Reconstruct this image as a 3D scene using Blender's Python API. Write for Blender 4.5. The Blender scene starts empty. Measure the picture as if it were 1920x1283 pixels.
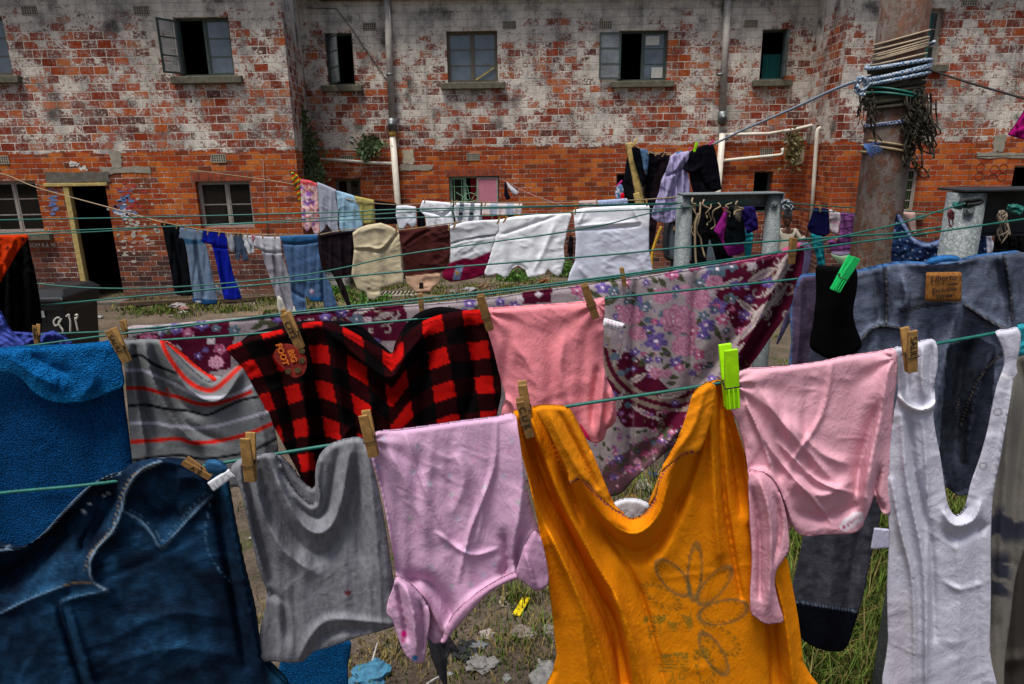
import bpy, math, random
import numpy as np
from mathutils import Vector, Matrix
random.seed(7)
C = bpy.context.scene
COL = C.collection
# ------------------------------------------------------------------ camera
F = 1280.0; PX, PY = 960.0, 641.5
H = 2.47; PITCH = math.radians(15.7); ROLL = math.radians(0.9)
fw = np.array([0, math.cos(PITCH), -math.sin(PITCH)])
u0 = np.array([0, math.sin(PITCH), math.cos(PITCH)]); r0 = np.array([1., 0, 0])
rt = r0*math.cos(ROLL) - u0*math.sin(ROLL); up = r0*math.sin(ROLL) + u0*math.cos(ROLL)
cam_d = bpy.data.cameras.new('camera'); cam = bpy.data.objects.new('camera', cam_d); COL.objects.link(cam)
cam.matrix_world = Matrix(((rt[0], up[0], -fw[0], 0), (rt[1], up[1], -fw[1], 0), (rt[2], up[2], -fw[2], H), (0, 0, 0, 1)))
cam_d.sensor_width = 36; cam_d.lens = 36*F/1920; cam_d.clip_end = 500; cam_d.clip_start = .05
C.camera = cam

def ray(x, y):
    x = np.asarray(x, float); y = np.asarray(y, float)
    return fw[None]*1 + ((x-PX)/F)[:, None]*rt[None] + ((PY-y)/F)[:, None]*up[None]
def RV(x, y, Y):                     # points at world distance Y seen at photo pixel x, y
    d = ray(x, y); return d*(np.asarray(Y)/d[:, 1])[:, None] + np.array([0, 0, H])
def R(x, y, Y):
    return Vector(RV(np.array([x]), np.array([y]), np.array([float(Y)]))[0])
def G(x, y, z=0.0):                  # ground point
    d = ray(np.array([x]), np.array([y]))[0]; t = (z-H)/d[2]
    return Vector(d*t + np.array([0, 0, H]))
def ppm(Y, y=500):                   # photo pixels per metre
    a = PITCH + math.atan((y-PY)/F); return F/(Y*math.cos(a-PITCH)/math.cos(a))

# ------------------------------------------------------------------ objects
def tag(o, label=None, cat=None, group=None, kind=None):
    if label: o['label'] = label
    if cat: o['category'] = cat
    if group: o['group'] = group
    if kind: o['kind'] = kind
    return o
def empty(name, loc, label=None, cat=None, group=None, rz=0):
    o = bpy.data.objects.new(name, None); COL.objects.link(o)
    o.location = loc; o.rotation_euler.z = rz; o.empty_display_size = .1
    return tag(o, label, cat, group)
LOCAL = set()                        # things whose parts are built in their own coordinates
def setpar(o, p):
    o.parent = p
    o.matrix_parent_inverse = Matrix.Translation(p.location).inverted() if p.parent is None and p.name not in LOCAL else Matrix()
def link(name, me, mat=None, parent=None, smooth=False):
    o = bpy.data.objects.new(name, me); COL.objects.link(o)
    if mat:
        for m in (mat if isinstance(mat, (list, tuple)) else [mat]): me.materials.append(m)
    if smooth:
        me.polygons.foreach_set('use_smooth', [True]*len(me.polygons))
    if parent: setpar(o, parent)
    return o
class MB:
    """collects shapes into one mesh"""
    def __init__(s): s.v = []; s.f = []; s.uv = None
    def add(s, vs, fs):
        n = len(s.v); s.v += [tuple(v) for v in vs]; s.f += [tuple(i+n for i in f) for f in fs]
    def box(s, a, b, M=None):
        x0, y0, z0 = a; x1, y1, z1 = b
        vs = [Vector(p) for p in ((x0,y0,z0),(x1,y0,z0),(x1,y1,z0),(x0,y1,z0),(x0,y0,z1),(x1,y0,z1),(x1,y1,z1),(x0,y1,z1))]
        if M: vs = [M @ v for v in vs]
        s.add(vs, [(0,3,2,1),(4,5,6,7),(0,1,5,4),(1,2,6,5),(2,3,7,6),(3,0,4,7)])
    def bar(s, p, q, w, d=None, upv=(0, 1, 0)):
        p = Vector(p); q = Vector(q); d = d or w; t = (q-p).normalized(); u = Vector(upv)
        a = t.cross(u).normalized(); b = t.cross(a).normalized()
        vs = []
        for c in (p, q):
            for (i, j) in ((-1,-1),(1,-1),(1,1),(-1,1)): vs.append(c + a*i*w/2 + b*j*d/2)
        s.add(vs, [(0,1,2,3),(7,6,5,4),(0,4,5,1),(1,5,6,2),(2,6,7,3),(3,7,4,0)])
    def tube(s, pts, r, n=8, caps=True):
        pts = [Vector(p) for p in pts]; rs = r if isinstance(r, (list, tuple)) else [r]*len(pts)
        ref = Vector((.13, .2, 1)).normalized()
        t0 = (pts[1]-pts[0]).normalized()
        if abs(t0.dot(ref)) > .9: ref = Vector((1, .1, 0)).normalized()
        a = t0.cross(ref).normalized(); vs = []; fs = []
        for i, p in enumerate(pts):
            t = (pts[min(i+1, len(pts)-1)]-pts[max(i-1, 0)])
            t = t.normalized() if t.length > 1e-9 else t0
            a = (a - t*a.dot(t));
            a = a.normalized() if a.length > 1e-6 else t.cross(ref).normalized()
            b = t.cross(a)
            for k in range(n):
                th = 2*math.pi*k/n; vs.append(p + (a*math.cos(th)+b*math.sin(th))*rs[i])
        for i in range(len(pts)-1):
            for k in range(n):
                fs.append((i*n+k, i*n+(k+1) % n, (i+1)*n+(k+1) % n, (i+1)*n+k))
        if caps: fs.append(tuple(range(n))[::-1]); fs.append(tuple((len(pts)-1)*n+k for k in range(n)))
        s.add(vs, fs)
    def quad(s, a, b, c, d): s.add([a, b, c, d], [(0, 1, 2, 3)])
    def build(s, name, mat, parent=None, smooth=False, bevel=0):
        me = bpy.data.meshes.new(name); me.from_pydata(s.v, [], s.f); me.update()
        o = link(name, me, mat, parent, smooth)
        if bevel:
            m = o.modifiers.new('bevel', 'BEVEL'); m.width = bevel; m.segments = 2; m.limit_method = 'ANGLE'
        return o
# ------------------------------------------------------------------ numpy noise
def hsh(i, j, s):
    v = np.sin(i*127.1 + j*311.7 + s*74.7)*43758.5453; return v-np.floor(v)
def vn(x, y, s=0):
    xi = np.floor(x); yi = np.floor(y); fx = x-xi; fy = y-yi
    fx = fx*fx*(3-2*fx); fy = fy*fy*(3-2*fy)
    a = hsh(xi, yi, s); b = hsh(xi+1, yi, s); c = hsh(xi, yi+1, s); d = hsh(xi+1, yi+1, s)
    return (a*(1-fx)+b*fx)*(1-fy)+(c*(1-fx)+d*fx)*fy
def fbm(x, y, s=0, o=3):
    t = 0; a = .5; n = 0
    for k in range(o):
        t = t + a*vn(x*2**k, y*2**k, s+k*3.1); n += a; a *= .5
    return t/n
def sst(a, b, x):
    t = np.clip((x-a)/(b-a), 0, 1); return t*t*(3-2*t)
def cat_rom(P, closed=False, n=6):
    P = [np.array(p, float) for p in P]; out = []; N = len(P)
    rng = range(N if closed else N-1)
    for i in rng:
        if closed: p0, p1, p2, p3 = P[i-1], P[i], P[(i+1) % N], P[(i+2) % N]
        else: p0, p1, p2, p3 = P[max(i-1, 0)], P[i], P[i+1], P[min(i+2, N-1)]
        for k in range(n):
            t = k/n
            out.append(.5*((2*p1)+(-p0+p2)*t+(2*p0-5*p1+4*p2-p3)*t*t+(-p0+3*p1-3*p2+p3)*t**3))
    if not closed: out.append(P[-1])
    return np.array(out)
def segdist(x, y, P, closed=False, closest=False):
    P = np.asarray(P, float); Q = np.roll(P, -1, 0) if closed else P[1:]; A = P if closed else P[:-1]
    best = np.full(x.shape, 1e9); bx = x.copy(); by = y.copy(); tt = np.zeros_like(x); n = len(A)
    for k in range(n):
        dx, dy = Q[k]-A[k]; L = dx*dx+dy*dy+1e-9
        t = np.clip(((x-A[k][0])*dx+(y-A[k][1])*dy)/L, 0, 1)
        cx = A[k][0]+t*dx; cy = A[k][1]+t*dy; d = np.hypot(x-cx, y-cy); m = d < best
        best = np.where(m, d, best); bx = np.where(m, cx, bx); by = np.where(m, cy, by); tt = np.where(m, (k+t)/n, tt)
    if closest: return best, bx, by
    return best, tt
def inside(x, y, P):
    P = np.asarray(P, float); c = np.zeros(x.shape, bool); n = len(P)
    for i in range(n):
        x0, y0 = P[i-1]; x1, y1 = P[i]
        if y0 == y1: continue
        c ^= ((y0 > y) != (y1 > y)) & (x < (x1-x0)*(y-y0)/(y1-y0)+x0)
    return c
# ------------------------------------------------------------------ material helpers
def srgb(h):
    if isinstance(h, str):
        h = h.lstrip('#'); v = [int(h[i:i+2], 16)/255 for i in (0, 2, 4)]
    else: v = list(h)
    return tuple(((c+.055)/1.055)**2.4 if c > .04045 else c/12.92 for c in v)
def newmat(name):
    m = bpy.data.materials.new(name); m.use_nodes = True; nt = m.node_tree
    b = nt.nodes['Principled BSDF']; return m, nt, b
def N(nt, t, **k):
    n = nt.nodes.new(t)
    for a, v in k.items():
        if a.startswith('i_'):
            key = a[2:]; key = int(key) if key.isdigit() else key
            n.inputs[key].default_value = v
        else: setattr(n, a, v)
    return n
def mixc(nt, fac, a, b, mode='MIX'):
    n = nt.nodes.new('ShaderNodeMix'); n.data_type = 'RGBA'; n.blend_type = mode
    for idx, v in ((0, fac), (6, a), (7, b)):
        if hasattr(v, 'links'): nt.links.new(v, n.inputs[idx])
        else: n.inputs[idx].default_value = (*v, 1) if (isinstance(v, (tuple, list)) and len(v) == 3) else v
    return n.outputs[2]
def mth(nt, op, a, b=None, c=None, clamp=False):
    n = nt.nodes.new('ShaderNodeMath'); n.operation = op; n.use_clamp = clamp
    for i, v in enumerate((a, b, c)):
        if v is None: continue
        if hasattr(v, 'links'): nt.links.new(v, n.inputs[i])
        else: n.inputs[i].default_value = v
    return n.outputs[0]
def noise(nt, vec, scale, detail=4, rough=.55, dist=0):
    n = N(nt, 'ShaderNodeTexNoise'); n.inputs['Scale'].default_value = scale; n.inputs['Detail'].default_value = detail
    n.inputs['Roughness'].default_value = rough; n.inputs['Distortion'].default_value = dist
    if vec is not None: nt.links.new(vec, n.inputs['Vector'])
    return n.outputs['Fac']
def ramp(nt, fac, stops):
    n = nt.nodes.new('ShaderNodeValToRGB'); e = n.color_ramp.elements
    while len(e) < len(stops): e.new(.5)
    for i, (p, c) in enumerate(stops):
        e[i].position = p; e[i].color = (*c, 1) if not isinstance(c, (int, float)) else (c, c, c, 1)
    nt.links.new(fac, n.inputs[0]); return n.outputs[0]
def mapr(nt, v, a, b, c=0, d=1):
    n = nt.nodes.new('ShaderNodeMapRange'); nt.links.new(v, n.inputs[0])
    for i, q in enumerate((a, b, c, d)): n.inputs[i+1].default_value = q
    return n.outputs[0]
def bump(nt, bsdf, h, strength=.3, dist=.01):
    n = nt.nodes.new('ShaderNodeBump'); n.inputs['Strength'].default_value = strength; n.inputs['Distance'].default_value = dist
    nt.links.new(h, n.inputs['Height']); nt.links.new(n.outputs[0], bsdf.inputs['Normal'])
MC = {}
def plain(name, col, rough=.7, metal=0, var=.25, scale=20, bs=.1, spec=.4):
    """painted / wooden / metal surface with soft noise in colour and relief"""
    key = (name, col, rough)
    if key in MC: return MC[key]
    m, nt, b = newmat(name); c = srgb(col); tc = N(nt, 'ShaderNodeTexCoord').outputs['Object']
    n = noise(nt, tc, scale, 5); dark = tuple(x*(1-var) for x in c); lite = tuple(min(1, x*(1+var)) for x in c)
    nt.links.new(ramp(nt, n, [(.3, dark), (.7, lite)]), b.inputs['Base Color'])
    b.inputs['Roughness'].default_value = rough; b.inputs['Metallic'].default_value = metal
    b.inputs['Specular IOR Level'].default_value = spec
    if bs: bump(nt, b, noise(nt, tc, scale*3, 4), bs, .003)
    MC[key] = m; return m
def cloth_mat(name, col=None, weave=900, kind='jersey', var=.08, fine=.06):
    """kind: jersey, terry, denim, fleece; col None = read the print from the mesh"""
    key = ('cloth', name, col, kind)
    if key in MC: return MC[key]
    m, nt, b = newmat(name); tc = N(nt, 'ShaderNodeTexCoord').outputs['Object']
    if col is None:
        at = N(nt, 'ShaderNodeVertexColor'); at.layer_name = 'print'; base = at.outputs['Color']
    else:
        rgb = N(nt, 'ShaderNodeRGB'); rgb.outputs[0].default_value = (*srgb(col), 1); base = rgb.outputs[0]
    n1 = noise(nt, tc, 14, 4); n2 = noise(nt, tc, 260, 3, .7)
    base = mixc(nt, 1, base, ramp(nt, n1, [(.25, 1-var), (.75, 1.0)]), 'MULTIPLY')
    if kind == 'denim':
        mp = N(nt, 'ShaderNodeMapping'); mp.inputs['Scale'].default_value = (60, 60, 900); nt.links.new(tc, mp.inputs[0])
        st = noise(nt, mp.outputs[0], 1, 3, .7)
        base = mixc(nt, 1, base, ramp(nt, st, [(.3, .5), (.7, 1.5)]), 'MULTIPLY')
        wn = noise(nt, tc, 30, 4, .65, .6)
        base = mixc(nt, 1, base, ramp(nt, wn, [(.35, .55), (.7, 1.35)]), 'MULTIPLY')
        h = mth(nt, 'ADD', mth(nt, 'MULTIPLY', st, .6), noise(nt, tc, 80, 3)); bump(nt, b, h, .35, .002)
    elif kind == 'terry':
        vo = N(nt, 'ShaderNodeTexVoronoi'); vo.inputs['Scale'].default_value = 260; nt.links.new(tc, vo.inputs['Vector'])
        h = vo.outputs['Distance']; nn = noise(nt, tc, 190, 3, .8)
        base = mixc(nt, 1, base, ramp(nt, nn, [(.35, .45), (.62, 1.45)]), 'MULTIPLY')
        bump(nt, b, mth(nt, 'ADD', h, nn), .9, .004)
    elif kind == 'fleece':
        nn = noise(nt, tc, 420, 4, .8)
        base = mixc(nt, 1, base, ramp(nt, nn, [(.35, .72), (.65, 1.22)]), 'MULTIPLY')
        bump(nt, b, nn, .5, .002)
    else:
        base = mixc(nt, 1, base, ramp(nt, n2, [(.3, 1-fine), (.7, 1+fine*.4)]), 'MULTIPLY')
        mp = N(nt, 'ShaderNodeMapping'); mp.inputs['Rotation'].default_value = (0, .5, 0); mp.inputs['Scale'].default_value = (1.5, 1, .7); nt.links.new(tc, mp.inputs[0])
        r1 = noise(nt, mp.outputs[0], 34, 2, .5, 1.0); r1 = mth(nt, 'SUBTRACT', 1, mth(nt, 'MULTIPLY', mth(nt, 'ABSOLUTE', mth(nt, 'SUBTRACT', r1, .5)), 7), None, True)
        r2 = noise(nt, tc, 60, 2, .5, .6); r2 = mth(nt, 'SUBTRACT', 1, mth(nt, 'MULTIPLY', mth(nt, 'ABSOLUTE', mth(nt, 'SUBTRACT', r2, .5)), 6), None, True)
        h = mth(nt, 'ADD', mth(nt, 'MULTIPLY', n2, .12), mth(nt, 'ADD', mth(nt, 'MULTIPLY', r1, .8), mth(nt, 'MULTIPLY', r2, .45)))
        dv = N(nt, 'ShaderNodeTexNoise'); dv.inputs['Scale'].default_value = 12; nt.links.new(mp.outputs[0], dv.inputs['Vector'])
        va = N(nt, 'ShaderNodeVectorMath', operation='MULTIPLY_ADD'); nt.links.new(dv.outputs['Color'], va.inputs[0]); va.inputs[1].default_value = (.12, .12, .12); nt.links.new(mp.outputs[0], va.inputs[2])
        for sc_, am_ in ((13, 2.6), (29, 1.3)):
            vo = N(nt, 'ShaderNodeTexVoronoi'); vo.inputs['Scale'].default_value = sc_; nt.links.new(va.outputs[0], vo.inputs['Vector']); h = mth(nt, 'ADD', h, mth(nt, 'MULTIPLY', vo.outputs['Distance'], am_))
        bump(nt, b, h, .2, .0028)
    nt.links.new(base, b.inputs['Base Color'])
    b.inputs['Roughness'].default_value = .95; b.inputs['Specular IOR Level'].default_value = .05
    b.inputs['Sheen Weight'].default_value = 0
    MC[key] = m; return m
# ------------------------------------------------------------------ cloth
class Paint:
    """print of a fabric, evaluated at mesh vertices (colours only)"""
    def __init__(s, x, y, base):
        s.x = x; s.y = y; s.c = np.tile(np.array(srgb(base)), (len(x), 1))
    def put(s, a, col, op=1):
        c = np.array(srgb(col)) if not isinstance(col, np.ndarray) else col
        a = np.clip(a*op, 0, 1)[:, None]; s.c = s.c*(1-a)+c*a
    def line(s, P, w, col, op=1, soft=1.5, dash=None, curve=True):
        if curve and len(P) > 2: P = cat_rom(P)
        d, t = segdist(s.x, s.y, P); a = 1-sst(w-soft, w+soft, d*2 if False else d)
        if dash:
            L = np.sum(np.hypot(*np.diff(np.array(P), axis=0).T)); a = a*(np.sin(t*L/dash*2*np.pi) > -.1)
        s.put(a, col, op)
    def poly(s, P, col, op=1, curve=False):
        if curve: P = cat_rom(P, True)
        s.put(inside(s.x, s.y, P).astype(float), col, op)
    def ell(s, cx, cy, rx, ry, rot, col, op=1, ring=None):
        c, q = math.cos(rot), math.sin(rot); dx = s.x-cx; dy = s.y-cy
        r = np.hypot((dx*c+dy*q)/rx, (-dx*q+dy*c)/ry)
        if ring: a = 1-sst(ring*.6, ring*1.3, np.abs(r-1)*min(rx, ry))
        else: a = 1-sst(1-1.2/min(rx, ry), 1+1.2/min(rx, ry), r)
        s.put(a, col, op)
    def flower(s, cx, cy, r, col, col2, n=5, ph=0., core='#e8d8e0', sq=.8):
        dx = s.x-cx; dy = (s.y-cy)/sq; d = np.hypot(dx, dy)/r; th = np.arctan2(dy, dx)+ph
        lobe = .62+.38*np.abs(np.cos(n*th/2)); a = 1-sst(lobe-.1, lobe, d)
        c1 = np.array(srgb(col)); c2 = np.array(srgb(col2))
        k = np.clip(.5+.5*np.cos(th*n*3)*.9-.5*d+.25, 0, 1)
        m = (c1[None]*k[:, None]+c2[None]*(1-k[:, None]))
        s.c = s.c*(1-a[:, None])+m*a[:, None]
        s.put(1-sst(.12, .2, d), core)
    def peony(s, cx, cy, r, col, col2, dark, ph=0., sq=.85):
        dx = s.x-cx; dy = (s.y-cy)/sq; d = np.hypot(dx, dy)/r; th = np.arctan2(dy, dx)+ph
        a = np.zeros_like(d)
        for i, (R_, n) in enumerate(((1, 9), (.76, 8), (.52, 6), (.3, 5))):
            lobe = R_*(.82+.18*np.abs(np.cos(n*(th+i*.7)/2)))
            m = 1-sst(lobe-.05, lobe, d)
            edge = np.exp(-((d-lobe+.03)/.035)**2)
            k = np.clip((lobe-d)/.28, 0, 1)
            cc = np.array(srgb(col))[None]*(1-k[:, None])+np.array(srgb(col2))[None]*k[:, None]
            s.c = s.c*(1-m[:, None])+cc*m[:, None]
            s.put(edge*m, dark, .6 if i else .25)
    def leaf(s, x0, y0, x1, y1, w, col):
        L = math.hypot(x1-x0, y1-y0); ux, uy = (x1-x0)/L, (y1-y0)/L
        t = ((s.x-x0)*ux+(s.y-y0)*uy)/L; o = np.abs(-(s.x-x0)*uy+(s.y-y0)*ux)
        a = ((t > 0) & (t < 1))*(o < w*np.sin(np.pi*np.clip(t, 0, 1))); s.put(a.astype(float), col)

FK = 1.45
def Yof(Y, x):
    if isinstance(Y, (tuple, list)): return 1/(1/Y[0]+(1/Y[1]-1/Y[0])*x/1920)
    return np.full(np.shape(x), float(Y))
def wrinkle(x, y, sc, ang, an, seed):
    c, q = math.cos(ang), math.sin(ang); u = (x*c+y*q)/sc; v = (-x*q+y*c)/(sc*an)
    n = fbm(u+.8*vn(u*.7, v*.7, seed+9), v, seed, 3); mk = sst(.42, .68, fbm(x/(sc*2.2), y/(sc*2.2), seed+17, 2)); return 1.1*mk*np.clip(1-np.abs(2*n-1)*2.6, 0, 1)**1.4+.8*(n-.5)*2
def cloth(name, outline, Y, col='#888888', label=None, cat=None, group=None, step=4, folds=(), pegs=(), drape=(0, 60), wr=(.0015, 40, 1.2, 3),
          gap=.012, top=None, paint=None, kind='jersey', parent=None, curve=True, seed=None, edge=5, bulge=.0025, lean=0, mat=None, var=.08, tf=None, fk=1.0):
    seed = seed if seed is not None else (len(bpy.data.objects)*1.37) % 50
    P = cat_rom(outline, True, 4) if curve else np.array(outline, float)
    x0, y0 = P.min(0)-step; x1, y1 = P.max(0)+step
    nx = int((x1-x0)/step)+1; ny = int((y1-y0)/step)+1
    gx, gy = np.meshgrid(x0+np.arange(nx+1)*step, y0+np.arange(ny+1)*step)
    cx = (gx[:-1, :-1]+gx[1:, 1:])/2; cy = (gy[:-1, :-1]+gy[1:, 1:])/2
    ins = inside(cx, cy, P)
    idx = np.arange((nx+1)*(ny+1)).reshape(ny+1, nx+1)
    q = np.stack([idx[:-1, :-1][ins], idx[1:, :-1][ins], idx[1:, 1:][ins], idx[:-1, 1:][ins]], 1)
    used, inv = np.unique(q, return_inverse=True); q = inv.reshape(-1, 4)
    x = gx.ravel()[used].copy(); y = gy.ravel()[used].copy(); n = len(x)
    # boundary edges
    e = np.concatenate([q[:, [0, 1]], q[:, [1, 2]], q[:, [2, 3]], q[:, [3, 0]]]); es = np.sort(e, 1)
    key = es[:, 0]*n+es[:, 1]; uq, ix, ct = np.unique(key, return_index=True, return_counts=True)
    be = e[ix[ct == 1]]; bv = np.unique(be)
    d, bx, by = segdist(x, y, P, True, True)
    mv = bv[d[bv] < step*1.6]; x[mv] = bx[mv]; y[mv] = by[mv]
    ue = np.unique(np.sort(e, 1), axis=0); near = d < step*4; isb = np.zeros(n, bool); isb[bv] = True
    for it in range(8):                 # relax the grid next to the outline
        sx = np.zeros(n); sy = np.zeros(n); cn = np.zeros(n)
        eu = be if it % 2 else ue
        for a_, b_ in ((eu[:, 0], eu[:, 1]), (eu[:, 1], eu[:, 0])): np.add.at(sx, a_, x[b_]); np.add.at(sy, a_, y[b_]); np.add.at(cn, a_, 1)
        mk = (near & ~isb) if it % 2 == 0 else isb
        mk = mk & (cn > 0); x[mk] = sx[mk]/cn[mk]; y[mk] = sy[mk]/cn[mk]
        if it % 2:
            _, bx, by = segdist(x[bv], y[bv], P, True, True); ok = _ < step*2; x[bv[ok]] = bx[ok]; y[bv[ok]] = by[ok]
    d, bx, by = segdist(x, y, P, True, True)
    d[bv] = 0
    # relief towards the camera in metres
    w = bulge*sst(0, edge*1.5, d)
    # vertical distance under top edge
    xi = np.clip(((x-x0)/step+.5).astype(int), 0, nx); tp = np.full(nx+1, 1e9); np.minimum.at(tp, xi, y); tk = np.where(tp > 1e8, np.nan, tp)
    tk = np.nanmean(np.stack([np.roll(tk, k_) for k_ in range(-3, 4)]), 0); dt = np.maximum(y-np.where(np.isnan(tk[xi]), y, tk[xi]), 0)
    mids = (P+np.roll(P, -1, 0))/2; dl = np.roll(P, -1, 0)-P; isin = inside(mids[:, 0], mids[:, 1]+1.5, P)
    d2 = np.full(n, 1e9)
    for k_ in np.where(isin & (np.abs(dl[:, 0]) > .45*np.abs(dl[:, 1])))[0]:
        d2 = np.minimum(d2, segdist(x, y, np.array([P[k_], P[(k_+1) % len(P)]]))[0])
    top = top or edge*1.6
    w = w-.012*(1-np.sqrt(1-(1-np.clip(d2/top, 0, 1))**2))*(top > 0)
    a, wl = drape
    if a:
        ph = (x+lean*(y-y0))/wl*2*np.pi+2.2*fbm(x/wl/1.6, y/(wl*5), seed+5, 2)*np.pi
        w = w+a*(np.sin(ph)*.65+.35*np.sin(ph*1.9+1.3))*np.clip(dt/(wl*1.2), .15, 1)
    if wr[0]:
        w = w+wr[0]*wrinkle(x, y, wr[1], wr[2], wr[3], seed)+wr[0]*.6*wrinkle(x, y, wr[1]*.6, wr[2]+.9, wr[3], seed+3)
    for (kx, ky, L, k, am) in pegs:
        rr = np.hypot(x-kx, y-ky); th = np.arctan2(y-ky, x-kx)
        w = w+am*np.exp(-rr/L)*np.clip(rr/12, 0, 1)*np.cos(k*th+seed)
    for f in folds:
        pts, wd, am = f[0], f[1], f[2]
        Q = cat_rom(pts, False, 4) if len(pts) > 2 else pts
        dd, t = segdist(x, y, Q); tp_ = np.sqrt(np.clip(4*t*(1-t)+.12, 0, 1)) if len(f) < 4 else 1
        w = w+am*fk*FK*(.55*np.exp(-(dd/wd)**2)+.5*np.exp(-dd/wd*1.9))*tp_
    if tf is not None: w = w+tf(x, y)
    Yv = Yof(Y, x); A = RV(x, y, Yv-w)
    gp = gap*sst(0, edge*2.5, d)
    B = RV(x, y, Yv+.012*0-np.minimum(w, 0)*-1*0-w*.35+0) + np.stack([np.zeros(n), gp+.002, np.zeros(n)], 1)
    B = np.where((d == 0)[:, None], A+np.array([0, .0025, 0]), B)
    V = np.concatenate([A, B]); Fq = np.concatenate([q, q[:, ::-1]+n, np.stack([be[:, 1], be[:, 0], be[:, 0]+n, be[:, 1]+n], 1)])
    org = A[np.argmin(y)].copy()
    me = bpy.data.meshes.new(name)
    if parent is None: V = V-org
    me.from_pydata(V.tolist(), [], Fq.tolist())
    if paint is not None:
        p = Paint(x, y, col); paint(p)
        ca = me.color_attributes.new(name='print', type='FLOAT_COLOR', domain='POINT')
        cc = np.concatenate([p.c, p.c]); cc = np.concatenate([cc, np.ones((2*n, 1))], 1)
        ca.data.foreach_set('color', cc.ravel().astype(np.float32))
    m = mat or cloth_mat(name+'_fabric', None if paint is not None else col, kind=kind, var=var)
    o = link(name, me, m, None, True)
    if parent is None: o.location = org
    else:
        setpar(o, parent)
    tag(o, label, cat, group)
    return o
def patch(name, pts, mat, parent, thick=.002, label=None):
    """small flat piece given by world points (fan)"""
    m = MB(); n = len(pts); b = [Vector(p)+Vector((0, thick, 0)) for p in pts]
    m.add(list(pts)+b, [tuple(range(n))[::-1], tuple(range(n, 2*n))]+[(i, (i+1) % n, (i+1) % n+n, i+n) for i in range(n)])
    o = m.build(name, mat, None)
    if parent: setpar(o, parent)
    if label: o['label'] = label
    return o
def text(name, body, loc, xdir, nrm, size, mat, parent, ext=.0006, off=0.0, shear=0., label=None):
    cu = bpy.data.curves.new(name, 'FONT'); cu.body = body; cu.size = size; cu.extrude = ext; cu.align_x = 'CENTER'; cu.align_y = 'CENTER'; cu.offset = off; cu.shear = shear
    cu.resolution_u = 3
    t = bpy.data.objects.new('tmp', cu); COL.objects.link(t)
    dg = bpy.context.evaluated_depsgraph_get(); me = bpy.data.meshes.new_from_object(t.evaluated_get(dg))
    bpy.data.objects.remove(t); me.name = name; me.materials.clear()
    X = Vector(xdir).normalized(); Z = Vector(nrm).normalized(); Yv = Z.cross(X).normalized(); X = Yv.cross(Z)
    M = Matrix(((X.x, Yv.x, Z.x, loc[0]), (X.y, Yv.y, Z.y, loc[1]), (X.z, Yv.z, Z.z, loc[2]), (0, 0, 0, 1)))
    me.transform(M); o = link(name, me, mat)
    if parent: setpar(o, parent)
    if label: o['label'] = label
    return o
# ------------------------------------------------------------------ sky, sun, render
w = bpy.data.worlds.new('World'); C.world = w; w.use_nodes = True; nt = w.node_tree
sk = nt.nodes.new('ShaderNodeTexSky'); sk.sky_type = 'NISHITA'; sk.sun_disc = False
SUN_EL, SUN_ROT = math.radians(70), math.radians(215)
sk.sun_elevation = SUN_EL; sk.sun_rotation = SUN_ROT; sk.air_density = 1.0; sk.dust_density = 4.0; sk.ozone_density = .6
bg = nt.nodes['Background']; nt.links.new(sk.outputs[0], bg.inputs[0]); bg.inputs[1].default_value = .08
sd = bpy.data.lights.new('sun', 'SUN'); sd.energy = 3.0; sd.angle = math.radians(18); sd.color = (1, .965, .92)
so = bpy.data.objects.new('sun', sd); COL.objects.link(so); so.location = (0, 0, 20)
# direction towards the sun: behind and to the left of the camera
az = SUN_ROT; dirv = Vector((math.sin(az)*math.cos(SUN_EL), math.cos(az)*math.cos(SUN_EL), math.sin(SUN_EL)))
so.rotation_euler = dirv.to_track_quat('Z', 'Y').to_euler()
C.view_settings.view_transform = 'Standard'; C.view_settings.look = 'None'; C.view_settings.exposure = 0.48; C.view_settings.gamma = 1
C.render.engine = 'CYCLES'

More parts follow.
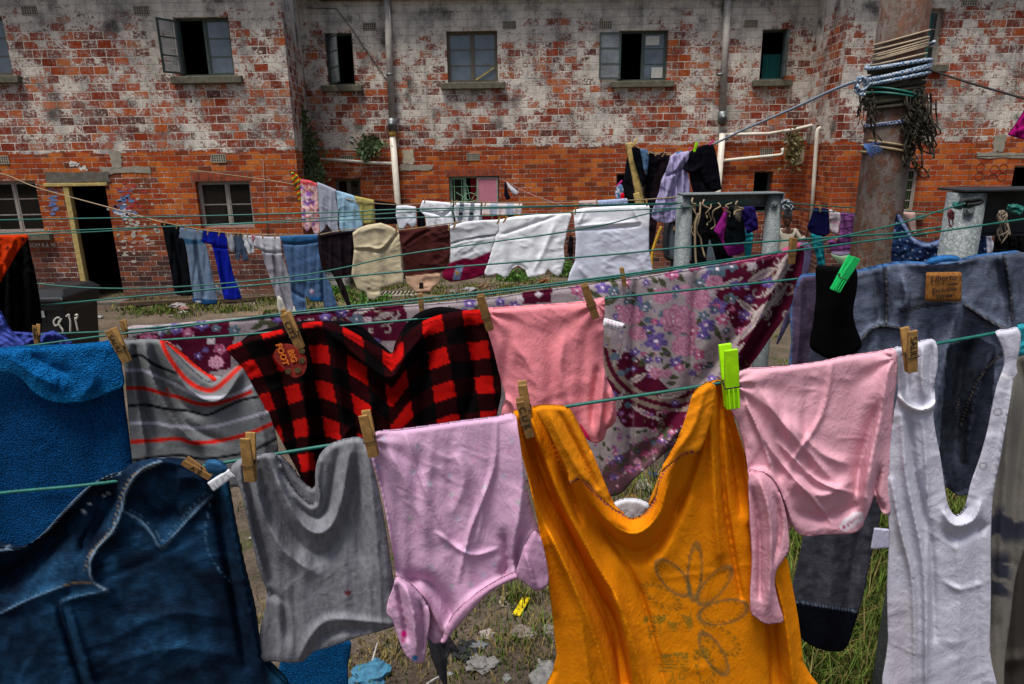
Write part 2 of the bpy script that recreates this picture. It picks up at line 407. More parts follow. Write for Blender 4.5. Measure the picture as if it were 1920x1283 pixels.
# ------------------------------------------------------------------ brick material
def brick_mat(name, low_cover=0.0, up_shift=0.0):
    m, nt, b = newmat(name); L = nt.links
    uv = N(nt, 'ShaderNodeUVMap'); uv.uv_map = 'UVMap'; co = uv.outputs[0]
    sep = N(nt, 'ShaderNodeSeparateXYZ'); L.new(co, sep.inputs[0]); U, V = sep.outputs[0], sep.outputs[1]
    dn = N(nt, 'ShaderNodeTexNoise'); dn.inputs['Scale'].default_value = 9; dn.inputs['Detail'].default_value = 5; dn.inputs['Roughness'].default_value = .65; L.new(co, dn.inputs['Vector'])
    va = N(nt, 'ShaderNodeVectorMath', operation='MULTIPLY_ADD'); L.new(dn.outputs['Color'], va.inputs[0]); va.inputs[1].default_value = (.022, .022, 0); L.new(co, va.inputs[2])
    cod = va.outputs[0]
    zn = mth(nt, 'ADD', V, mapr(nt, noise(nt, co, .9, 2), 0, 1, -.10, .10))
    upm = mapr(nt, zn, 2.50, 2.53)
    def brk(row, off, wd):
        mp = N(nt, 'ShaderNodeVectorMath', operation='ADD'); L.new(cod, mp.inputs[0]); mp.inputs[1].default_value = off
        t = N(nt, 'ShaderNodeTexBrick'); t.offset = .5; L.new(mp.outputs[0], t.inputs['Vector'])
        t.inputs['Color1'].default_value = (0, 0, 0, 1); t.inputs['Color2'].default_value = (1, 1, 1, 1); t.inputs['Mortar'].default_value = (.5, .5, .5, 1)
        for k, v in (('Scale', 1), ('Mortar Size', .0085 if row > .1 else .006), ('Mortar Smooth', .5), ('Bias', 0), ('Brick Width', wd), ('Row Height', row)): t.inputs[k].default_value = v
        return t
    ub = brk(.1305, (.1, .02, 0), .236); ub2 = brk(.1305, (.1+.236*40, .02+.1305*30, 0), .236)
    lb = brk(.0885, (.05, .0, 0), .236); lb2 = brk(.0885, (.05+.236*34, .0885*22, 0), .236)
    def sel(a, c): return mixc(nt, upm, a, c)
    rnd = sel(lb.outputs['Color'], ub.outputs['Color']); rnd2 = sel(lb2.outputs['Color'], ub2.outputs['Color'])
    mort = sel(lb.outputs['Fac'], ub.outputs['Fac'])
    fine = noise(nt, co, 26, 7, .72); mid = noise(nt, co, 7, 5, .65); big = noise(nt, co, .8, 4, .6); spk = noise(nt, co, 110, 3, .75)
    # brick colours
    rr = mth(nt, 'ADD', mth(nt, 'MULTIPLY', rnd, .8), mth(nt, 'MULTIPLY', mid, .25))
    bup = ramp(nt, rr, [(.05, (.045, .03, .028)), (.16, (.13, .030, .018)), (.42, (.25, .038, .014)), (.62, (.34, .062, .017)), (.85, (.46, .11, .025)), (1, (.38, .20, .11))])
    blo = ramp(nt, rr, [(.04, (.07, .035, .025)), (.15, (.20, .048, .02)), (.45, (.33, .052, .014)), (.7, (.44, .088, .017)), (.95, (.54, .155, .03))])
    # lower on the wall the bricks are darker and browner engineering bricks
    low = mapr(nt, mth(nt, 'ADD', V, mth(nt, 'MULTIPLY', big, .9)), 1.2, 1.75)
    blo2 = mixc(nt, low, ramp(nt, rr, [(.1, (.05, .03, .028)), (.5, (.13, .045, .035)), (.85, (.24, .075, .04))]), blo)
    bc = mixc(nt, upm, blo2, bup)
    bc = mixc(nt, 1, bc, ramp(nt, fine, [(.25, .62), (.7, 1.2)]), 'MULTIPLY')
    mo_l = ramp(nt, fine, [(.3, (.16, .13, .105)), (.7, (.34, .29, .235))]); 
    wall0 = mixc(nt, mort, bc, mo_l)
    # old limewash, flaking: stays in joints, on some bricks
    cv = mth(nt, 'ADD', mth(nt, 'MULTIPLY', big, 1.15), mth(nt, 'MULTIPLY', mid, 1.0))
    cv = mth(nt, 'ADD', cv, mth(nt, 'MULTIPLY', rnd2, .27)); cv = mth(nt, 'ADD', cv, mth(nt, 'MULTIPLY', fine, 1.25))
    cv = mth(nt, 'ADD', cv, mth(nt, 'MULTIPLY', mort, .34))
    hi = mapr(nt, V, 4.2, 5.0, 0, .34); cv = mth(nt, 'ADD', cv, hi)
    zone = mth(nt, 'ADD', mth(nt, 'MULTIPLY', upm, .40+up_shift), low_cover)
    # paint left round the corners of the yard on the ground floor
    cov = mapr(nt, mth(nt, 'ADD', cv, zone), 2.225, 2.295)
    edge = mapr(nt, mth(nt, 'ADD', cv, zone), 2.0, 2.295)
    wash = ramp(nt, noise(nt, co, 1.7, 5, .7), [(.28, (.24, .225, .21)), (.40, (.48, .44, .40)), (.52, (.68, .62, .54)), (.75, (.80, .74, .65))])
    wash = mixc(nt, 1, wash, ramp(nt, spk, [(.32, .25), (.45, .95), (.7, 1.15)]), 'MULTIPLY')
    lich = mapr(nt, mth(nt, 'ADD', noise(nt, co, 2.3, 3), mth(nt, 'MULTIPLY', noise(nt, co, 60, 4, .8), .9)), 1.03, 1.12)
    wash = mixc(nt, mth(nt, 'MULTIPLY', lich, .85), wash, (.03, .03, .03))
    thin = mixc(nt, mth(nt, 'MULTIPLY', edge, .42), wall0, (.42, .36, .33))
    outc = mixc(nt, cov, thin, wash)
    # damp, soot
    soot = mapr(nt, noise(nt, co, 1.1, 5, .6, .5), .5, .75, 1, .68)
    outc = mixc(nt, 1, outc, mixc(nt, 0, soot, soot), 'MULTIPLY') if False else outc
    n_ = nt.nodes.new('ShaderNodeMix'); n_.data_type = 'RGBA'; n_.blend_type = 'MULTIPLY'; n_.inputs[0].default_value = 1
    L.new(outc, n_.inputs[6]); L.new(soot, n_.inputs[7]); outc = n_.outputs[2]
    sm = N(nt, 'ShaderNodeMapping'); sm.inputs['Scale'].default_value = (4.5, .35, 1); L.new(co, sm.inputs[0])
    strk = mapr(nt, mth(nt, 'ADD', noise(nt, sm.outputs[0], 1, 5, .7), mth(nt, 'MULTIPLY', mid, .3)), .62, .86, 1, .62)
    n_ = nt.nodes.new('ShaderNodeMix'); n_.data_type = 'RGBA'; n_.blend_type = 'MULTIPLY'; n_.inputs[0].default_value = 1
    L.new(outc, n_.inputs[6]); L.new(strk, n_.inputs[7]); outc = n_.outputs[2]
    # foot of the wall
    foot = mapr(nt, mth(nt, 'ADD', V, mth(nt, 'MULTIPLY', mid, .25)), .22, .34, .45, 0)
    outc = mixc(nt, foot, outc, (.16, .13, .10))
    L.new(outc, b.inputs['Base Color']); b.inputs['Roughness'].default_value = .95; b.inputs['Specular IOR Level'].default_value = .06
    hh = mth(nt, 'ADD', mth(nt, 'MULTIPLY', mort, -1.0), mth(nt, 'MULTIPLY', fine, .5)); hh = mth(nt, 'ADD', hh, mth(nt, 'MULTIPLY', cov, .25)); hh = mth(nt, 'ADD', hh, mth(nt, 'MULTIPLY', spk, .2))
    bump(nt, b, hh, .9, .012); return m
BR = brick_mat('weathered_brick')
M_SILL = plain('sill_concrete', '#5a5648', .9, var=.35, scale=14, bs=.4)
M_CEM = plain('cement', '#8d8678', .92, var=.22, scale=12, bs=.4)
M_CEMD = plain('cement_dark', '#5c574f', .92, var=.3, scale=10, bs=.4)
M_FRG = plain('frame_green', '#3f4c46', .6, var=.35, scale=30)
M_FRW = plain('frame_white', '#8f8880', .6, var=.3, scale=30)
M_FRT = plain('frame_timber', '#5f584c', .75, var=.35, scale=30)
M_DARK = plain('shade_black', '#060606', 1, var=.2, bs=0)  # near-black colour stands for the shade inside rooms and vents
M_TEAL = plain('teal_curtain', '#12615c', .8, var=.2)
M_ZINC = plain('zinc', '#6d7474', .5, .6, var=.25, scale=25)
M_PVC = plain('pvc_white', '#c9c2b4', .45, var=.12, scale=9)
M_PGREY = plain('pipe_grey', '#a09a92', .6, var=.25, scale=12)
M_YEL = plain('yellow_ring', '#c9a14a', .6)
M_YWOOD = plain('yellow_timber', '#a8935a', .75, var=.3, scale=18, bs=.2)
M_RED = plain('red_curtain', '#b0202a', .85, var=.2)
M_PAPER = plain('paper', '#b9bab2', .8, var=.08)
def glass_mat(name, col, rough, a):
    m, nt, b = newmat(name); tc = N(nt, 'ShaderNodeTexCoord').outputs['Object']
    n = noise(nt, tc, 3, 4); c = srgb(col)
    L = nt.links; L.new(ramp(nt, n, [(.3, tuple(q*.6 for q in c)), (.7, tuple(q*1.3 for q in c))]), b.inputs['Base Color'])
    b.inputs['Roughness'].default_value = rough; b.inputs['Alpha'].default_value = a; b.inputs['Specular IOR Level'].default_value = .8
    return m
M_FROST = glass_mat('frosted_pane', '#596673', .25, 1)
M_GLASS = glass_mat('dark_pane', '#0b0d0f', .05, .5)
M_CLEAR = glass_mat('dusty_pane', '#8b949b', .12, .38)
# ------------------------------------------------------------------ the building
YL, YC, YR = 11.9, 13.7, 12.1
bld = empty('brick_building', (0, YC, 0), 'two storey red brick tenement with flaking whitewash above and bare bricks below', 'building')
def rp(x0, y0, x1, y1, Y):            # rect from photo pixels, on a wall at Y
    ym = (y0+y1)/2; xm = (x0+x1)/2
    return (R(x0, ym, Y).x, R(x1, ym, Y).x, R(xm, y1, Y).z, R(xm, y0, Y).z)
ZT = 5.25
ops = {'L': [], 'C': [], 'R': []}
WIN = {}
def op(w_, key, *r):
    Y = {'L': YL, 'C': YC, 'R': YR}[w_]; q = rp(*r, Y); ops[w_].append(q); WIN[key] = (q, Y)
op('L', 'ul0', -95, 30, 14, 143); op('L', 'ul1', 331, 32, 434, 143); op('L', 'll0', -70, 340, 75, 438)
op('L', 'door', 138, 349, 215, 555); op('L', 'll1', 371, 340, 473, 428)
op('C', 'c1', 612, 62, 663, 160); op('C', 'c2', 838, 58, 933, 155); op('C', 'c3', 1160, 57, 1252, 152); op('C', 'c4', 1427, 55, 1475, 150)
op('C', 'g1', 630, 335, 678, 425); op('C', 'g2', 843, 331, 936, 425); op('C', 'g3', 1155, 325, 1252, 415); op('C', 'g4', 1412, 322, 1447, 400)
op('R', 'r1', 1688, 16, 1766, 122); op('R', 'r2', 1660, 315, 1722, 400); op('R', 'r3', 1895, 310, 1990, 400)
q = list(WIN['door'][0]); WIN['door'] = ((q[0], q[1], -.05, q[3]), YL); ops['L'][3] = WIN['door'][0]
XLn = R(541, 150, YL).x; XLf = R(572, 150, YC).x; XRf = R(1521, 150, YC).x; XRn = R(1578, 150, YR).x
wm = MB(); UV = []
def wq(a, b, c, d, ua, ub, uc, ud): wm.quad(a, b, c, d); UV.extend([ua, ub, uc, ud])
def front(x0, x1, Y, opn, uo=0):
    xs = sorted({x0, x1, *[o for q in opn for o in q[:2] if x0 < o < x1]}); zs = sorted({-.3, ZT, *[o for q in opn for o in q[2:] if -.3 < o < ZT]})
    for i in range(len(xs)-1):
        for j in range(len(zs)-1):
            cx, cz = (xs[i]+xs[i+1])/2, (zs[j]+zs[j+1])/2
            if any(q[0] < cx < q[1] and q[2] < cz < q[3] for q in opn): continue
            a, b_, c_, d_ = (xs[i], Y, zs[j]), (xs[i+1], Y, zs[j]), (xs[i+1], Y, zs[j+1]), (xs[i], Y, zs[j+1])
            wq(a, b_, c_, d_, *[(p[0]+uo, p[2]) for p in (a, b_, c_, d_)])
    D = .24
    for (a, b_, c_, d_) in opn:
        z0 = max(c_, -.3)
        for (p, r_, uu) in (((a, z0), (a, d_), 0), ((b_, d_), (b_, z0), 0), ((a, d_), (b_, d_), 1), ((b_, z0), (a, z0), 1)):
            P = [(p[0], Y, p[1]), (p[0], Y+D, p[1]), (r_[0], Y+D, r_[1]), (r_[0], Y, r_[1])]
            U_ = [(v[1]-Y+v[0], v[2]) if not uu else (v[0], v[2]+v[1]-Y) for v in P]
            wq(*P, *U_)
front(-16, XLn, YL, ops['L']); front(XLf, XRf, YC, ops['C']); front(XRn, 18, YR, ops['R'])
for (xa, ya, xb, yb) in ((XLn, YL, XLf, YC), (XRf, YC, XRn, YR)):
    Ln = math.hypot(xb-xa, yb-ya)
    wq((xa, ya, -.3), (xb, yb, -.3), (xb, yb, ZT), (xa, ya, ZT), (xa, -.3), (xa+Ln, -.3), (xa+Ln, ZT), (xa, ZT))
wall = wm.build('wall', BR, bld)
ul = wall.data.uv_layers.new(name='UVMap')
for i, u in enumerate(UV): ul.data[i].uv = u
# inside: back partition of each room, dark
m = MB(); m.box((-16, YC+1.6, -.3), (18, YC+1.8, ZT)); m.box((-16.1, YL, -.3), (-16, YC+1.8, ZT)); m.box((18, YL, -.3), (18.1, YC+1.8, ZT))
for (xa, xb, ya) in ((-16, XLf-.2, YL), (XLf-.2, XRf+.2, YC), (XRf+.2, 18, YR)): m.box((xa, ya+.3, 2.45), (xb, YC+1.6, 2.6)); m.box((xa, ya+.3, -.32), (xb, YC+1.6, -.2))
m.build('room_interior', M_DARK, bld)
M_ROOF = plain('roof_tin', '#3a3633', .7, .2, var=.3)
m = MB()
m.add([(-16.3, YL-.35, ZT), (XLn+.25, YL-.35, ZT), (XLf+.2, YC-.35, ZT), (XRf-.2, YC-.35, ZT), (XRn-.25, YR-.35, ZT), (18.3, YR-.35, ZT), (18.3, YC+4, ZT+1.6), (-16.3, YC+4, ZT+1.6)],
      [(0, 1, 2, 3, 4, 5, 6, 7)]); m.build('roof', M_ROOF, bld)
g = MB(); z = 5.16
g.box((-16, YL-.14, z-.02), (XLn+.18, YL-.003, z+.1)); g.box((XLn+.18, YC-.14, z-.02), (XRn-.2, YC-.003, z+.1)); g.box((XRn-.2, YR-.14, z-.02), (18, YR-.003, z+.1))
g.build('gutter', plain('gutter_iron', '#2b2927', .6, .3), bld, bevel=.01)
def rect(mb, x0, x1, z0, z1, y0, y1): mb.box((x0, y0, z0), (x1, y1, z1))
def frame_grid(mb, x0, x1, z0, z1, Y, t, cols, rows, b=None, d=.04):
    """window leaf: outer bars, then cols and rows of glazing bars"""
    b = b or t*.55
    rect(mb, x0, x0+t, z0, z1, Y, Y+d); rect(mb, x1-t, x1, z0, z1, Y, Y+d); rect(mb, x0+t, x1-t, z0, z0+t, Y, Y+d); rect(mb, x0+t, x1-t, z1-t, z1, Y, Y+d)
    for i in range(1, cols): x = x0+(x1-x0)*i/cols; rect(mb, x-b, x+b, z0+t, z1-t, Y+.004, Y+d-.004)
    for j in range(1, rows): zz = z0+(z1-z0)*j/rows; rect(mb, x0+t, x1-t, zz-b/2, zz+b/2, Y+.007, Y+d-.007)
def sill(par, q, Y, ext=.13, h=.12):
    m = MB(); x0, x1, z0, z1 = q; m.box((x0-ext, Y-.10, z0-h), (x1+ext, Y+.1, z0-.004)); m.build('sill', M_SILL, par, bevel=.012)
def window(key, leaves, M_F, sl=True, depth=.10, label=None):
    """leaves: list of (fraction0, fraction1, kind, rows) kind: frost dark open none ; open leaves take an angle"""
    (x0, x1, z0, z1), Y = WIN[key]; yf = Y+depth; t = .035
    m = MB(); rect(m, x0+.002, x0+t, z0+.002, z1-.002, yf, yf+.06); rect(m, x1-t, x1-.002, z0+.002, z1-.002, yf, yf+.06); rect(m, x0+t, x1-t, z0+.002, z0+t, yf, yf+.06); rect(m, x0+t, x1-t, z1-t, z1-.002, yf, yf+.06)
    for lf in leaves[1:]: xx = x0+(x1-x0)*lf[0]; rect(m, xx-.018, xx+.018, z0+t, z1-t, yf-.002, yf+.058)
    wobj = m.build('window', M_F, bld)
    if label: wobj['label'] = label
    if sl: sill(wobj, (x0, x1, z0, z1), Y)
    for lf in leaves:
        a = x0+(x1-x0)*lf[0]+(t if lf[0] == 0 else .018); b_ = x0+(x1-x0)*lf[1]-(t if lf[1] == 1 else .018)
        kind, rows = lf[2], lf[3]
        if kind == 'none': continue
        fm = MB(); pm = MB(); za, zb = z0+t, z1-t
        if kind.startswith('open'):
            ang = lf[4]; W = b_-a; hx = a if ang > 0 else b_; sgn = 1 if ang > 0 else -1
            frame_grid(fm, 0, W, za, zb, -.02, .03, 1, rows, .022, .035); rect(pm, .03, W-.03, za+.03, zb-.03, -.006, 0)
            th = math.radians(ang)
            # swings outward (towards the yard) about its outer edge
            def tr(v, th=abs(th), hx=hx, sgn=sgn): 
                xx, yy, zz = v; return (hx+sgn*xx*math.cos(th), (yf-.01 if th < 2.8 else Y-.035)-xx*math.sin(th)+yy, zz) 
            fm.v = [tr(v) for v in fm.v]; pm.v = [tr(v) for v in pm.v]
            if sgn < 0: fm.f = [f[::-1] for f in fm.f]; pm.f = [f[::-1] for f in pm.f]
            fm.build('casement', M_FRG if len(lf) < 6 else lf[5], wobj); pm.build('pane', M_CLEAR, wobj)
        else:
            frame_grid(fm, a, b_, za, zb, yf+.008, .022, 1 if kind != 'dark2' else 2, rows, .018)
            fm.build('sash', M_F, wobj)
            rect(pm, a+.015, b_-.015, za+.015, zb-.015, yf+.022, yf+.026); pm.build('pane', M_FROST if kind == 'frost' else M_GLASS, wobj)
    return wobj
window('ul0', [(0, .5, 'frost', 3), (.5, 1, 'frost', 3)], M_FRT)
window('ul1', [(0, .5, 'open', 3, 118), (.5, 1, 'frost', 3)], M_FRG, label='upper window with its left casement swung open')
window('c1', [(0, 1, 'open', 3, 55)], M_FRG, label='narrow window with its casement half open')
wc2 = window('c2', [(0, .5, 'frost', 3), (.5, 1, 'frost', 3)], M_FRT)
wc3 = window('c3', [(0, .5, 'open', 3, 176), (.5, 1, 'frost', 3)], M_FRG, label='upper window with the left casement folded back on the wall')
window('c4', [(0, 1, 'open', 3, -80)], M_FRG, label='narrow dark window with a teal curtain')
window('g1', [(0, .5, 'dark', 1), (.5, 1, 'dark', 1)], M_FRT, False)
wg2 = window('g2', [(0, .32, 'dark', 2), (.32, .58, 'none', 1), (.58, 1, 'none', 1)], plain('frame_mint', '#7f9a86', .7, var=.3), False, label='ground floor window with green grille and red curtains')
window('g3', [(0, .5, 'none', 1), (.5, 1, 'dark', 2)], M_FRT, False)
wg4 = window('g4', [(0, 1, 'none', 1)], M_FRG, False, .16)
window('ll0', [(0, .33, 'dark', 3), (.33, .66, 'dark', 3), (.66, 1, 'dark', 3)], M_FRW, True)
wl1 = window('ll1', [(0, .53, 'dark', 2), (.53, 1, 'dark', 2)], M_FRW, False)
wr1 = window('r1', [(0, .5, 'none', 3), (.5, 1, 'dark', 3)], M_FRW, True); window('r2', [(0, .5, 'dark', 3), (.5, 1, 'dark', 4)], M_FRW, True); window('r3', [(0, 1, 'none', 1)], M_FRW, False)
def curtain(key, f0, f1, z0f, z1f, mat, par, nm='curtain', dy=.2):
    (x0, x1, z0, z1), Y = WIN[key]; a = x0+(x1-x0)*f0; b_ = x0+(x1-x0)*f1; za = z0+(z1-z0)*z0f; zb = z0+(z1-z0)*z1f
    m = MB(); n = 40; vs = []
    for i in range(n+1):
        xx = a+(b_-a)*i/n; yy = Y+dy+.02*math.sin(i*1.1)+.01*math.sin(i*2.7)
        vs += [(xx, yy, za), (xx, yy, zb)]
    m.add(vs, [(2*i, 2*i+2, 2*i+3, 2*i+1) for i in range(n)]); m.build(nm, mat, par, True)
curtain('g2', .42, .62, 0, 1, M_RED, wg2); curtain('g2', .62, 1, 0, .62, M_RED, wg2, dy=.17)
(x0, x1, z0, z1), Y = WIN['g2']; fm = MB(); frame_grid(fm, x0+(x1-x0)*.56, x1-.02, z0+(z1-z0)*.45, z1-.02, Y+.02, .03, 1, 1); fm.build('casement', M_FRW, wg2)
fm = MB(); rect(fm, x0+(x1-x0)*.56+.03, x1-.05, z0+(z1-z0)*.45+.03, z1-.05, Y+.03, Y+.035); fm.build('pane', plain('pink_pane', '#b87484', .3, var=.1), wg2)
gr = MB(); cx, cz = x0+(x1-x0)*.42, z0+(z1-z0)*.5
for k in range(8):
    th = math.pi*k/4+.2; gr.tube([(cx+.04*math.cos(th), Y+.07, cz+.04*math.sin(th)), (cx+.34*math.cos(th), Y+.07, cz+.34*math.sin(th))], .006, 5)
gr.tube([(cx+.17*math.cos(a*.524), Y+.066, cz+.17*math.sin(a*.524)) for a in range(13)], .006, 5)
for f in (.1, .25, .55, .85): gr.tube([(x0+(x1-x0)*f, Y+.075, z0), (x0+(x1-x0)*f, Y+.075, z1)], .006, 5)
for f in (.2, .5, .8): gr.tube([(x0, Y+.08, z0+(z1-z0)*f), (x1, Y+.08, z0+(z1-z0)*f)], .006, 5)
gr.build('grille', plain('grille_mint', '#7fae8a', .6), wg2)
curtain('c4', .3, 1, 0, .55, M_TEAL, wall, dy=.3); curtain('r1', .3, .8, 0, 1, M_TEAL, wr1, dy=.12); curtain('r2', .55, .85, 0, 1, plain('green_curtain', '#4d6b3c', .8), wall, dy=.14)
curtain('ll1', .12, .4, 0, 1, plain('net_curtain', '#77736f', .9), wl1, dy=.16)
(x0, x1, z0, z1), Y = WIN['c2']; m = MB(); m.bar((x0+(x1-x0)*.55, Y+.095, z0+.05), (x0+(x1-x0)*.93, Y+.095, z0+(z1-z0)*.30), .03, .012); m.build('brace', M_YWOOD, wc2)
(x0, x1, z0, z1), Y = WIN['c3']; m = MB(); m.box((x0+(x1-x0)*.56, Y+.10, z0+(z1-z0)*.72), (x0+(x1-x0)*.84, Y+.103, z0+(z1-z0)*.9)); m.box((x0+(x1-x0)*.7, Y+.10, z0+.06), (x0+(x1-x0)*.93, Y+.103, z0+(z1-z0)*.28)); m.build('paper', M_PAPER, wc3)
# door: timber post and head, threshold
(x0, x1, z0, z1), Y = WIN['door']
m = MB(); m.box((x0-.002, Y-.02, -.02), (x0+.09, Y+.08, z1-.005)); m.build('door_post', M_YWOOD, bld, bevel=.006)
m = MB(); m.box((x0-.32, Y-.035, z1+.002), (x1+.05, Y+.05, z1+.055)); m.build('door_head', M_YWOOD, bld, bevel=.006)
m = MB(); m.box((x0-.1, Y-.25, -.05), (x1+.1, Y-.002, .04)); m.build('doorstep', M_CEMD, bld, bevel=.02)
def cem(px0, py0, px1, py1, Y, mat=M_CEM, nm='cement_patch', th=.012):
    a, b_, c_, d_ = rp(px0, py0, px1, py1, Y); m = MB(); rnd_ = random.Random(px0); pts = []
    for (sx, sz, ex, ez) in ((a, c_, b_, c_), (b_, c_, b_, d_), (b_, d_, a, d_), (a, d_, a, c_)):
        for k in range(7):
            t = k/7; pts.append((sx+(ex-sx)*t+rnd_.uniform(-.02, .02), sz+(ez-sz)*t+rnd_.uniform(-.02, .02)))
    n = len(pts); m.add([(p[0], Y-th, p[1]) for p in pts]+[(p[0], Y+.01, p[1]) for p in pts], [tuple(range(n))]+[((i+1) % n, i, i+n, (i+1) % n+n) for i in range(n)])
    m.build(nm, mat, bld)
cem(207, 283, 228, 315, YL); cem(190, 313, 282, 326, YL, th=.009); cem(86, 323, 206, 343, YL, M_CEMD, th=.014)
cem(755, 282, 775, 308, YC, plain('old_plaster', '#a89c86', .9, var=.2)); cem(750, 309, 812, 319, YC, M_CEM, th=.009)
cem(1862, 253, 1884, 284, YR); cem(1832, 286, 1922, 297, YR, th=.009); cem(1492, 280, 1520, 306, YC)
cem(128, 303, 149, 311, YL, plain('white_dab', '#c9c6bd', .8), 'whitewash_dab', .003); cem(150, 312, 162, 319, YL, plain('white_dab', '#c9c6bd', .8), 'whitewash_dab', .003)
def soldier(key, n, h=.2):
    (x0, x1, z0, z1), Y = WIN[key]; m = MB(); r_ = random.Random(n)
    for i in range(n):
        a = x0-.05+(x1-x0+.1)*i/n; b_ = x0-.05+(x1-x0+.1)*(i+1)/n; d = r_.uniform(.004, .009); m.box((a+.006, Y-d, z1+.006), (b_-.006, Y+.01, z1+h))
    m.build('brick_lintel', plain('lintel_brick', '#86391f', .9, var=.45, scale=9, bs=.3), bld)
    m = MB(); m.box((x0-.06, Y-.002, z1+.001), (x1+.06, Y+.01, z1+h+.006)); m.build('lintel_mortar', M_CEMD, bld)
soldier('ll1', 14, .15); soldier('g2', 13, .13)
# air bricks
for i, (vx, vy, Y) in enumerate(((55, 20, YL), (265, 20, YL), (410, 297, YL), (3, 300, YL), (693, 50, YC), (955, 47, YC), (1135, 47, YC), (1408, 45, YC), (650, 298, YC), (887, 294, YC), (1437, 285, YC), (1818, 3, YR))):
    p = R(vx, vy, Y); m = MB(); w_, h_ = .125, .07
    m.box((p.x-w_, Y-.012, p.z-h_), (p.x+w_, Y+.01, p.z-h_+.018)); m.box((p.x-w_, Y-.012, p.z+h_-.018), (p.x+w_, Y+.01, p.z+h_))
    for k in range(7): xx = p.x-w_+(2*w_-.018)*k/6; m.box((xx, Y-.0105, p.z-h_+.018), (xx+.018, Y+.008, p.z+h_-.018))
    for zz in (-.018, .018): m.box((p.x-w_+.018, Y-.009, p.z+zz-.006), (p.x+w_-.018, Y+.006, p.z+zz+.006))
    v = m.build('air_brick', M_CEM, bld)
    m = MB(); m.box((p.x-w_+.002, Y-.003, p.z-h_+.002), (p.x+w_-.002, Y+.001, p.z+h_-.002)); m.build('vent_shade', M_DARK, v)  # black sheet on the wall, shade of the openings put into colour
# downpipes
def pipe(name, pts, r, mat, par, Y, n=12):
    m = MB(); m.tube([R(a, b_, Y) for a, b_ in pts] if Y else pts, r, n); return m.build(name, mat, par, True)
for xs, lab in (((724, 735, 747), 'a'), ((1366, 1354, 1343), 'b')):
    Yp = YC-.1; t, k, bt = xs
    yk = 225 if lab == 'a' else 212
    up_ = pipe('downpipe', [(t, -40), (k, yk)], .062, M_PGREY, bld, Yp)
    m = MB(); P0, P1 = R(k, yk-3, Yp), R(k+.5, yk+20, Yp); m.tube([P0, P1], .085, 12); m.build('access_junction', M_ZINC, up_, True)
    m = MB(); P = (P0+P1)/2; m.tube([P+Vector((0, -.07, 0)), P+Vector((0, -.11, 0))], .05, 12); m.build('access_cap', M_ZINC, up_, True)
    if lab == 'a': pipe('yellow_collar', [(k+.5, 244), (k+1, 256)], .066, M_YEL, up_, Yp)
    pipe('downpipe', [(k+.7, 250), (bt, 395), (bt+5, 505)], .06, M_PVC, bld, Yp)['label'] = 'white plastic lower length of downpipe'
    m = MB(); pb = R(k-4, 140, Yp); m.tube([pb+Vector((0, 0, -.02)), pb+Vector((0, 0, .02))], .07, 12); m.build('bracket', M_ZINC, up_, True)
pipe('waste_pipe', [(594, 298), (640, 301), (690, 305), (735, 307)], .03, M_PVC, bld, YC-.09)
pipe('waste_pipe', [(1349, 253), (1440, 251), (1470, 246)], .03, M_PVC, bld, YC-.09)
pipe('waste_pipe', [(1470, 246), (1490, 243), (1527, 234), (1531, 232), (1533, 226), (1534, 200)], .03, M_PVC, bld, YC-.3)
pipe('waste_pipe', [(1349, 302), (1400, 297), (1461, 291), (1467, 289), (1468, 284), (1467, 278)], .03, M_PVC, bld, YC-.08)
pipe('waste_pipe', [(1539, 240), (1534, 242), (1532, 250), (1526, 340), (1519, 440)], .035, M_PVC, bld, YC-.95)
pipe('waste_pipe', [(566, 208), (574, 270), (584, 345), (592, 430)], .03, M_PVC, bld, YC-.25)
pipe('cable', [(575, 15), (630, 16), (660, 55), (735, 165)], .006, plain('cable_black', '#1a1a1a', .6, var=0), bld, YC-.02, 5)
pipe('cable', [(493, 300), (502, 450)], .006, plain('cable_grey', '#6b5f57', .6, var=0), bld, YL-.02, 5)
# painted marks: number by the left window, red marks on the right
text('painted_writing', 'ROOM 8 & 90', R(75, 460, YL-.004), (1, 0, 0), (0, -1, 0), .09, plain('white_paint', '#b9b5aa', .8), bld, .001)
for k, (cx_, cy_) in enumerate(((1837, 322), (1863, 325), (1880, 323))):
    m = MB(); p = R(cx_, cy_, YR-.006)
    m.tube([p+Vector((.07*math.cos(a*.63), 0, .075+.07*math.sin(a*.63))) for a in range(11)], .004, 5, False); m.tube([p+Vector((.075*math.cos(a*.63), 0, -.07+.07*math.sin(a*.63))) for a in range(11 if k != 1 else 6)], .004, 5, False)
    m.build('red_graffiti', plain('red_paint', '#7c2a1c', .8), bld)
# splashes of old paint beside the door
rs = random.Random(4)
for cx_, cy_, sx, sy, n, colr in ((230, 385, 16, 22, 46, '#5a6f9a'), (245, 372, 20, 22, 22, '#a02f32'), (232, 395, 14, 12, 24, '#b9bcc4'), (100, 380, 6, 26, 18, '#5a6f9a'), (255, 445, 34, 46, 50, '#a39c92')):
    m = MB()
    for k in range(n):
        p = R(rs.gauss(cx_, sx*.55), rs.gauss(cy_, sy*.6), YL-.0035-.0004*(k % 5)); a_ = rs.uniform(.02, .07); b_ = rs.uniform(.012, .03); N_ = 9
        m.add([(p.x+a_*math.cos(j*.7)*rs.uniform(.6, 1.2), p.y, p.z+b_*math.sin(j*.7)*rs.uniform(.6, 1.2)) for j in range(N_)], [tuple(range(N_))[::-1]])
    m.build('paint_splash', plain('splash'+colr, colr, .9, var=.3), bld)['kind'] = 'stuff'
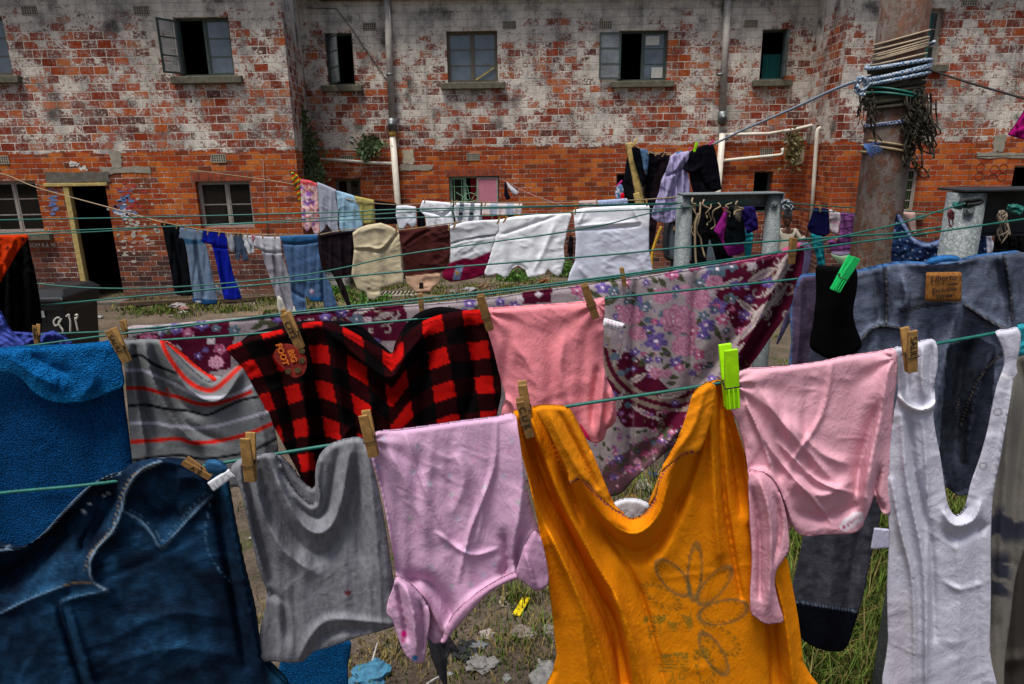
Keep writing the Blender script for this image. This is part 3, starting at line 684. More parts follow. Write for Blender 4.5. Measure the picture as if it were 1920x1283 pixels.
# ------------------------------------------------------------------ ground
gx, gy = np.meshgrid(np.concatenate([np.linspace(-40, -7, 14), np.linspace(-6.5, 6.5, 150), np.linspace(7, 40, 14)]), np.concatenate([np.linspace(-25, 1, 14), np.linspace(1.3, 14, 170), np.linspace(15, 60, 12)]))
gz = (fbm(gx*1.3, gy*1.3, 3, 4)-.5)*.14+(fbm(gx*6, gy*6, 8, 3)-.5)*.035
def gh(x, y): x = np.array([x]); y = np.array([y]); return float(((fbm(x*1.3, y*1.3, 3, 4)-.5)*.14+(fbm(x*6, y*6, 8, 3)-.5)*.035)[0])
gz = gz-(gy > 14.5)*.4
ny_, nx_ = gx.shape; idx = np.arange(nx_*ny_).reshape(ny_, nx_)
me = bpy.data.meshes.new('ground'); me.from_pydata(np.stack([gx, gy, gz], -1).reshape(-1, 3).tolist(), [], np.stack([idx[:-1, :-1], idx[:-1, 1:], idx[1:, 1:], idx[1:, :-1]], -1).reshape(-1, 4).tolist())
m, nt, b = newmat('trodden_earth'); tc = N(nt, 'ShaderNodeTexCoord').outputs['Object']; L = nt.links
e1 = ramp(nt, noise(nt, tc, 1.2, 6, .65), [(.3, (.07, .052, .038)), (.5, (.13, .10, .075)), (.72, (.21, .165, .12))])
e1 = mixc(nt, 1, e1, ramp(nt, noise(nt, tc, 38, 5, .75), [(.3, .5), (.65, 1.35)]), 'MULTIPLY')
gm = mapr(nt, mth(nt, 'ADD', noise(nt, tc, .9, 4, .6), mth(nt, 'MULTIPLY', noise(nt, tc, 9, 4, .7), .6)), .88, 1.0)
e1 = mixc(nt, mth(nt, 'MULTIPLY', gm, .75), e1, ramp(nt, noise(nt, tc, 60, 3, .7), [(.3, (.03, .04, .012)), (.7, (.10, .12, .035))]))
L.new(e1, b.inputs['Base Color']); b.inputs['Roughness'].default_value = .97; b.inputs['Specular IOR Level'].default_value = .1
bump(nt, b, mth(nt, 'ADD', noise(nt, tc, 30, 6, .75), noise(nt, tc, 120, 3, .7)), .8, .02)
gr_ = link('ground', me, m, None, True); tag(gr_, kind='structure')
# ------------------------------------------------------------------ posts, pole, lines
def galv_mat():
    m, nt, b = newmat('galvanised_steel'); tc = N(nt, 'ShaderNodeTexCoord').outputs['Object']
    vo = N(nt, 'ShaderNodeTexVoronoi'); vo.inputs['Scale'].default_value = 170; nt.links.new(tc, vo.inputs['Vector'])
    sp = N(nt, 'ShaderNodeSeparateColor'); nt.links.new(vo.outputs['Color'], sp.inputs[0])
    c = ramp(nt, mth(nt, 'ADD', mth(nt, 'MULTIPLY', sp.outputs[0], .5), mth(nt, 'MULTIPLY', noise(nt, tc, 8, 5), .6)), [(.2, (.075, .09, .092)), (.6, (.135, .155, .16)), (.85, (.25, .275, .28))])
    nt.links.new(c, b.inputs['Base Color']); b.inputs['Metallic'].default_value = .15; b.inputs['Roughness'].default_value = .7; return m
M_GALV = galv_mat()
M_BLKM = plain('dark_steel', '#25282a', .7, .3, var=.4)
M_ROPEG = plain('green_line', '#0e5a50', .45, var=.25, scale=60, bs=.2)
M_ROPEN = plain('natural_rope', '#8a7a5e', .9, var=.3, scale=60, bs=.4)
M_ROPEP = plain('pink_cord', '#8a6a62', .9)
M_ROPED = plain('dark_rope', '#2e2a1f', .95, var=.4, scale=60, bs=.4)
def braid_mat(name, a, b_, sc=90):
    m, nt, b = newmat(name); tc = N(nt, 'ShaderNodeTexCoord').outputs['Object']
    vo = N(nt, 'ShaderNodeTexChecker'); vo.inputs['Scale'].default_value = sc; nt.links.new(tc, vo.inputs['Vector']); vo.inputs['Color1'].default_value = (*srgb(a), 1); vo.inputs['Color2'].default_value = (*srgb(b_), 1)
    nt.links.new(vo.outputs['Color'], b.inputs['Base Color']); b.inputs['Roughness'].default_value = .85; return m
M_BRAID = braid_mat('braided_blue_rope', '#aeb4bb', '#2b5f86')
def catmull3(P, n=8):
    return [Vector(p) for p in cat_rom([tuple(p) for p in P], False, n)]
def rope(name, pts, Y, r, mat, label, group=None, n=7, cat='clothesline', sub=8):
    """pts photo pixels, with own distance per point"""
    Ys = Y if isinstance(Y, (list, tuple)) and len(Y) == len(pts) else [Y]*len(pts)
    P = catmull3([R(a, b_, yy) for (a, b_), yy in zip(pts, Ys)], sub)
    org = P[0].copy(); m = MB(); m.tube([p-org for p in P], r, n)
    o = m.build(name, mat, None, True); o.location = org; tag(o, label, cat, group); return o
GL = 'green plastic clotheslines strung across the yard'
def line(pts, Ys, label, r=.0028, mat=None, group=GL, nm='clothesline'): return rope(nm, pts, Ys, r, mat or M_ROPEG, label, group)
YA = (1.077, 1.208); YB = (1.538, 1.64); YCc = (1.72, 2.1); YD = (2.02, 2.3)
def yl(Y, x): return float(1/(1/Y[0]+(1/Y[1]-1/Y[0])*x/1920))
def yline(pts, Y, *a, **k): return line(pts, [yl(Y, p[0]) for p in pts], *a, **k)
yline([(-150, 946), (0, 925), (200, 905), (430, 866), (600, 838), (840, 800), (1065, 762), (1290, 728), (1500, 694), (1700, 655), (1880, 622), (2050, 588)], YA, 'nearest thick green clothesline holding the orange shirt and white romper', r=.0032)
yline([(-150, 690), (0, 660), (230, 645), (306, 638), (465, 627), (674, 608), (758, 601), (920, 585), (1135, 560), (1300, 543), (1498, 523), (1700, 500), (1980, 478)], YB, 'green clothesline carrying the blue towel, plaid shirt and pink shirt')
yline([(-150, 676), (0, 656), (203, 629), (306, 618), (530, 588), (640, 576), (900, 548), (1140, 519), (1400, 482), (1560, 461), (1750, 436), (1980, 402)], YCc, 'empty green clothesline just in front of the floral sheet')
yline([(-150, 640), (110, 626), (235, 619), (500, 594), (790, 566), (1000, 541), (1200, 514), (1400, 484), (1522, 456), (1603, 438), (1687, 419), (1774, 392), (1806, 383)], YD, 'green clothesline the floral sheet is folded over')
line([(-150, 590), (0, 580), (161, 565), (415, 541), (640, 520), (828, 503), (1140, 478), (1284, 464), (1560, 445), (1712, 434), (1861, 405), (1980, 372)], [3.0]*12, 'empty green clothesline crossing in front of the beige shirt', r=.004)
line([(-150, 512), (0, 525), (168, 540), (335, 538), (536, 520), (640, 503), (748, 479), (929, 453), (1040, 438), (1137, 421), (1224, 399), (1354, 379)], [3.6]*9+[4.0, 4.3, 4.36], 'slack green clothesline sagging low on the left', r=.004)
line([(-150, 419), (0, 413), (300, 407), (640, 398), (745, 393), (1140, 384), (1280, 381), (1400, 378)], [4.1]*6+[4.36]*2, 'uppermost of the three green lines meeting at the steel frame', r=.0042)
line([(-150, 446), (0, 438), (215, 429), (500, 418), (745, 409), (900, 405), (1140, 396), (1290, 388), (1340, 379)], [4.5]*7+[4.42, 4.36], 'second of the three green lines meeting at the steel frame', r=.0042)
line([(-60, 447), (50, 441), (211, 433), (285, 427), (480, 417), (700, 402), (900, 392), (1160, 385), (1300, 383)], [4.8]*8+[4.4], 'lowest of the three green lines meeting at the steel frame', r=.004)
line([(1472, 380), (1500, 383), (1605, 390), (1700, 396), (1800, 400), (1870, 405), (1980, 412)], [4.4, 4.5, 4.8, 4.8, 4.8, 4.8, 4.8], 'green clothesline running right from the rope knot', r=.0045)
line([(1478, 388), (1520, 394), (1610, 400), (1700, 404), (1780, 416), (1850, 440)], [4.4, 4.6, 4.9, 4.9, 4.9, 4.9], 'thin green clothesline just below the one from the knot', r=.003)
WL = 'pale cords strung to the building'
line([(-120, 300), (0, 325), (70, 352), (200, 388), (300, 416)], [11.3, 10.8, 10.4, 9.2, 8.2], 'pale cord running from the left wall down to the trousers', r=.008, mat=M_ROPEN, group=WL, nm='cord')
line([(300, 416), (400, 434), (520, 441), (610, 440), (700, 436)], [8.2]*5, 'cord the folded trousers hang from', r=.006, mat=M_ROPEN, group=WL, nm='cord')
line([(353, 318), (430, 328), (545, 345), (640, 372), (740, 384), (850, 379), (980, 381), (1085, 380), (1200, 375), (1290, 368)], [11.8, 11.2, 9.6, 9.3, 9.3, 9.3, 9.3, 8, 6, 4.5], 'grey cord behind the white towels', r=.006, mat=M_ROPEN, group=WL, nm='cord')
line([(944, 338), (985, 360), (1050, 384), (1075, 386)], [13.5, 12, 10, 9.3], 'pinkish cord from the red curtained window', r=.007, mat=M_ROPEP, group=WL, nm='cord')
line([(600, 440), (660, 430), (745, 432), (850, 418), (940, 412), (1070, 398), (1218, 385), (1295, 376)], [5.4]*7+[4.5], 'cord the white and beige shirts hang from', r=.004, mat=M_ROPEN, group=WL, nm='cord')
line([(1184, 270), (1215, 285), (1250, 291), (1290, 285), (1338, 270), (1345, 266)], [6.2]*6, 'cord the dark clothes and lavender dress hang from', r=.006, mat=M_ROPEN, group=WL, nm='cord')
rope('rope', [(1338, 271), (1385, 248), (1440, 224), (1500, 198), (1560, 170), (1618, 148)], [6.2, 5.7, 5.2, 4.7, 4.2, 3.82], .0085, M_BRAID, 'blue and white braided rope pulled tight to the rusty pole', None, cat='rope')
rope('rope', [(1736, 128), (1790, 147), (1850, 165), (1990, 205)], [3.8, 3.6, 3.4, 3.1], .005, plain('black_cord', '#1c1a1a', .8), 'dark cord leaving the rusty pole to the right', None, cat='rope')
# rusty pole
def rust_mat():
    m, nt, b = newmat('rusty_painted_steel'); tc = N(nt, 'ShaderNodeTexCoord').outputs['Object']
    mp = N(nt, 'ShaderNodeMapping'); mp.inputs['Scale'].default_value = (1, 1, .55); nt.links.new(tc, mp.inputs[0]); v = mp.outputs[0]
    n1 = noise(nt, v, 5, 6, .65, .4); n2 = noise(nt, v, 38, 5, .7)
    paint_ = ramp(nt, noise(nt, v, 9, 4), [(.3, (.075, .055, .042)), (.7, (.18, .145, .125))])
    rust = ramp(nt, noise(nt, v, 20, 4, .7), [(.3, (.055, .022, .014)), (.7, (.16, .062, .03))])
    f = mapr(nt, mth(nt, 'ADD', mth(nt, 'MULTIPLY', n1, .75), mth(nt, 'MULTIPLY', n2, .6)), .64, .73)
    nt.links.new(mixc(nt, f, paint_, rust), b.inputs['Base Color']); b.inputs['Roughness'].default_value = .8
    bump(nt, b, mth(nt, 'ADD', f, n2), .5, .004); return m
YP = 3.9
base = G(1622, 700); px_ = R(1680, 200, YP); m = MB(); X0 = R(1645, 420, YP).x
m.tube([(X0, YP, -.1), (X0, YP, 1.2), (X0, YP, 2.6), (X0, YP, 4.2)], .122, 40)
pole = m.build('steel_pole', rust_mat(), None, True); tag(pole, 'tall thick rusty steel pole with peeling grey paint, ropes wound round it', 'pole')
def coil(name, ys, mat, label, turns, r=.006, slope=0., R0=.13, jit=.006, cat='rope', seed=1, group='ropes wound round the rusty pole', amp=.0):
    rs = random.Random(seed); za = R(1680, ys[0], YP-.13).z; zb = R(1680, ys[1], YP-.13).z; P = []; n = int(turns*26)
    ph = rs.uniform(0, 6)
    zoff = [rs.uniform(-amp, amp) for _ in range(int(turns)+3)]
    for i in range(n+1):
        a = 2*math.pi*turns*i/n; k = a/(2*math.pi); zo = zoff[int(k)]*(1-k % 1)+zoff[int(k)+1]*(k % 1)
        P.append(Vector((X0+(R0+rs.uniform(-jit, jit)*.3)*math.cos(a+ph), YP+R0*math.sin(a+ph), za+(zb-za)*i/n+slope*math.cos(a+ph)+zo)))
    org = P[0].copy(); m = MB(); m.tube([p-org for p in P], r, 7); o = m.build(name, mat, None, True); o.location = org; return tag(o, label, cat, group)
coil('rope', (66, 112), plain('cream_cord', '#a3927a', .8, var=.2), 'bundle of cream cord wound at the top of the rusty pole', 8, .005, .035, .128, amp=.022)
coil('rope', (112, 150), M_ROPED, 'brown cord wound under the cream one on the pole', 6, .009, .02, .135, seed=4, amp=.02)
coil('rope', (100, 152), M_BRAID, 'blue and white braided rope coiled round the rusty pole', 4, .0105, .035, .152, seed=2, amp=.03)
coil('rope', (152, 195), M_ROPED, 'old weathered rope wound in a thick band on the pole', 7, .011, .02, .135, seed=6, amp=.02)
coil('rope', (172, 182), M_ROPEG, 'green line wrapped over the weathered rope band', 2, .006, -.03, .15, seed=8, amp=.02)
coil('rope', (224, 232), braid_mat('blue_rope', '#8c93a6', '#24365c'), 'thin dark blue striped rope tied round the pole', 3, .005, .02, .127, seed=9, amp=.006)
coil('rope', (270, 290), M_ROPEN, 'lowest beige rope looped twice round the pole', 2, .007, -.02, .13, seed=10, amp=.01)
# hanging tangle of rope ends, right side of the pole
rs = random.Random(5)
m = MB()
for k in range(46):
    x = rs.gauss(1722, 13); y0 = rs.uniform(165, 200); L_ = rs.uniform(50, 125)
    if k > 34: x = rs.gauss(1632, 10); L_ = rs.uniform(25, 70)
    P = []
    for i in range(8):
        P.append(R(x+rs.gauss(0, 1.6)*i/3+(k % 5-2)*i*.9, y0+L_*i/7, YP-.15+rs.uniform(-.02, .02)))
    m.tube(catmull3(P, 3), rs.uniform(.002, .006), 5)
for k in range(34):
    x = rs.gauss(1724, 10); y = rs.gauss(245, 26); P = [R(x+14*math.cos(i*1.1+k)+rs.gauss(0, 3), y+13*math.sin(i*1.3+k), YP-.14+rs.uniform(-.05, .05)) for i in range(7)]
    m.tube(catmull3(P, 3), rs.uniform(.0015, .0045), 5)
org = R(1720, 200, YP-.15); m.v = [tuple(Vector(v)-org) for v in m.v]
o = m.build('rope_tangle', M_ROPED, None, True); o.location = org; tag(o, 'dark tangle of rope ends hanging off the right side of the pole', 'rope')
m = MB()
for k in range(40):
    x = 1622; y = 272; a_ = rs.uniform(-.2, 1.3); L_ = rs.uniform(10, 36)
    P = [R(x+L_*math.cos(a_)*t+rs.gauss(0, 1.5), y+L_*math.sin(a_)*t+rs.gauss(0, 1.5), YP-.16) for t in (0, .4, .7, 1)]; m.tube(P, .0016, 4)
org = R(1622, 272, YP-.16); m.v = [tuple(Vector(v)-org) for v in m.v]
o = m.build('frayed_rope', plain('frayed_blue', '#4d6aa0', .9), None, True); o.location = org; tag(o, 'frayed blue rope end tied round the lower part of the pole', 'rope')
m = MB(); P = [(1625, 100+45), (1613, 152), (1608, 163), (1616, 170), (1626, 160), (1618, 146), (1608, 150), (1604, 166), (1610, 176), (1622, 178)]
P = [R(a, b_, YP-.16+.015*math.sin(i*2)) for i, (a, b_) in enumerate(P)]; org = P[0].copy(); m.tube(catmull3([p-org for p in P], 5), .009, 7)
o = m.build('rope_knot', M_BRAID, None, True); o.location = org; tag(o, 'knot in the braided blue rope at the left edge of the pole', 'rope')
# steel line posts
def bolt(mb, p, r=.014):
    p = Vector(p); mb.tube([p, p+Vector((0, -.012, 0))], r, 6); mb.tube([p+Vector((0, .002, 0)), p+Vector((0, -.003, 0))], r*1.5, 12)
def post_frame(nm, label, xa, xb, ytop, Y, rad, bar=(0, 0), one=False):
    e = empty(nm, G(xa, 700)*0+Vector((R(xa, ytop, Y).x, Y, 0)), label, 'clothes post')
    zt = R((xa+xb)/2, ytop, Y).z
    for x in ((xa,) if one else (xa, xb)):
        m = MB(); X = R(x, ytop+10, Y).x; m.tube([(X, Y, -.2), (X, Y, zt-.005)], rad, 28); m.build('post', M_GALV, e, True)
        m = MB(); bolt(m, (X-rad*.35, Y-rad-.004 if not one else Y-rad*.95, zt-.06), .014); m.build('bolt', M_GALV, e)
    m = MB(); x0 = R(bar[0], ytop, Y).x; x1 = R(bar[1], ytop, Y).x; hh = .075 if not one else .16; yb = Y-rad-.003 if not one else Y+rad+.02
    yb0 = Y+.0 if not one else Y-.02
    m.box((x0, Y-.07, zt), (x1, Y+.09, zt+.008)); xs_ = x0 if not one else X+rad+.005; m.box((xs_, Y+.05, zt-hh), (x1, Y+.09, zt-.001))
    m.box((xs_, Y+.02, zt-hh-.007), (x1, Y+.09, zt-hh-.001))
    if not one:
        m.box((x1-.008, Y-.07, zt-hh*1.3), (x1, Y+.08, zt-.001))
    m.build('crossbar', M_GALV if not one else M_BLKM, e, bevel=.002)
    return e, zt
f1, z1 = post_frame('clothes_post', 'galvanised steel frame on two short posts with a channel crossbar, rope ends tied on', 1284, 1452, 364, 4.4, .05, (1276, 1464))
f2, z2 = post_frame('clothes_post', 'thick galvanised post with a bolt and dark crossbar at the right edge', 1812, 1812, 358, 2.5, .062, (1785, 2010), True)
# rope ends on frame 1
m = MB(); rs = random.Random(12)
for k, (x, y0, L_) in enumerate(((1302, 385, 60), (1312, 380, 100), (1330, 382, 42), (1340, 380, 50), (1365, 380, 26), (1300, 372, 24), (1380, 378, 22), (1322, 376, 34))):
    P = [R(x+rs.gauss(0, 4), y0+L_*i/6+rs.gauss(0, 2), 4.3-.02*math.sin(i)) for i in range(7)]; m.tube(catmull3(P, 4), rs.uniform(.003, .006), 6)
org = R(1320, 375, 4.3); m.v = [tuple(Vector(v)-org) for v in m.v]
o = m.build('rope_ends', M_ROPEN, None, True); o.location = org; tag(o, 'beige rope ends dangling from the crossbar of the steel frame', 'rope')
m = MB(); P = [R(1310, 400, 4.28), R(1304, 420, 4.28), R(1303, 440, 4.28), R(1304, 480, 4.28), R(1306, 500, 4.28)]; org = P[0].copy(); m.tube(catmull3([p-org for p in P]), .007, 6)
o = m.build('rope', M_ROPEN, None, True); o.location = org; tag(o, 'long straight beige rope hanging beside the left post of the steel frame', 'rope')
m = MB()
for k in range(16):
    P = [R(1476+9*math.cos(i*1.6+k)+rs.gauss(0, 2), 384+9*math.sin(i*1.9+k)+(8 if k > 11 else 0), 4.35+rs.uniform(-.04, .04)) for i in range(6)]; m.tube(catmull3(P, 3), .006, 6)
org = R(1476, 384, 4.35); m.v = [tuple(Vector(v)-org) for v in m.v]
o = m.build('rope_knot', braid_mat('bw_rope', '#9aa3aa', '#1d2a33', 60), None, True); o.location = org; tag(o, 'thick knot of black and white rope right of the steel frame', 'rope')
# hooks with green line on post 2
def tangle(cx, cy, Y, n, rx, ry, r, mat, label, nm='rope_knot', seed=0, tail=0):
    rs = random.Random(seed); m = MB()
    for k in range(n):
        P = [R(cx+rx*math.cos(i*1.5+k*1.1)*rs.uniform(.4, 1), cy+ry*math.sin(i*1.8+k)*rs.uniform(.4, 1), Y+rs.uniform(-.02, .02)) for i in range(6)]
        if tail and k % 2: P += [R(cx+rs.uniform(-rx, rx*1.6), cy+ry+tail*rs.uniform(.3, 1)*j/2, Y) for j in (1, 2)]
        m.tube(catmull3(P, 3), r, 6)
    org = R(cx, cy, Y); m.v = [tuple(Vector(v)-org) for v in m.v]; o = m.build(nm, mat, None, True); o.location = org; return tag(o, label, 'rope')
tangle(1795, 386, 2.32, 7, 9, 6, .0045, M_ROPEG, 'green knot pulled tight on the thick post hook', seed=1)
tangle(1812, 385, 2.33, 6, 14, 5, .0045, M_ROPEG, 'green line wound along the steel hook of the thick post', seed=2)
tangle(1879, 408, 2.3, 16, 10, 14, .0022, plain('tan_string', '#7d7060', .95), 'frayed ball of tan string tied on the line at the right', seed=3, tail=46)
tangle(1905, 393, 2.34, 9, 17, 9, .0045, M_ROPEG, 'green knots on the dark crossbar at the right edge', seed=4)
tangle(1783, 402, 2.33, 8, 7, 12, .0012, plain('red_string', '#8c4a50', .95), 'wisp of faded red string hanging from the green knot', seed=5, tail=16)
rope('hook', [(1800, 388), (1805, 377), (1820, 375), (1836, 373), (1840, 378), (1832, 382), (1812, 384)], [2.3]*7, .008, M_BLKM, 'bent steel hook holding the green line on the thick post', None, cat='hook')
# wooden prop
M_PROP = plain('split_timber', '#b39a5c', .85, var=.45, scale=22, bs=.4)
pr = empty('wooden_prop', R(1206, 400, 6.3), 'rough yellow timber prop holding up the line of dark clothes', 'prop')
m = MB(); m.bar(R(1179, 268, 6.25), R(1222, 485, 6.25), .062, .035); m.build('pole', M_PROP, pr, bevel=.006)
m = MB(); m.bar(R(1193, 362, 6.2), R(1202, 410, 6.2), .055, .03); m.build('splint', M_PROP, pr, bevel=.005)
o = rope('bamboo_pole', [(1240, 425), (1224, 470), (1221, 500)], 6.0, .014, plain('yellow_stick', '#c79a2a', .5), 'bright yellow stick leaning behind the white shirt', None, cat='stick')
# ------------------------------------------------------------------ pegs
def wood_peg_proto(name, colr, plastic=False):
    e = empty(name, (0, 0, 0)); LOCAL.add(e.name)
    mat = plain('peg_'+colr, colr, .45 if plastic else .8, var=.12 if plastic else .3, scale=90, bs=.15)
    prof = [(0, .0045), (.012, .006), (.03, .0075), (.05, .0065), (.08, .0042)]       # height, thickness
    for sgn in (-1, 1):
        m = MB(); vs = []; wdt = .0085
        for (h, t) in prof:
            yc = sgn*(.002+.0035*0+ (h-.03)*.0 + max(0, h-.03)*.17)
            y0 = yc; y1 = yc+sgn*t
            ww = wdt*(1 if h < .07 else .92)
            vs += [(-ww, y0, h-.045), (ww, y0, h-.045), (ww, y1, h-.045), (-ww, y1, h-.045)]
        fs = [(0, 1, 2, 3), (19, 18, 17, 16)]
        for i in range(4):
            for k in range(4): a = i*4+k; b_ = i*4+(k+1) % 4; fs.append((b_, a, a+4, b_+4))
        if sgn < 0: fs = [f[::-1] for f in fs]
        m.add(vs, fs)
        if plastic:
            for xx in (-.0055, 0, .0055): m.box((xx-.0011, sgn*.011-.001, -.043), (xx+.0011, sgn*.011+.001, -.016))
        m.build('leg', mat, e, bevel=.0009)
    m = MB(); P = []
    for a in range(40): P.append(Vector((-.0098+.0005*a, .0035*math.cos(a*1.2), -.011+.0035*math.sin(a*1.2))))
    m.tube(P, .0009, 5)
    m.tube([(-.0095, -.011, -.015), (.0095, -.011, -.015)], .0009, 5); m.tube([(-.0095, .011, -.015), (.0095, .011, -.015)], .0009, 5)
    m.tube([(-.0095, 0, -.011), (-.0098, -.011, -.015)], .0009, 5); m.tube([(.0095, 0, -.011), (.0098, -.011, -.015)], .0009, 5)
    m.build('spring', plain('spring_wire', '#3a3128', .5, .7), e, True)
    return e
PEGS = {}
def peg(x0, y0, x1, y1, Y, label, kind='wood', writing=None, group=None, cat='clothes peg', wsc=1.0):
    """from the top end (x0,y0) to the jaws (x1,y1)"""
    colr = {'wood': '#94703c', 'woodp': '#a8814e', 'wood2': '#7c5a2e', 'lime': '#9fe000', 'green': '#14b45a', 'pink': '#d02a8a', 'yellow': '#e0b01a', 'blue': '#3aa0d8'}[kind]
    pl = kind not in ('wood', 'wood2', 'woodp'); nm = 'plastic_peg' if pl else 'wooden_peg'
    if isinstance(Y, tuple): Y = yl(Y, x0)
    a = R(x0, y0, Y); b_ = R(x1, y1, Y); L_ = (a-b_).length; c = (a+b_)/2
    if kind not in PEGS:
        o = wood_peg_proto(nm, colr, pl); PEGS[kind] = (o, list(o.children) if o.children else [c_ for c_ in bpy.data.objects if c_.parent == o])
    else:
        p0, ch = PEGS[kind]; o = p0.copy(); COL.objects.link(o); LOCAL.add(o.name)
        for c_ in ch: d = c_.copy(); COL.objects.link(d); d.parent = o
    o.location = c; s = L_/.08; o.scale = (s*wsc, s*wsc, s); o.rotation_euler = (0, math.atan2(a.x-b_.x, a.z-b_.z), 0)
    tag(o, label, cat, group or 'clothes pegs on the lines')
    if writing:
        t = text('handwriting', writing[0], (0, -.0165 if writing[1] < 0 else -.0165, writing[1]), (0, 0, -1), (0, -1, 0), writing[2], plain('marker_ink', '#1c1410', .7, var=0), o, .0004)
        # face of the leg slopes: tilt the text with it
        me = t.data
        for v in me.vertices:
            z = v.co.z+.045; i = min(3, max(0, sum(z > q for q in (.012, .03, .05)))); pf = [(0, .0045), (.012, .006), (.03, .0075), (.05, .0065), (.08, .0042)]
            (h0, t0), (h1, t1) = pf[i], pf[i+1]; k = (z-h0)/(h1-h0); th = t0+(t1-t0)*k; yc = .002+max(0, z-.03)*.17
            v.co.y = -(yc+th)-.0006+(v.co.y+.0165)*.5
    return o
# ------------------------------------------------------------------ garments, nearest line
YG = (1.06, 1.19); YG1 = (1.03, 1.155); YH = (1.52, 1.62)
def ln(P, w, c, **k): return lambda p: p.line(P, w, c, **k)
def many(*fs):
    def f(p):
        for g_ in fs: g_(p)
    return f
FR = 'clothes on the nearest line'
# dark blue jeans
J1 = [(-80, 1012), (-30, 1020), (20, 1030), (50, 1022), (80, 1000), (112, 965), (150, 925), (185, 900), (205, 890), (225, 885), (250, 868), (290, 861), (345, 866), (385, 880), (408, 868), (425, 905), (440, 985), (458, 1070), (478, 1150), (490, 1230), (510, 1330), (-80, 1330)]
crest = [(345, 868), (300, 866), (262, 884), (238, 918), (228, 955), (212, 995), (180, 1030), (168, 1062), (176, 1092), (203, 1108)]
def jeans_paint(p):
    p.put(sst(.35, .8, fbm(p.x/90, p.y/110, 3, 4))*.5, '#27557c'); p.put(sst(.5, .75, fbm(p.x/130, p.y/60, 13, 3))*.8, '#0d1626')
    st = (np.sin((p.x*.35+p.y*1.0)/7+4*fbm(p.x/60, p.y/60, 5))*.5+.5)*sst(.45, .75, fbm(p.x/70, p.y/50, 7)); p.put(st*.22, '#244b6c')
    for P, w_ in (([(0, 1031), (40, 1025), (75, 1002), (118, 960), (165, 915), (205, 893), (225, 886)], 2.2), (crest[1:], 2.2)): p.line(P, w_, '#7f95a8', op=.75)
    p.line([(c[0]-9, c[1]+6) for c in crest[1:8]], 1.3, '#9c8358', dash=9, op=.7)
    p.line([(228, 957), (262, 975), (286, 1003), (298, 1025), (310, 1023), (332, 998), (360, 965), (398, 928)], 1.8, '#6c8ba6', op=.85)
    p.line([(228, 950), (262, 967), (292, 996), (303, 1014), (326, 990), (355, 957), (394, 918)], 1.3, '#5d7d99', op=.6, dash=7)
    p.line([(203, 1108), (150, 1118), (112, 1132), (128, 1190), (148, 1255), (168, 1320)], 2, '#4a6a86', op=.8)
    p.line([(0, 1150), (60, 1122), (122, 1098)], 2, '#56748f', op=.8)
    p.line([(122, 1098), (145, 1092), (170, 1092)], 1.5, '#a0834e', op=.8)
    for a in ((204, 926), (196, 931), (168, 945), (155, 957), (158, 962)): p.ell(a[0], a[1], 4, 2.2, .3, '#b9c6cf')
    p.line([(400, 915), (385, 1000), (400, 1052), (432, 1092)], 1.6, '#4e7896', op=.7, dash=12)
    p.put(sst(0, 10, p.x-(405+(p.y-880)*.24))*sst(0, 12, (430+(p.y-880)*.2)-p.x+30), '#164660', .55)
o = cloth('jeans', J1, YG, '#0c1d31', 'dark blue denim jeans pegged by the waistband, front left corner', 'jeans', FR, step=4, kind='denim', paint=jeans_paint, gap=.03,
      folds=[(crest, 13, .016), ([(190, 905), (150, 950), (118, 990), (75, 1035), (30, 1075), (-40, 1100)], 34, -.035), ([(215, 915), (190, 975), (150, 1040)], 26, -.03), ([(0, 1031), (50, 1022), (112, 965), (185, 900)], 7, .008),
             ([(228, 957), (286, 1003), (300, 1024), (332, 998), (398, 928)], 6, .006), ([(270, 940), (300, 975), (330, 950)], 26, -.016), ([(330, 895), (375, 900), (395, 930)], 22, .015),
             ([(203, 1108), (150, 1118), (112, 1132)], 6, .008), ([(112, 1132), (128, 1190), (168, 1320)], 9, -.012), ([(128, 1132), (146, 1190), (186, 1320)], 8, .006), ([(420, 900), (450, 1050), (490, 1250)], 12, .012), ([(402, 920), (425, 1050), (462, 1250)], 9, -.012),
             ([(0, 1152), (60, 1122), (125, 1098)], 7, .007), ([(230, 1180), (330, 1150), (420, 1160)], 25, .006), ([(200, 1250), (320, 1215), (430, 1230)], 22, .006)],
      wr=(.004, 70, .35, 3.5), var=.3, fk=1.15)
cloth('belt_loop', [(385, 866), (402, 862), (421, 870), (424, 884), (405, 890), (388, 884)], 1.0, '#2d587c', parent=o, step=2, kind='denim', gap=.008)
cloth('care_label', [(388, 905), (428, 880), (440, 893), (400, 922)], 1.04, '#c9ccd2', parent=None, label='white care tag sticking out beside the dark jeans', cat='label', step=2, curve=False, wr=(0, 1, 0, 1), gap=.0008, bulge=.0005, edge=2, top=1, paint=many(*[ln([(398+k*2, 907+k*2.5), (428+k*2, 888+k*2.5)], .6, '#6c6c72', dash=3, soft=.6) for k in range(4)]))
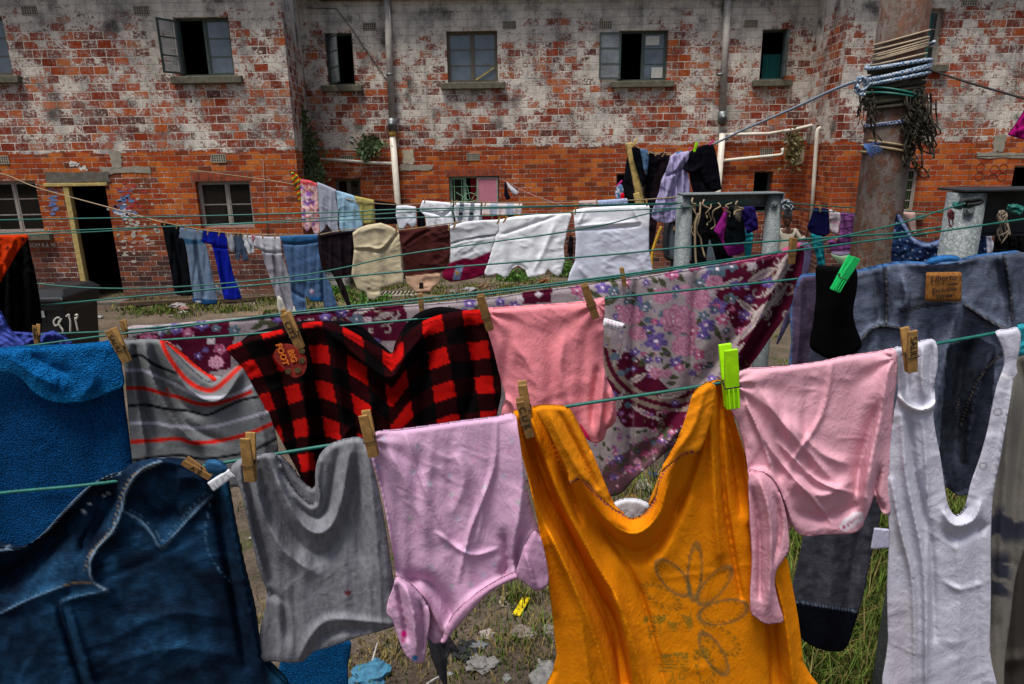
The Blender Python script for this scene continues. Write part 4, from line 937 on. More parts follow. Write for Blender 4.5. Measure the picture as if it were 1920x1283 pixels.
# grey T-shirt
J2 = [(432, 882), (442, 866), (460, 856), (485, 852), (512, 850), (522, 862), (534, 890), (552, 918), (572, 938), (585, 946), (592, 935), (591, 905), (592, 878), (600, 852), (620, 833), (650, 822), (682, 824), (697, 870), (712, 930), (724, 1000), (733, 1060), (741, 1110), (742, 1168), (715, 1183), (680, 1192), (640, 1206), (610, 1216), (588, 1222), (568, 1240), (540, 1243), (515, 1240), (490, 1240), (484, 1222), (488, 1180), (496, 1145), (500, 1108), (488, 1080), (478, 1040), (466, 985), (455, 935), (444, 905)]
def grey_paint(p):
    p.put(sst(.4, .7, fbm(p.x/4, p.y/14, 6, 2))*.35, '#505157')
    p.ell(652, 1112, 6, 5, 0, '#6a1f25', .9); p.line([(560, 1238), (582, 1195), (610, 1165), (650, 1163), (740, 1172)], 1.5, '#3a3a40', op=.6); p.line([(596, 850), (598, 900), (603, 935), (590, 960)], 1.3, '#3c3c42', op=.6)
o = cloth('t_shirt', J2, YG, '#7d7e84', 'plain heather grey T-shirt with a sagging neckline and small red stain', 'T-shirt', FR, step=3, paint=grey_paint, gap=.02,
      folds=[([(500, 856), (530, 920), (560, 975), (592, 1000), (622, 985), (642, 930), (655, 850)], 13, .014), ([(520, 868), (548, 935), (585, 968), (610, 955), (622, 905), (632, 850)], 8, -.011), ([(482, 860), (505, 930), (545, 1000), (595, 1040), (640, 1010), (668, 900)], 18, -.012),
             ([(470, 865), (490, 950), (530, 1030), (590, 1075)], 13, .01), ([(690, 840), (700, 960), (712, 1080), (715, 1170)], 20, .012), ([(668, 850), (672, 950), (680, 1050)], 14, -.010), ([(460, 880), (480, 980), (505, 1090)], 9, -.012), ([(450, 880), (468, 980), (496, 1080)], 6, .010),
             ([(560, 1238), (582, 1195), (612, 1165), (660, 1163), (740, 1172)], 9, .008), ([(575, 1240), (598, 1205), (630, 1185), (700, 1182)], 8, -.008), ([(500, 1108), (530, 1130), (540, 1200)], 10, -.012), ([(520, 1110), (545, 1160), (550, 1230)], 10, .008), ([(600, 860), (597, 900), (600, 940)], 5, .006)],
      wr=(.002, 44, .1, 3), edge=7, fk=1.0, drape=(.003, 50))
cloth('collar_lining', [(515, 852), (540, 868), (565, 900), (588, 915), (595, 880), (612, 850), (640, 835), (625, 960), (585, 975), (545, 930)], (1.085, 1.21), '#6d6e74', parent=o, step=4, gap=.006, wr=(.002, 30, 0, 2))
# pale pink spotted vest
J3 = [(683, 824), (690, 816), (712, 808), (735, 806), (800, 798), (870, 788), (930, 781), (964, 777), (972, 810), (982, 880), (996, 950), (1012, 1000), (1022, 1040), (1029, 1090), (1018, 1106), (1002, 1107), (985, 1094), (968, 1082), (948, 1086), (922, 1102), (895, 1130), (868, 1158), (845, 1182), (834, 1190), (826, 1204), (812, 1206), (802, 1196), (799, 1215), (796, 1240), (782, 1244), (764, 1232), (752, 1210), (744, 1185), (738, 1166), (726, 1152), (725, 1135), (733, 1108), (742, 1080), (737, 1040), (728, 990), (716, 930), (702, 880)]
def spots(p):
    rs = random.Random(3)
    for k in range(52): p.ell(rs.uniform(700, 990), rs.uniform(820, 1100), 4.2, 5, 0, rs.choice(['#cf9fc0', '#c58cb0', '#9fb9b0', '#a7b5cc', '#c98fae']), .55)
    for P in ([(685, 824), (700, 880), (716, 940), (730, 1005), (741, 1070)], [(742, 1078), (770, 1100), (800, 1120), (815, 1160), (832, 1188)], [(834, 1188), (860, 1145), (895, 1115), (930, 1090), (965, 1075)]): p.line(P, 3, '#cf86a6', op=.6, dash=5)
    p.line([(792, 1150), (806, 1175), (834, 1190)], 2, '#b87a98', op=.5); p.ell(757, 1189, 5.5, 7, 0, '#c81e78'); p.ell(755, 1201, 3, 3.4, 0, '#c81e78'); p.ell(778, 1234, 6, 5, 0, '#2b6fa0')
    p.line([(760, 1160), (780, 1195), (795, 1218)], 2.5, '#c7829f', op=.5, dash=5)
lv = cloth('baby_vest', J3, YG, '#c9a2bf', 'pale pink baby vest with faint coloured spots, hung upside down', 'baby vest', FR, step=3, paint=spots, gap=.02,
      folds=[([(690, 826), (720, 940), (742, 1075)], 5, .006), ([(742, 1078), (770, 1100), (800, 1125), (832, 1188)], 6, .008), ([(760, 1085), (800, 1090), (835, 1130), (850, 1170)], 14, -.012), ([(968, 790), (980, 900), (960, 1050)], 24, .014), ([(945, 1000), (952, 1050), (945, 1085)], 11, -.014),
             ([(1000, 1000), (985, 1050), (990, 1092)], 6, .008), ([(975, 1000), (970, 1050), (975, 1080)], 7, -.01), ([(834, 1188), (860, 1145), (895, 1112), (960, 1074)], 6, .007), ([(760, 1130), (775, 1180), (790, 1235)], 12, .012), ([(785, 1120), (800, 1160), (800, 1200)], 7, -.012), ([(740, 1090), (745, 1130), (738, 1160)], 6, -.008),
             ([(720, 830), (760, 900), (800, 1000)], 12, .005), ([(850, 850), (870, 900), (850, 960)], 12, .004), ([(880, 860), (905, 930), (895, 1010)], 9, .004), ([(760, 815), (790, 900), (840, 1010)], 5, .004), ([(930, 790), (925, 880), (880, 1000), (860, 1090)], 5, .005), ([(820, 1000), (880, 1040), (930, 1030)], 5, .004)],
      wr=(.0026, 48, 1.15, 2.6), drape=(.005, 70), fk=1.5, pegs=[(690, 826, 90, 9, .004)], edge=7)
cloth('sleeve', [(743, 1082), (756, 1086), (775, 1100), (792, 1118), (803, 1140), (806, 1165), (800, 1198), (797, 1222), (792, 1242), (778, 1243), (762, 1230), (750, 1206), (742, 1182), (735, 1162), (725, 1150), (727, 1128), (736, 1104)], YG1, '#bf98b5', parent=lv, step=3, gap=.014, edge=8, fk=1.5, wr=(.002, 30, 1.2, 3), folds=[([(760, 1100), (775, 1150), (782, 1225)], 9, .010), ([(745, 1100), (755, 1150), (765, 1200)], 5, -.008), ([(788, 1130), (795, 1170), (792, 1220)], 5, -.008)],
      paint=lambda p: (p.line([(760, 1160), (778, 1193), (795, 1216)], 2.2, '#b87a98', op=.6, dash=5), p.line([(728, 1130), (740, 1138), (758, 1142)], 2, '#b87a98', op=.6, dash=4), p.ell(757, 1189, 5.5, 7, 0, '#c81e78'), p.ell(755, 1201, 3, 3.4, 0, '#c81e78'), p.ell(778, 1234, 6, 5, 0, '#2b6fa0')))
cloth('leg_binding', [(832, 1189), (845, 1160), (868, 1134), (895, 1112), (930, 1090), (966, 1074), (972, 1084), (948, 1094), (920, 1110), (892, 1138), (862, 1170), (845, 1190), (834, 1206), (826, 1204)], YG1, '#b58aa6', parent=lv, step=3, gap=.006, wr=(0, 9, 0, 1))
cloth('sleeve', [(968, 1078), (975, 1050), (985, 1020), (1000, 995), (1012, 1004), (1022, 1040), (1029, 1088), (1018, 1104), (1003, 1106), (988, 1096)], YG1, '#b48ba8', parent=lv, step=3, gap=.012, edge=8, wr=(.002, 30, 1.2, 3), folds=[([(985, 1040), (995, 1070), (1003, 1100)], 5, .008)])
cloth('rag', [(802, 1192), (835, 1188), (846, 1200), (863, 1226), (848, 1222), (838, 1240), (838, 1290), (825, 1272), (812, 1240)], 1.3, '#3f3e42', 'dark grey sleeve end dangling below the spotted pink vest', 'cloth', step=3, folds=[([(812, 1195), (825, 1240), (835, 1285)], 5, .01), ([(830, 1195), (838, 1230)], 4, -.01)], wr=(.002, 20, 1.4, 3))
# orange T-shirt
J4 = [(962, 777), (975, 768), (990, 766), (1012, 760), (1045, 760), (1066, 765), (1078, 782), (1098, 822), (1118, 866), (1138, 915), (1152, 945), (1166, 962), (1182, 972), (1200, 968), (1216, 955), (1228, 930), (1236, 895), (1250, 862), (1268, 828), (1286, 790), (1296, 752), (1304, 732), (1322, 719), (1355, 713), (1364, 735), (1378, 790), (1394, 840), (1408, 900), (1414, 960), (1430, 1010), (1462, 1045), (1476, 1048), (1484, 1090), (1497, 1160), (1506, 1240), (1514, 1330), (1056, 1330), (1044, 1230), (1030, 1110), (1012, 1000), (992, 905), (972, 830)]
PUR = '#5d2b52'
def flower_print(p):
    g1 = '#6f5a1c'
    p.put(sst(.25, .6, 1-p.y/1e9)*0, g1)
    for (cx, cy, rx, ry, rot, dsh) in ((1262, 1084, 20, 42, -.75, 0), (1303, 1072, 13, 50, .06, 0), (1340, 1098, 18, 44, .72, 0), (1356, 1148, 22, 46, 1.35, 0), (1352, 1200, 20, 40, 2.2, 1), (1338, 1226, 17, 44, 2.6, 0), (1240, 1118, 16, 40, -1.05, 1), (1322, 1250, 16, 36, 3.0, 1)):
        c_, s_ = math.cos(rot), math.sin(rot); dx = p.x-cx; dy = p.y-cy; u = (dx*c_+dy*s_)/rx; v = (-dx*s_+dy*c_)/ry
        r = np.hypot(u, v); th = np.arctan2(v, u); a = 1-sst(1.3, 3, np.abs(r-1)*rx)
        if dsh: a = a*(np.sin(th*16) > -.2)
        p.put(a*(.55+.45*fbm(p.x/18, p.y/18, 2)), g1 if dsh else '#5a5638', .85)
        r2 = np.abs(r-.78)*rx; p.put((1-sst(.9, 2.2, r2))*(np.sin(th*20) > 0), g1, .55)
    for (x0, y0, x1, y1, o_) in ((1207, 1150, 1262, 1168, .75), (1215, 1172, 1240, 1200, .75), (1250, 1160, 1300, 1182, .6), (1268, 1150, 1296, 1165, .6), (1235, 1222, 1290, 1262, .7), (1255, 1262, 1286, 1278, .6), (1300, 1215, 1330, 1235, .5)):
        mk = ((p.x > x0) & (p.x < x1) & (p.y > y0+.12*(x1-p.x)) & (p.y < y1+.12*(p.x-x0)*0+3*np.sin(p.x/5))).astype(float)
        p.put(mk*(fbm(p.x/3, p.y/9, 4) > .42)*(np.sin(p.y*1.1) > -.7), '#6d6a22', o_)
    for P in ([(1068, 905), (1085, 900), (1100, 910), (1120, 930), (1150, 955), (1182, 972)], [(1182, 972), (1206, 965), (1226, 940), (1236, 900), (1262, 868), (1285, 850), (1308, 846)]): p.line(P, 2.1, PUR, dash=5, soft=1)
    p.line([(1080, 930), (1115, 955), (1150, 985), (1190, 995), (1225, 970), (1250, 925)], 1, '#b5600c', dash=5, op=.7)
o = cloth('t_shirt', J4, (1.075, 1.205), '#d9800a', 'bright orange T-shirt with a faded flower print and purple stitched hems', 'T-shirt', FR, step=3, paint=flower_print, gap=.03,
      folds=[([(1040, 770), (1065, 860), (1100, 930), (1150, 985), (1195, 1000), (1235, 965), (1255, 900), (1290, 820), (1310, 740)], 15, .016), ([(1060, 840), (1110, 960), (1180, 1035), (1240, 1010), (1275, 930)], 20, -.014), ([(985, 800), (1020, 920), (1085, 1050), (1140, 1160), (1185, 1310)], 16, -.030), ([(1000, 790), (1045, 920), (1110, 1045), (1170, 1150), (1215, 1310)], 12, .012), ([(968, 800), (1000, 930), (1060, 1060), (1110, 1180), (1150, 1310)], 9, .010),
             ([(964, 790), (990, 900), (1015, 1010), (1040, 1150)], 9, .012), ([(1140, 1130), (1160, 1200), (1165, 1300)], 10, -.014), ([(1152, 1120), (1176, 1200), (1190, 1300)], 8, .011), ([(1030, 1000), (1080, 1120), (1110, 1320)], 20, .012), ([(1350, 720), (1372, 830), (1390, 960)], 12, -.012), ([(1325, 725), (1335, 830), (1342, 960), (1350, 1050)], 15, .011), ([(1390, 850), (1408, 960), (1440, 1080), (1460, 1300)], 10, -.016), ([(1405, 900), (1432, 1020), (1470, 1150), (1490, 1300)], 12, .014), ([(1375, 760), (1398, 870), (1405, 980)], 6, .010), ([(1300, 930), (1260, 1010), (1230, 1060)], 18, .006), ([(1012, 766), (1036, 830), (1060, 900), (1090, 980)], 6, -.012), ([(985, 772), (1010, 850), (1050, 960), (1090, 1060)], 5, -.010), ([(1330, 722), (1322, 800), (1300, 880), (1270, 960)], 6, -.009), ([(1350, 720), (1352, 830), (1362, 960), (1390, 1120)], 5, -.009), ([(1130, 990), (1200, 1110), (1250, 1300)], 6, -.006), ([(1410, 1000), (1440, 1160), (1450, 1300)], 5, -.009), ([(990, 775), (1015, 850)], 7, .009)],
      wr=(.002, 70, 1.3, 3.5), edge=8, seed=2, fk=1.6, drape=(.003, 90))
def slv1(p): p.line([(1069, 906), (1085, 899), (1102, 908), (1120, 928), (1150, 955), (1182, 970)], 2.2, PUR, dash=5, soft=1); p.line([(1066, 885), (1085, 878), (1105, 880)], 1, '#b5600c', dash=4)
cloth('sleeve', [(1005, 765), (1045, 760), (1068, 768), (1086, 800), (1108, 845), (1132, 903), (1150, 945), (1180, 969), (1150, 955), (1125, 932), (1102, 909), (1086, 900), (1069, 908), (1064, 885), (1048, 850), (1028, 810)], YG1, '#d88214', parent=o, step=3, paint=slv1, gap=.012, folds=[([(1030, 775), (1060, 840), (1100, 905)], 9, .007), ([(1050, 775), (1090, 850), (1120, 915)], 4, -.007)], wr=(.0015, 30, 1, 3))
def slv2(p): p.line([(1310, 848), (1285, 850), (1262, 868), (1240, 890), (1228, 935), (1206, 962)], 2.2, PUR, dash=5, soft=1); p.line([(1245, 862), (1275, 840), (1305, 832)], 1, '#b5600c', dash=4)
cloth('sleeve', [(1296, 750), (1306, 730), (1335, 718), (1340, 760), (1325, 815), (1310, 848), (1285, 850), (1262, 868), (1240, 890), (1230, 930), (1215, 950), (1232, 905), (1246, 868), (1268, 828), (1284, 790)], YG1, '#d88214', parent=o, step=3, paint=slv2, gap=.012, folds=[([(1320, 735), (1300, 800), (1270, 845)], 8, .006)], wr=(.0015, 30, 1, 3))
m = cloth('white_cloth', [(1150, 945), (1165, 936), (1185, 934), (1205, 938), (1218, 950), (1200, 975), (1170, 985), (1150, 965)], 1.3, '#c7c9d0', 'corner of a white cloth showing in the orange shirt neckline', 'cloth', step=3, wr=(.002, 20, 0, 2))
# pink long sleeved vest
J5 = [(1370, 702), (1385, 697), (1405, 690), (1420, 689), (1480, 685), (1540, 677), (1580, 668), (1620, 662), (1655, 657), (1680, 656), (1682, 700), (1676, 760), (1672, 830), (1668, 900), (1672, 955), (1660, 965), (1648, 950), (1640, 932), (1632, 950), (1622, 975), (1616, 990), (1600, 1000), (1575, 1002), (1540, 1003), (1515, 1006), (1496, 1000), (1484, 985), (1478, 1010), (1480, 1030), (1470, 1048), (1456, 1070), (1453, 1095), (1460, 1130), (1469, 1163), (1455, 1169), (1436, 1170), (1420, 1160), (1408, 1148), (1407, 1110), (1410, 1050), (1406, 980), (1404, 900), (1398, 850), (1384, 795), (1366, 757)]
def pk2(p):
    p.line([(1368, 758), (1385, 798), (1400, 850), (1405, 920), (1408, 1040), (1408, 1145)], 2.6, '#cf8fa5', op=.7, dash=5); p.line([(1404, 885), (1430, 884), (1455, 905), (1472, 935), (1478, 965), (1494, 995)], 3, '#cf8fa5', op=.7, dash=5)
    p.line([(1409, 1140), (1430, 1158), (1465, 1157)], 2, '#c2788f', op=.6); p.line([(1510, 1000), (1560, 998), (1612, 975)], 2, '#bd7188', op=.6)
    p.poly([(1572, 990), (1582, 975), (1604, 958), (1618, 962), (1618, 975), (1598, 990), (1585, 998)], '#d9cdd6'); p.line([(1590, 985), (1612, 968)], 2.2, '#a52a60', dash=4, soft=.8); p.ell(1582, 989, 3, 4, .5, '#a52a60')
pv = cloth('baby_vest', J5, YG, '#d8a2b0', 'plain pink long sleeved baby vest, hung upside down right of the orange shirt', 'baby vest', FR, step=3, paint=pk2, gap=.02,
      folds=[([(1404, 888), (1430, 884), (1455, 905), (1472, 940), (1490, 990)], 6, .009), ([(1415, 905), (1440, 925), (1455, 980), (1460, 1040)], 13, -.012), ([(1435, 1000), (1440, 1080), (1450, 1150)], 11, .010), ([(1400, 850), (1406, 950), (1408, 1100)], 5, .007), ([(1668, 680), (1650, 780), (1630, 880), (1620, 960)], 16, .012), ([(1645, 760), (1615, 860), (1605, 930)], 14, -.010), ([(1648, 880), (1640, 930), (1655, 955)], 7, -.012), ([(1480, 790), (1540, 850), (1590, 870)], 12, .005), ([(1440, 760), (1500, 830), (1560, 900)], 11, .005), ([(1480, 900), (1540, 930), (1600, 900)], 16, .007), ([(1495, 960), (1550, 970), (1610, 945)], 12, -.008), ([(1400, 760), (1450, 850), (1520, 930), (1560, 980)], 5, .005), ([(1560, 680), (1540, 780), (1480, 870)], 5, .004), ([(1460, 830), (1530, 900), (1600, 925)], 5, .005), ([(1390, 730), (1430, 830), (1450, 890)], 4, .004), ([(1410, 715), (1460, 780), (1500, 860)], 16, .004)],
      wr=(.0026, 48, .75, 3), drape=(.004, 80), fk=1.6, pegs=[(1372, 720, 110, 9, .005), (1680, 670, 120, 8, .004)], edge=7, seed=8)
cloth('sleeve', [(1404, 890), (1420, 884), (1438, 890), (1455, 910), (1466, 935), (1474, 965), (1478, 995), (1480, 1028), (1470, 1048), (1456, 1070), (1453, 1095), (1460, 1130), (1469, 1163), (1455, 1169), (1436, 1170), (1420, 1160), (1409, 1148), (1407, 1110), (1411, 1050), (1407, 980)], YG1, '#cf99a8', parent=pv, step=3, gap=.014, edge=8, fk=1.5, wr=(.002, 30, 1.2, 3), folds=[([(1425, 900), (1442, 960), (1446, 1040), (1440, 1140)], 9, .010), ([(1412, 920), (1424, 1000), (1424, 1120)], 6, -.009), ([(1455, 930), (1462, 990), (1450, 1060)], 5, -.008)],
      paint=lambda p: (p.line([(1404, 890), (1420, 884), (1438, 890), (1455, 910), (1474, 965)], 3, '#c2788f', op=.6, dash=5), p.line([(1409, 1140), (1430, 1156), (1465, 1156)], 2, '#b87288', op=.7)))
# white romper
J6 = [(1676, 655), (1690, 650), (1702, 646), (1722, 640), (1740, 636), (1752, 638), (1758, 652), (1758, 690), (1752, 720), (1754, 752), (1750, 775), (1754, 810), (1762, 850), (1768, 890), (1774, 930), (1780, 952), (1790, 966), (1802, 962), (1812, 945), (1822, 905), (1838, 860), (1852, 810), (1862, 760), (1870, 725), (1880, 698), (1884, 680), (1880, 652), (1868, 622), (1888, 617), (1908, 614), (1914, 628), (1912, 655), (1906, 685), (1908, 702), (1900, 712), (1896, 740), (1886, 800), (1874, 870), (1862, 930), (1858, 1010), (1858, 1120), (1856, 1220), (1858, 1330), (1668, 1330), (1666, 1200), (1664, 1100), (1668, 1000), (1663, 930), (1668, 850), (1676, 780), (1684, 740), (1682, 700)]
def romp(p):
    for P in ([(1678, 658), (1686, 700), (1684, 745), (1674, 800), (1668, 900), (1670, 1000)], [(1756, 655), (1754, 720), (1752, 760), (1756, 830), (1768, 900), (1780, 955), (1790, 966)], [(1868, 720), (1854, 800), (1836, 868), (1820, 920)], [(1665, 1010), (1668, 1150), (1668, 1320)]): p.line(P, 1.6, '#a9a4b8', op=.35, dash=4)
    p.line([(1686, 742), (1700, 758), (1722, 768), (1742, 765), (1754, 752)], 3.2, '#e9e8ee'); p.line([(1880, 703), (1893, 708), (1908, 705)], 3, '#e9e8ee'); p.ell(1712, 1085, 2, 1.6, 0, '#5a4a4a'); p.put(sst(20, 70, 60-np.abs(p.x-1690))*sst(1080, 1150, p.y)*.3, '#b08e96')
    for cx, cy in ((1871, 773), (1843, 874)): p.ell(cx, cy, 7.5, 6, 0, '#8d8c93', ring=1.6); p.ell(cx, cy, 4, 3, 0, '#bdbcc4')
o = cloth('romper', J6, YG, '#bdbdca', 'white sleeveless baby romper with shoulder straps and metal snaps', 'romper', FR, step=3, paint=romp, gap=.02,
      folds=[([(1686, 742), (1700, 758), (1722, 768), (1742, 765), (1754, 752)], 5, .010), ([(1698, 660), (1702, 700), (1700, 740)], 6, -.008), ([(1730, 650), (1728, 700), (1732, 750)], 7, .008), ([(1748, 645), (1745, 700), (1748, 745)], 5, -.006), ([(1690, 780), (1700, 900), (1730, 1050), (1735, 1200), (1735, 1320)], 8, .009), ([(1705, 780), (1715, 880), (1745, 1020), (1752, 1200)], 8, -.009), ([(1672, 900), (1690, 1000), (1712, 1100), (1715, 1300)], 7, .008), ([(1730, 790), (1738, 900), (1740, 1080), (1735, 1300)], 5, .006), ([(1768, 960), (1790, 985), (1825, 975), (1840, 940)], 9, .010), ([(1772, 1000), (1800, 1010), (1850, 985)], 10, -.008), ([(1790, 990), (1800, 1100), (1790, 1320)], 14, .006), ([(1835, 980), (1830, 1100), (1838, 1320)], 12, -.006), ([(1770, 1090), (1800, 1105), (1840, 1095)], 6, .003), ([(1900, 720), (1880, 820), (1862, 920)], 5, .006)],
      wr=(.002, 40, 1.2, 3), edge=7, seed=5, fk=1.15)
cloth('care_label', [(1640, 990), (1667, 992), (1668, 1028), (1633, 1030)], 1.13, '#a9a8bd', 'blank pale label beside the white romper', 'label', step=2, curve=False, wr=(0, 1, 0, 1), gap=.0008, bulge=.0005, edge=2, top=1)
def blot(p):
    p.put(sst(.45, .55, fbm(p.x/22, p.y/26, 8, 3))*sst(0, 25, 45-np.abs(p.y-985))*sst(0, 30, 60-np.abs(p.x-1890)), '#252a3d', .9); p.put(sst(.4, .5, fbm(p.x/30-p.y/20, p.y/15, 4, 3))*sst(0, 25, 55-np.abs(p.y-1080))*sst(0, 20, 30-np.abs(p.x-1875)), '#252a3d', .9)
cloth('fleece_blanket', [(1895, 690), (1915, 645), (1940, 630), (1990, 620), (1990, 900), (1960, 960), (1930, 1010), (1905, 1080), (1895, 1160), (1884, 1240), (1878, 1330), (1840, 1330), (1846, 1100), (1852, 950), (1868, 870), (1884, 780)], (1.24, 1.3), '#7b776f', 'fuzzy grey fleece blanket with smudged navy letters at the right edge', 'blanket', FR, step=4, kind='fleece', paint=blot, gap=.03, drape=(.008, 50), folds=[([(1900, 700), (1885, 900), (1870, 1150)], 15, .012)])
cloth('fleece_blanket', [(1900, 1000), (1990, 880), (1990, 1330), (1872, 1330), (1880, 1200)], 1.6, '#3c3834', 'dark folded blanket behind the grey fleece at the bottom right corner', 'blanket', step=6, kind='fleece', folds=[([(1880, 1240), (1930, 1230), (1990, 1200)], 12, .012)], drape=(.01, 60))
cloth('jumper', [(1896, 625), (1908, 610), (1925, 606), (1990, 600), (1990, 660), (1925, 665), (1906, 668), (1904, 640)], 1.2, '#2b8a9a', 'teal knitted top just showing behind the romper strap', 'top', step=3, kind='fleece', wr=(.004, 14, .5, 2))
# ------------------------------------------------------------------ second line
SE = 'clothes on the second line'
def towel(p): p.line([(-60, 693), (0, 690), (40, 702), (75, 738), (120, 755), (165, 750), (228, 724)], 9, '#1d7fb5', op=.0)
cloth('towel', [(-90, 662), (0, 655), (60, 650), (130, 648), (200, 640), (216, 640), (226, 690), (234, 760), (242, 820), (248, 880), (252, 960), (258, 1060), (262, 1180), (200, 1200), (-90, 1200)], YH, '#083c6a', 'large royal blue terry towel folded over the second line on the left', 'towel', SE, step=5, kind='terry', gap=.02, drape=(.006, 120), wr=(.004, 90, 1.3, 2), top=14)
tw = bpy.data.objects[-1] if False else [o_ for o_ in COL.objects if o_.name == 'towel'][0]
def flap(p):
    p.line([(-60, 694), (0, 694), (38, 702), (70, 733), (90, 748), (125, 753), (165, 748), (235, 724)], 11, '#12649c', soft=3); p.line([(-60, 682), (0, 682), (44, 692), (80, 722), (125, 740), (165, 735), (232, 712)], 1.2, '#0c5a8c')
cloth('towel_flap', [(-90, 664), (0, 652), (60, 648), (130, 646), (195, 640), (212, 632), (222, 650), (228, 690), (231, 724), (200, 738), (165, 752), (125, 757), (92, 752), (62, 735), (36, 708), (0, 698), (-90, 694)], (1.48, 1.58), '#0b5690', parent=tw, step=3, kind='terry', paint=flap, gap=.02, edge=9, folds=[([(20, 670), (60, 700), (110, 725)], 16, .010), ([(165, 690), (175, 715), (150, 745)], 14, .008), ([(60, 665), (100, 690), (135, 700)], 12, -.008)], wr=(.004, 50, .5, 2), top=16)  # flap given a lighter blue than the towel, light on top put into colour
cloth('towel', [(536, 1218), (600, 1205), (655, 1200), (652, 1250), (640, 1330), (520, 1330)], 1.5, '#0a4676', 'lower corner of a blue terry towel below the grey T-shirt', 'towel', step=4, kind='terry', gap=.015, top=0)
# striped shirt
S1 = [(230, 642), (245, 638), (275, 636), (302, 638), (315, 648), (335, 668), (352, 686), (372, 703), (388, 714), (402, 716), (425, 700), (445, 684), (456, 682), (472, 712), (490, 745), (504, 775), (515, 808), (522, 850), (520, 905), (248, 915), (248, 870), (244, 820), (240, 770), (234, 700)]
RS = '#b81f16'
def stripes(p):
    for P, w_, c_ in (([(233, 676), (262, 666), (290, 684), (330, 700)], 2.6, '#16161a'), ([(236, 695), (262, 694), (290, 704), (330, 722), (380, 745), (440, 740), (480, 718)], 3, '#a9a9b6'),
                      ([(236, 728), (272, 729), (305, 738), (335, 745), (370, 757), (400, 758), (430, 750), (470, 735)], 3.6, RS), ([(238, 762), (272, 759), (312, 767), (350, 770), (388, 778), (420, 765), (455, 750), (498, 742)], 2.8, '#16161a'),
                      ([(240, 795), (285, 793), (330, 800), (390, 801), (440, 790), (510, 770)], 3, '#a9a9b6'), ([(242, 829), (290, 826), (335, 823), (365, 831), (420, 825), (470, 812), (520, 790)], 3.8, RS), ([(246, 864), (290, 858), (340, 854), (380, 861), (430, 855), (470, 846), (520, 822)], 2.8, '#16161a'), ([(248, 893), (340, 886), (420, 890), (520, 860)], 3, '#a9a9b6')): p.line(P, w_, c_, soft=1.2)
    p.line([(304, 640), (312, 662), (332, 692), (352, 714), (375, 728), (400, 731), (425, 712), (440, 697), (455, 684)], 4.2, '#c9281c', soft=1.2)
o = cloth('striped_shirt', S1, YH, '#6f7274', 'grey shirt with thin red, black and white stripes and a red neck trim', 'shirt', SE, step=3, paint=stripes, gap=.02,
      folds=[([(300, 645), (340, 715), (385, 750), (420, 745), (450, 700)], 10, .012), ([(285, 645), (310, 710), (350, 765), (385, 775)], 12, -.010), ([(270, 642), (290, 720), (335, 800), (370, 835)], 10, .012), ([(252, 645), (270, 740), (300, 830)], 9, -.010), ([(240, 650), (255, 740), (275, 850)], 8, .008), ([(300, 700), (345, 790), (420, 830)], 10, -.008), ([(470, 740), (490, 800), (500, 870)], 16, .008)], wr=(.002, 50, 1, 3), seed=4, fk=1.4)
def bc(p): p.line([(305, 640), (335, 660), (365, 684), (392, 703), (402, 712)], 4.5, '#c9281c', soft=1.2)
cloth('back_collar', [(300, 638), (318, 642), (345, 664), (372, 688), (395, 703), (420, 708), (402, 732), (372, 728), (340, 702), (315, 665)], (1.54, 1.64), '#83878a', parent=o, step=3, paint=bc, gap=.006, folds=[([(320, 655), (360, 700), (395, 722)], 6, .008)])
# plaid shirt
T1 = [(425, 655), (448, 642), (472, 631), (500, 624), (540, 615), (570, 606), (602, 603), (630, 608), (660, 622), (690, 640), (715, 655), (734, 664), (742, 640), (762, 620), (790, 604), (820, 592), (850, 585), (880, 582), (906, 583), (912, 610), (920, 640), (930, 675), (938, 710), (940, 740), (932, 780), (935, 800), (900, 830), (800, 850), (690, 850), (640, 880), (604, 920), (588, 924), (572, 912), (556, 880), (540, 850), (520, 812), (498, 775), (475, 725), (455, 690)]
topx = np.array([425, 470, 520, 560, 602, 640, 690, 735, 765, 800, 850, 905, 940]); topy = np.array([652, 634, 622, 610, 606, 618, 650, 690, 650, 622, 606, 600, 598])
def plaid(p):
    x, y = p.x, p.y; ty = np.interp(x, topx, topy); lean = np.interp(x, [425, 480, 560, 640, 735, 800, 900, 940], [.62, .55, .28, .16, .10, .14, .16, .1])
    u = x-lean*(y-ty)+6*fbm(x/60, y/60, 2); v = (y-ty)*np.interp(x, [425, 600, 940], [.95, 1.0, 1.02])+5*fbm(x/70, y/50, 9)
    S = 38; a = np.mod(u-428+S*.25, 2*S) < S; b_ = np.mod(v+24, 2*S*.88) < S*.88
    p.c[:] = np.array(srgb('#050405')); p.put((a ^ b_).astype(float), '#230306'); p.put((a & b_).astype(float), '#b8110d')
    p.put((fbm(x/2.5, y/2.5, 3, 2)-.3)*.35, '#120204')
    ty2 = y-ty; p.line([(560, 608), (602, 612), (660, 632), (700, 655), (735, 672), (748, 645), (790, 612), (850, 594), (905, 588)], 1.3, '#2a0408', op=.8)
PL_F = [([(602, 608), (660, 660), (710, 700), (738, 705), (760, 670), (800, 620)], 14, .014), ([(640, 650), (690, 710), (735, 745), (770, 720), (810, 660)], 18, -.013), ([(620, 640), (640, 760), (650, 860)], 15, .012), ([(590, 640), (600, 780), (600, 900)], 16, -.013), ([(560, 650), (575, 780), (580, 900)], 12, .012), ([(520, 650), (540, 760), (560, 860)], 14, -.010), ([(800, 640), (790, 740), (800, 840)], 14, -.010), ([(840, 640), (850, 740), (870, 820)], 16, .010), ([(880, 600), (890, 700), (870, 790)], 12, -.012), ([(700, 740), (690, 800), (700, 850)], 14, .010), ([(660, 800), (630, 840), (600, 900)], 12, .011)]
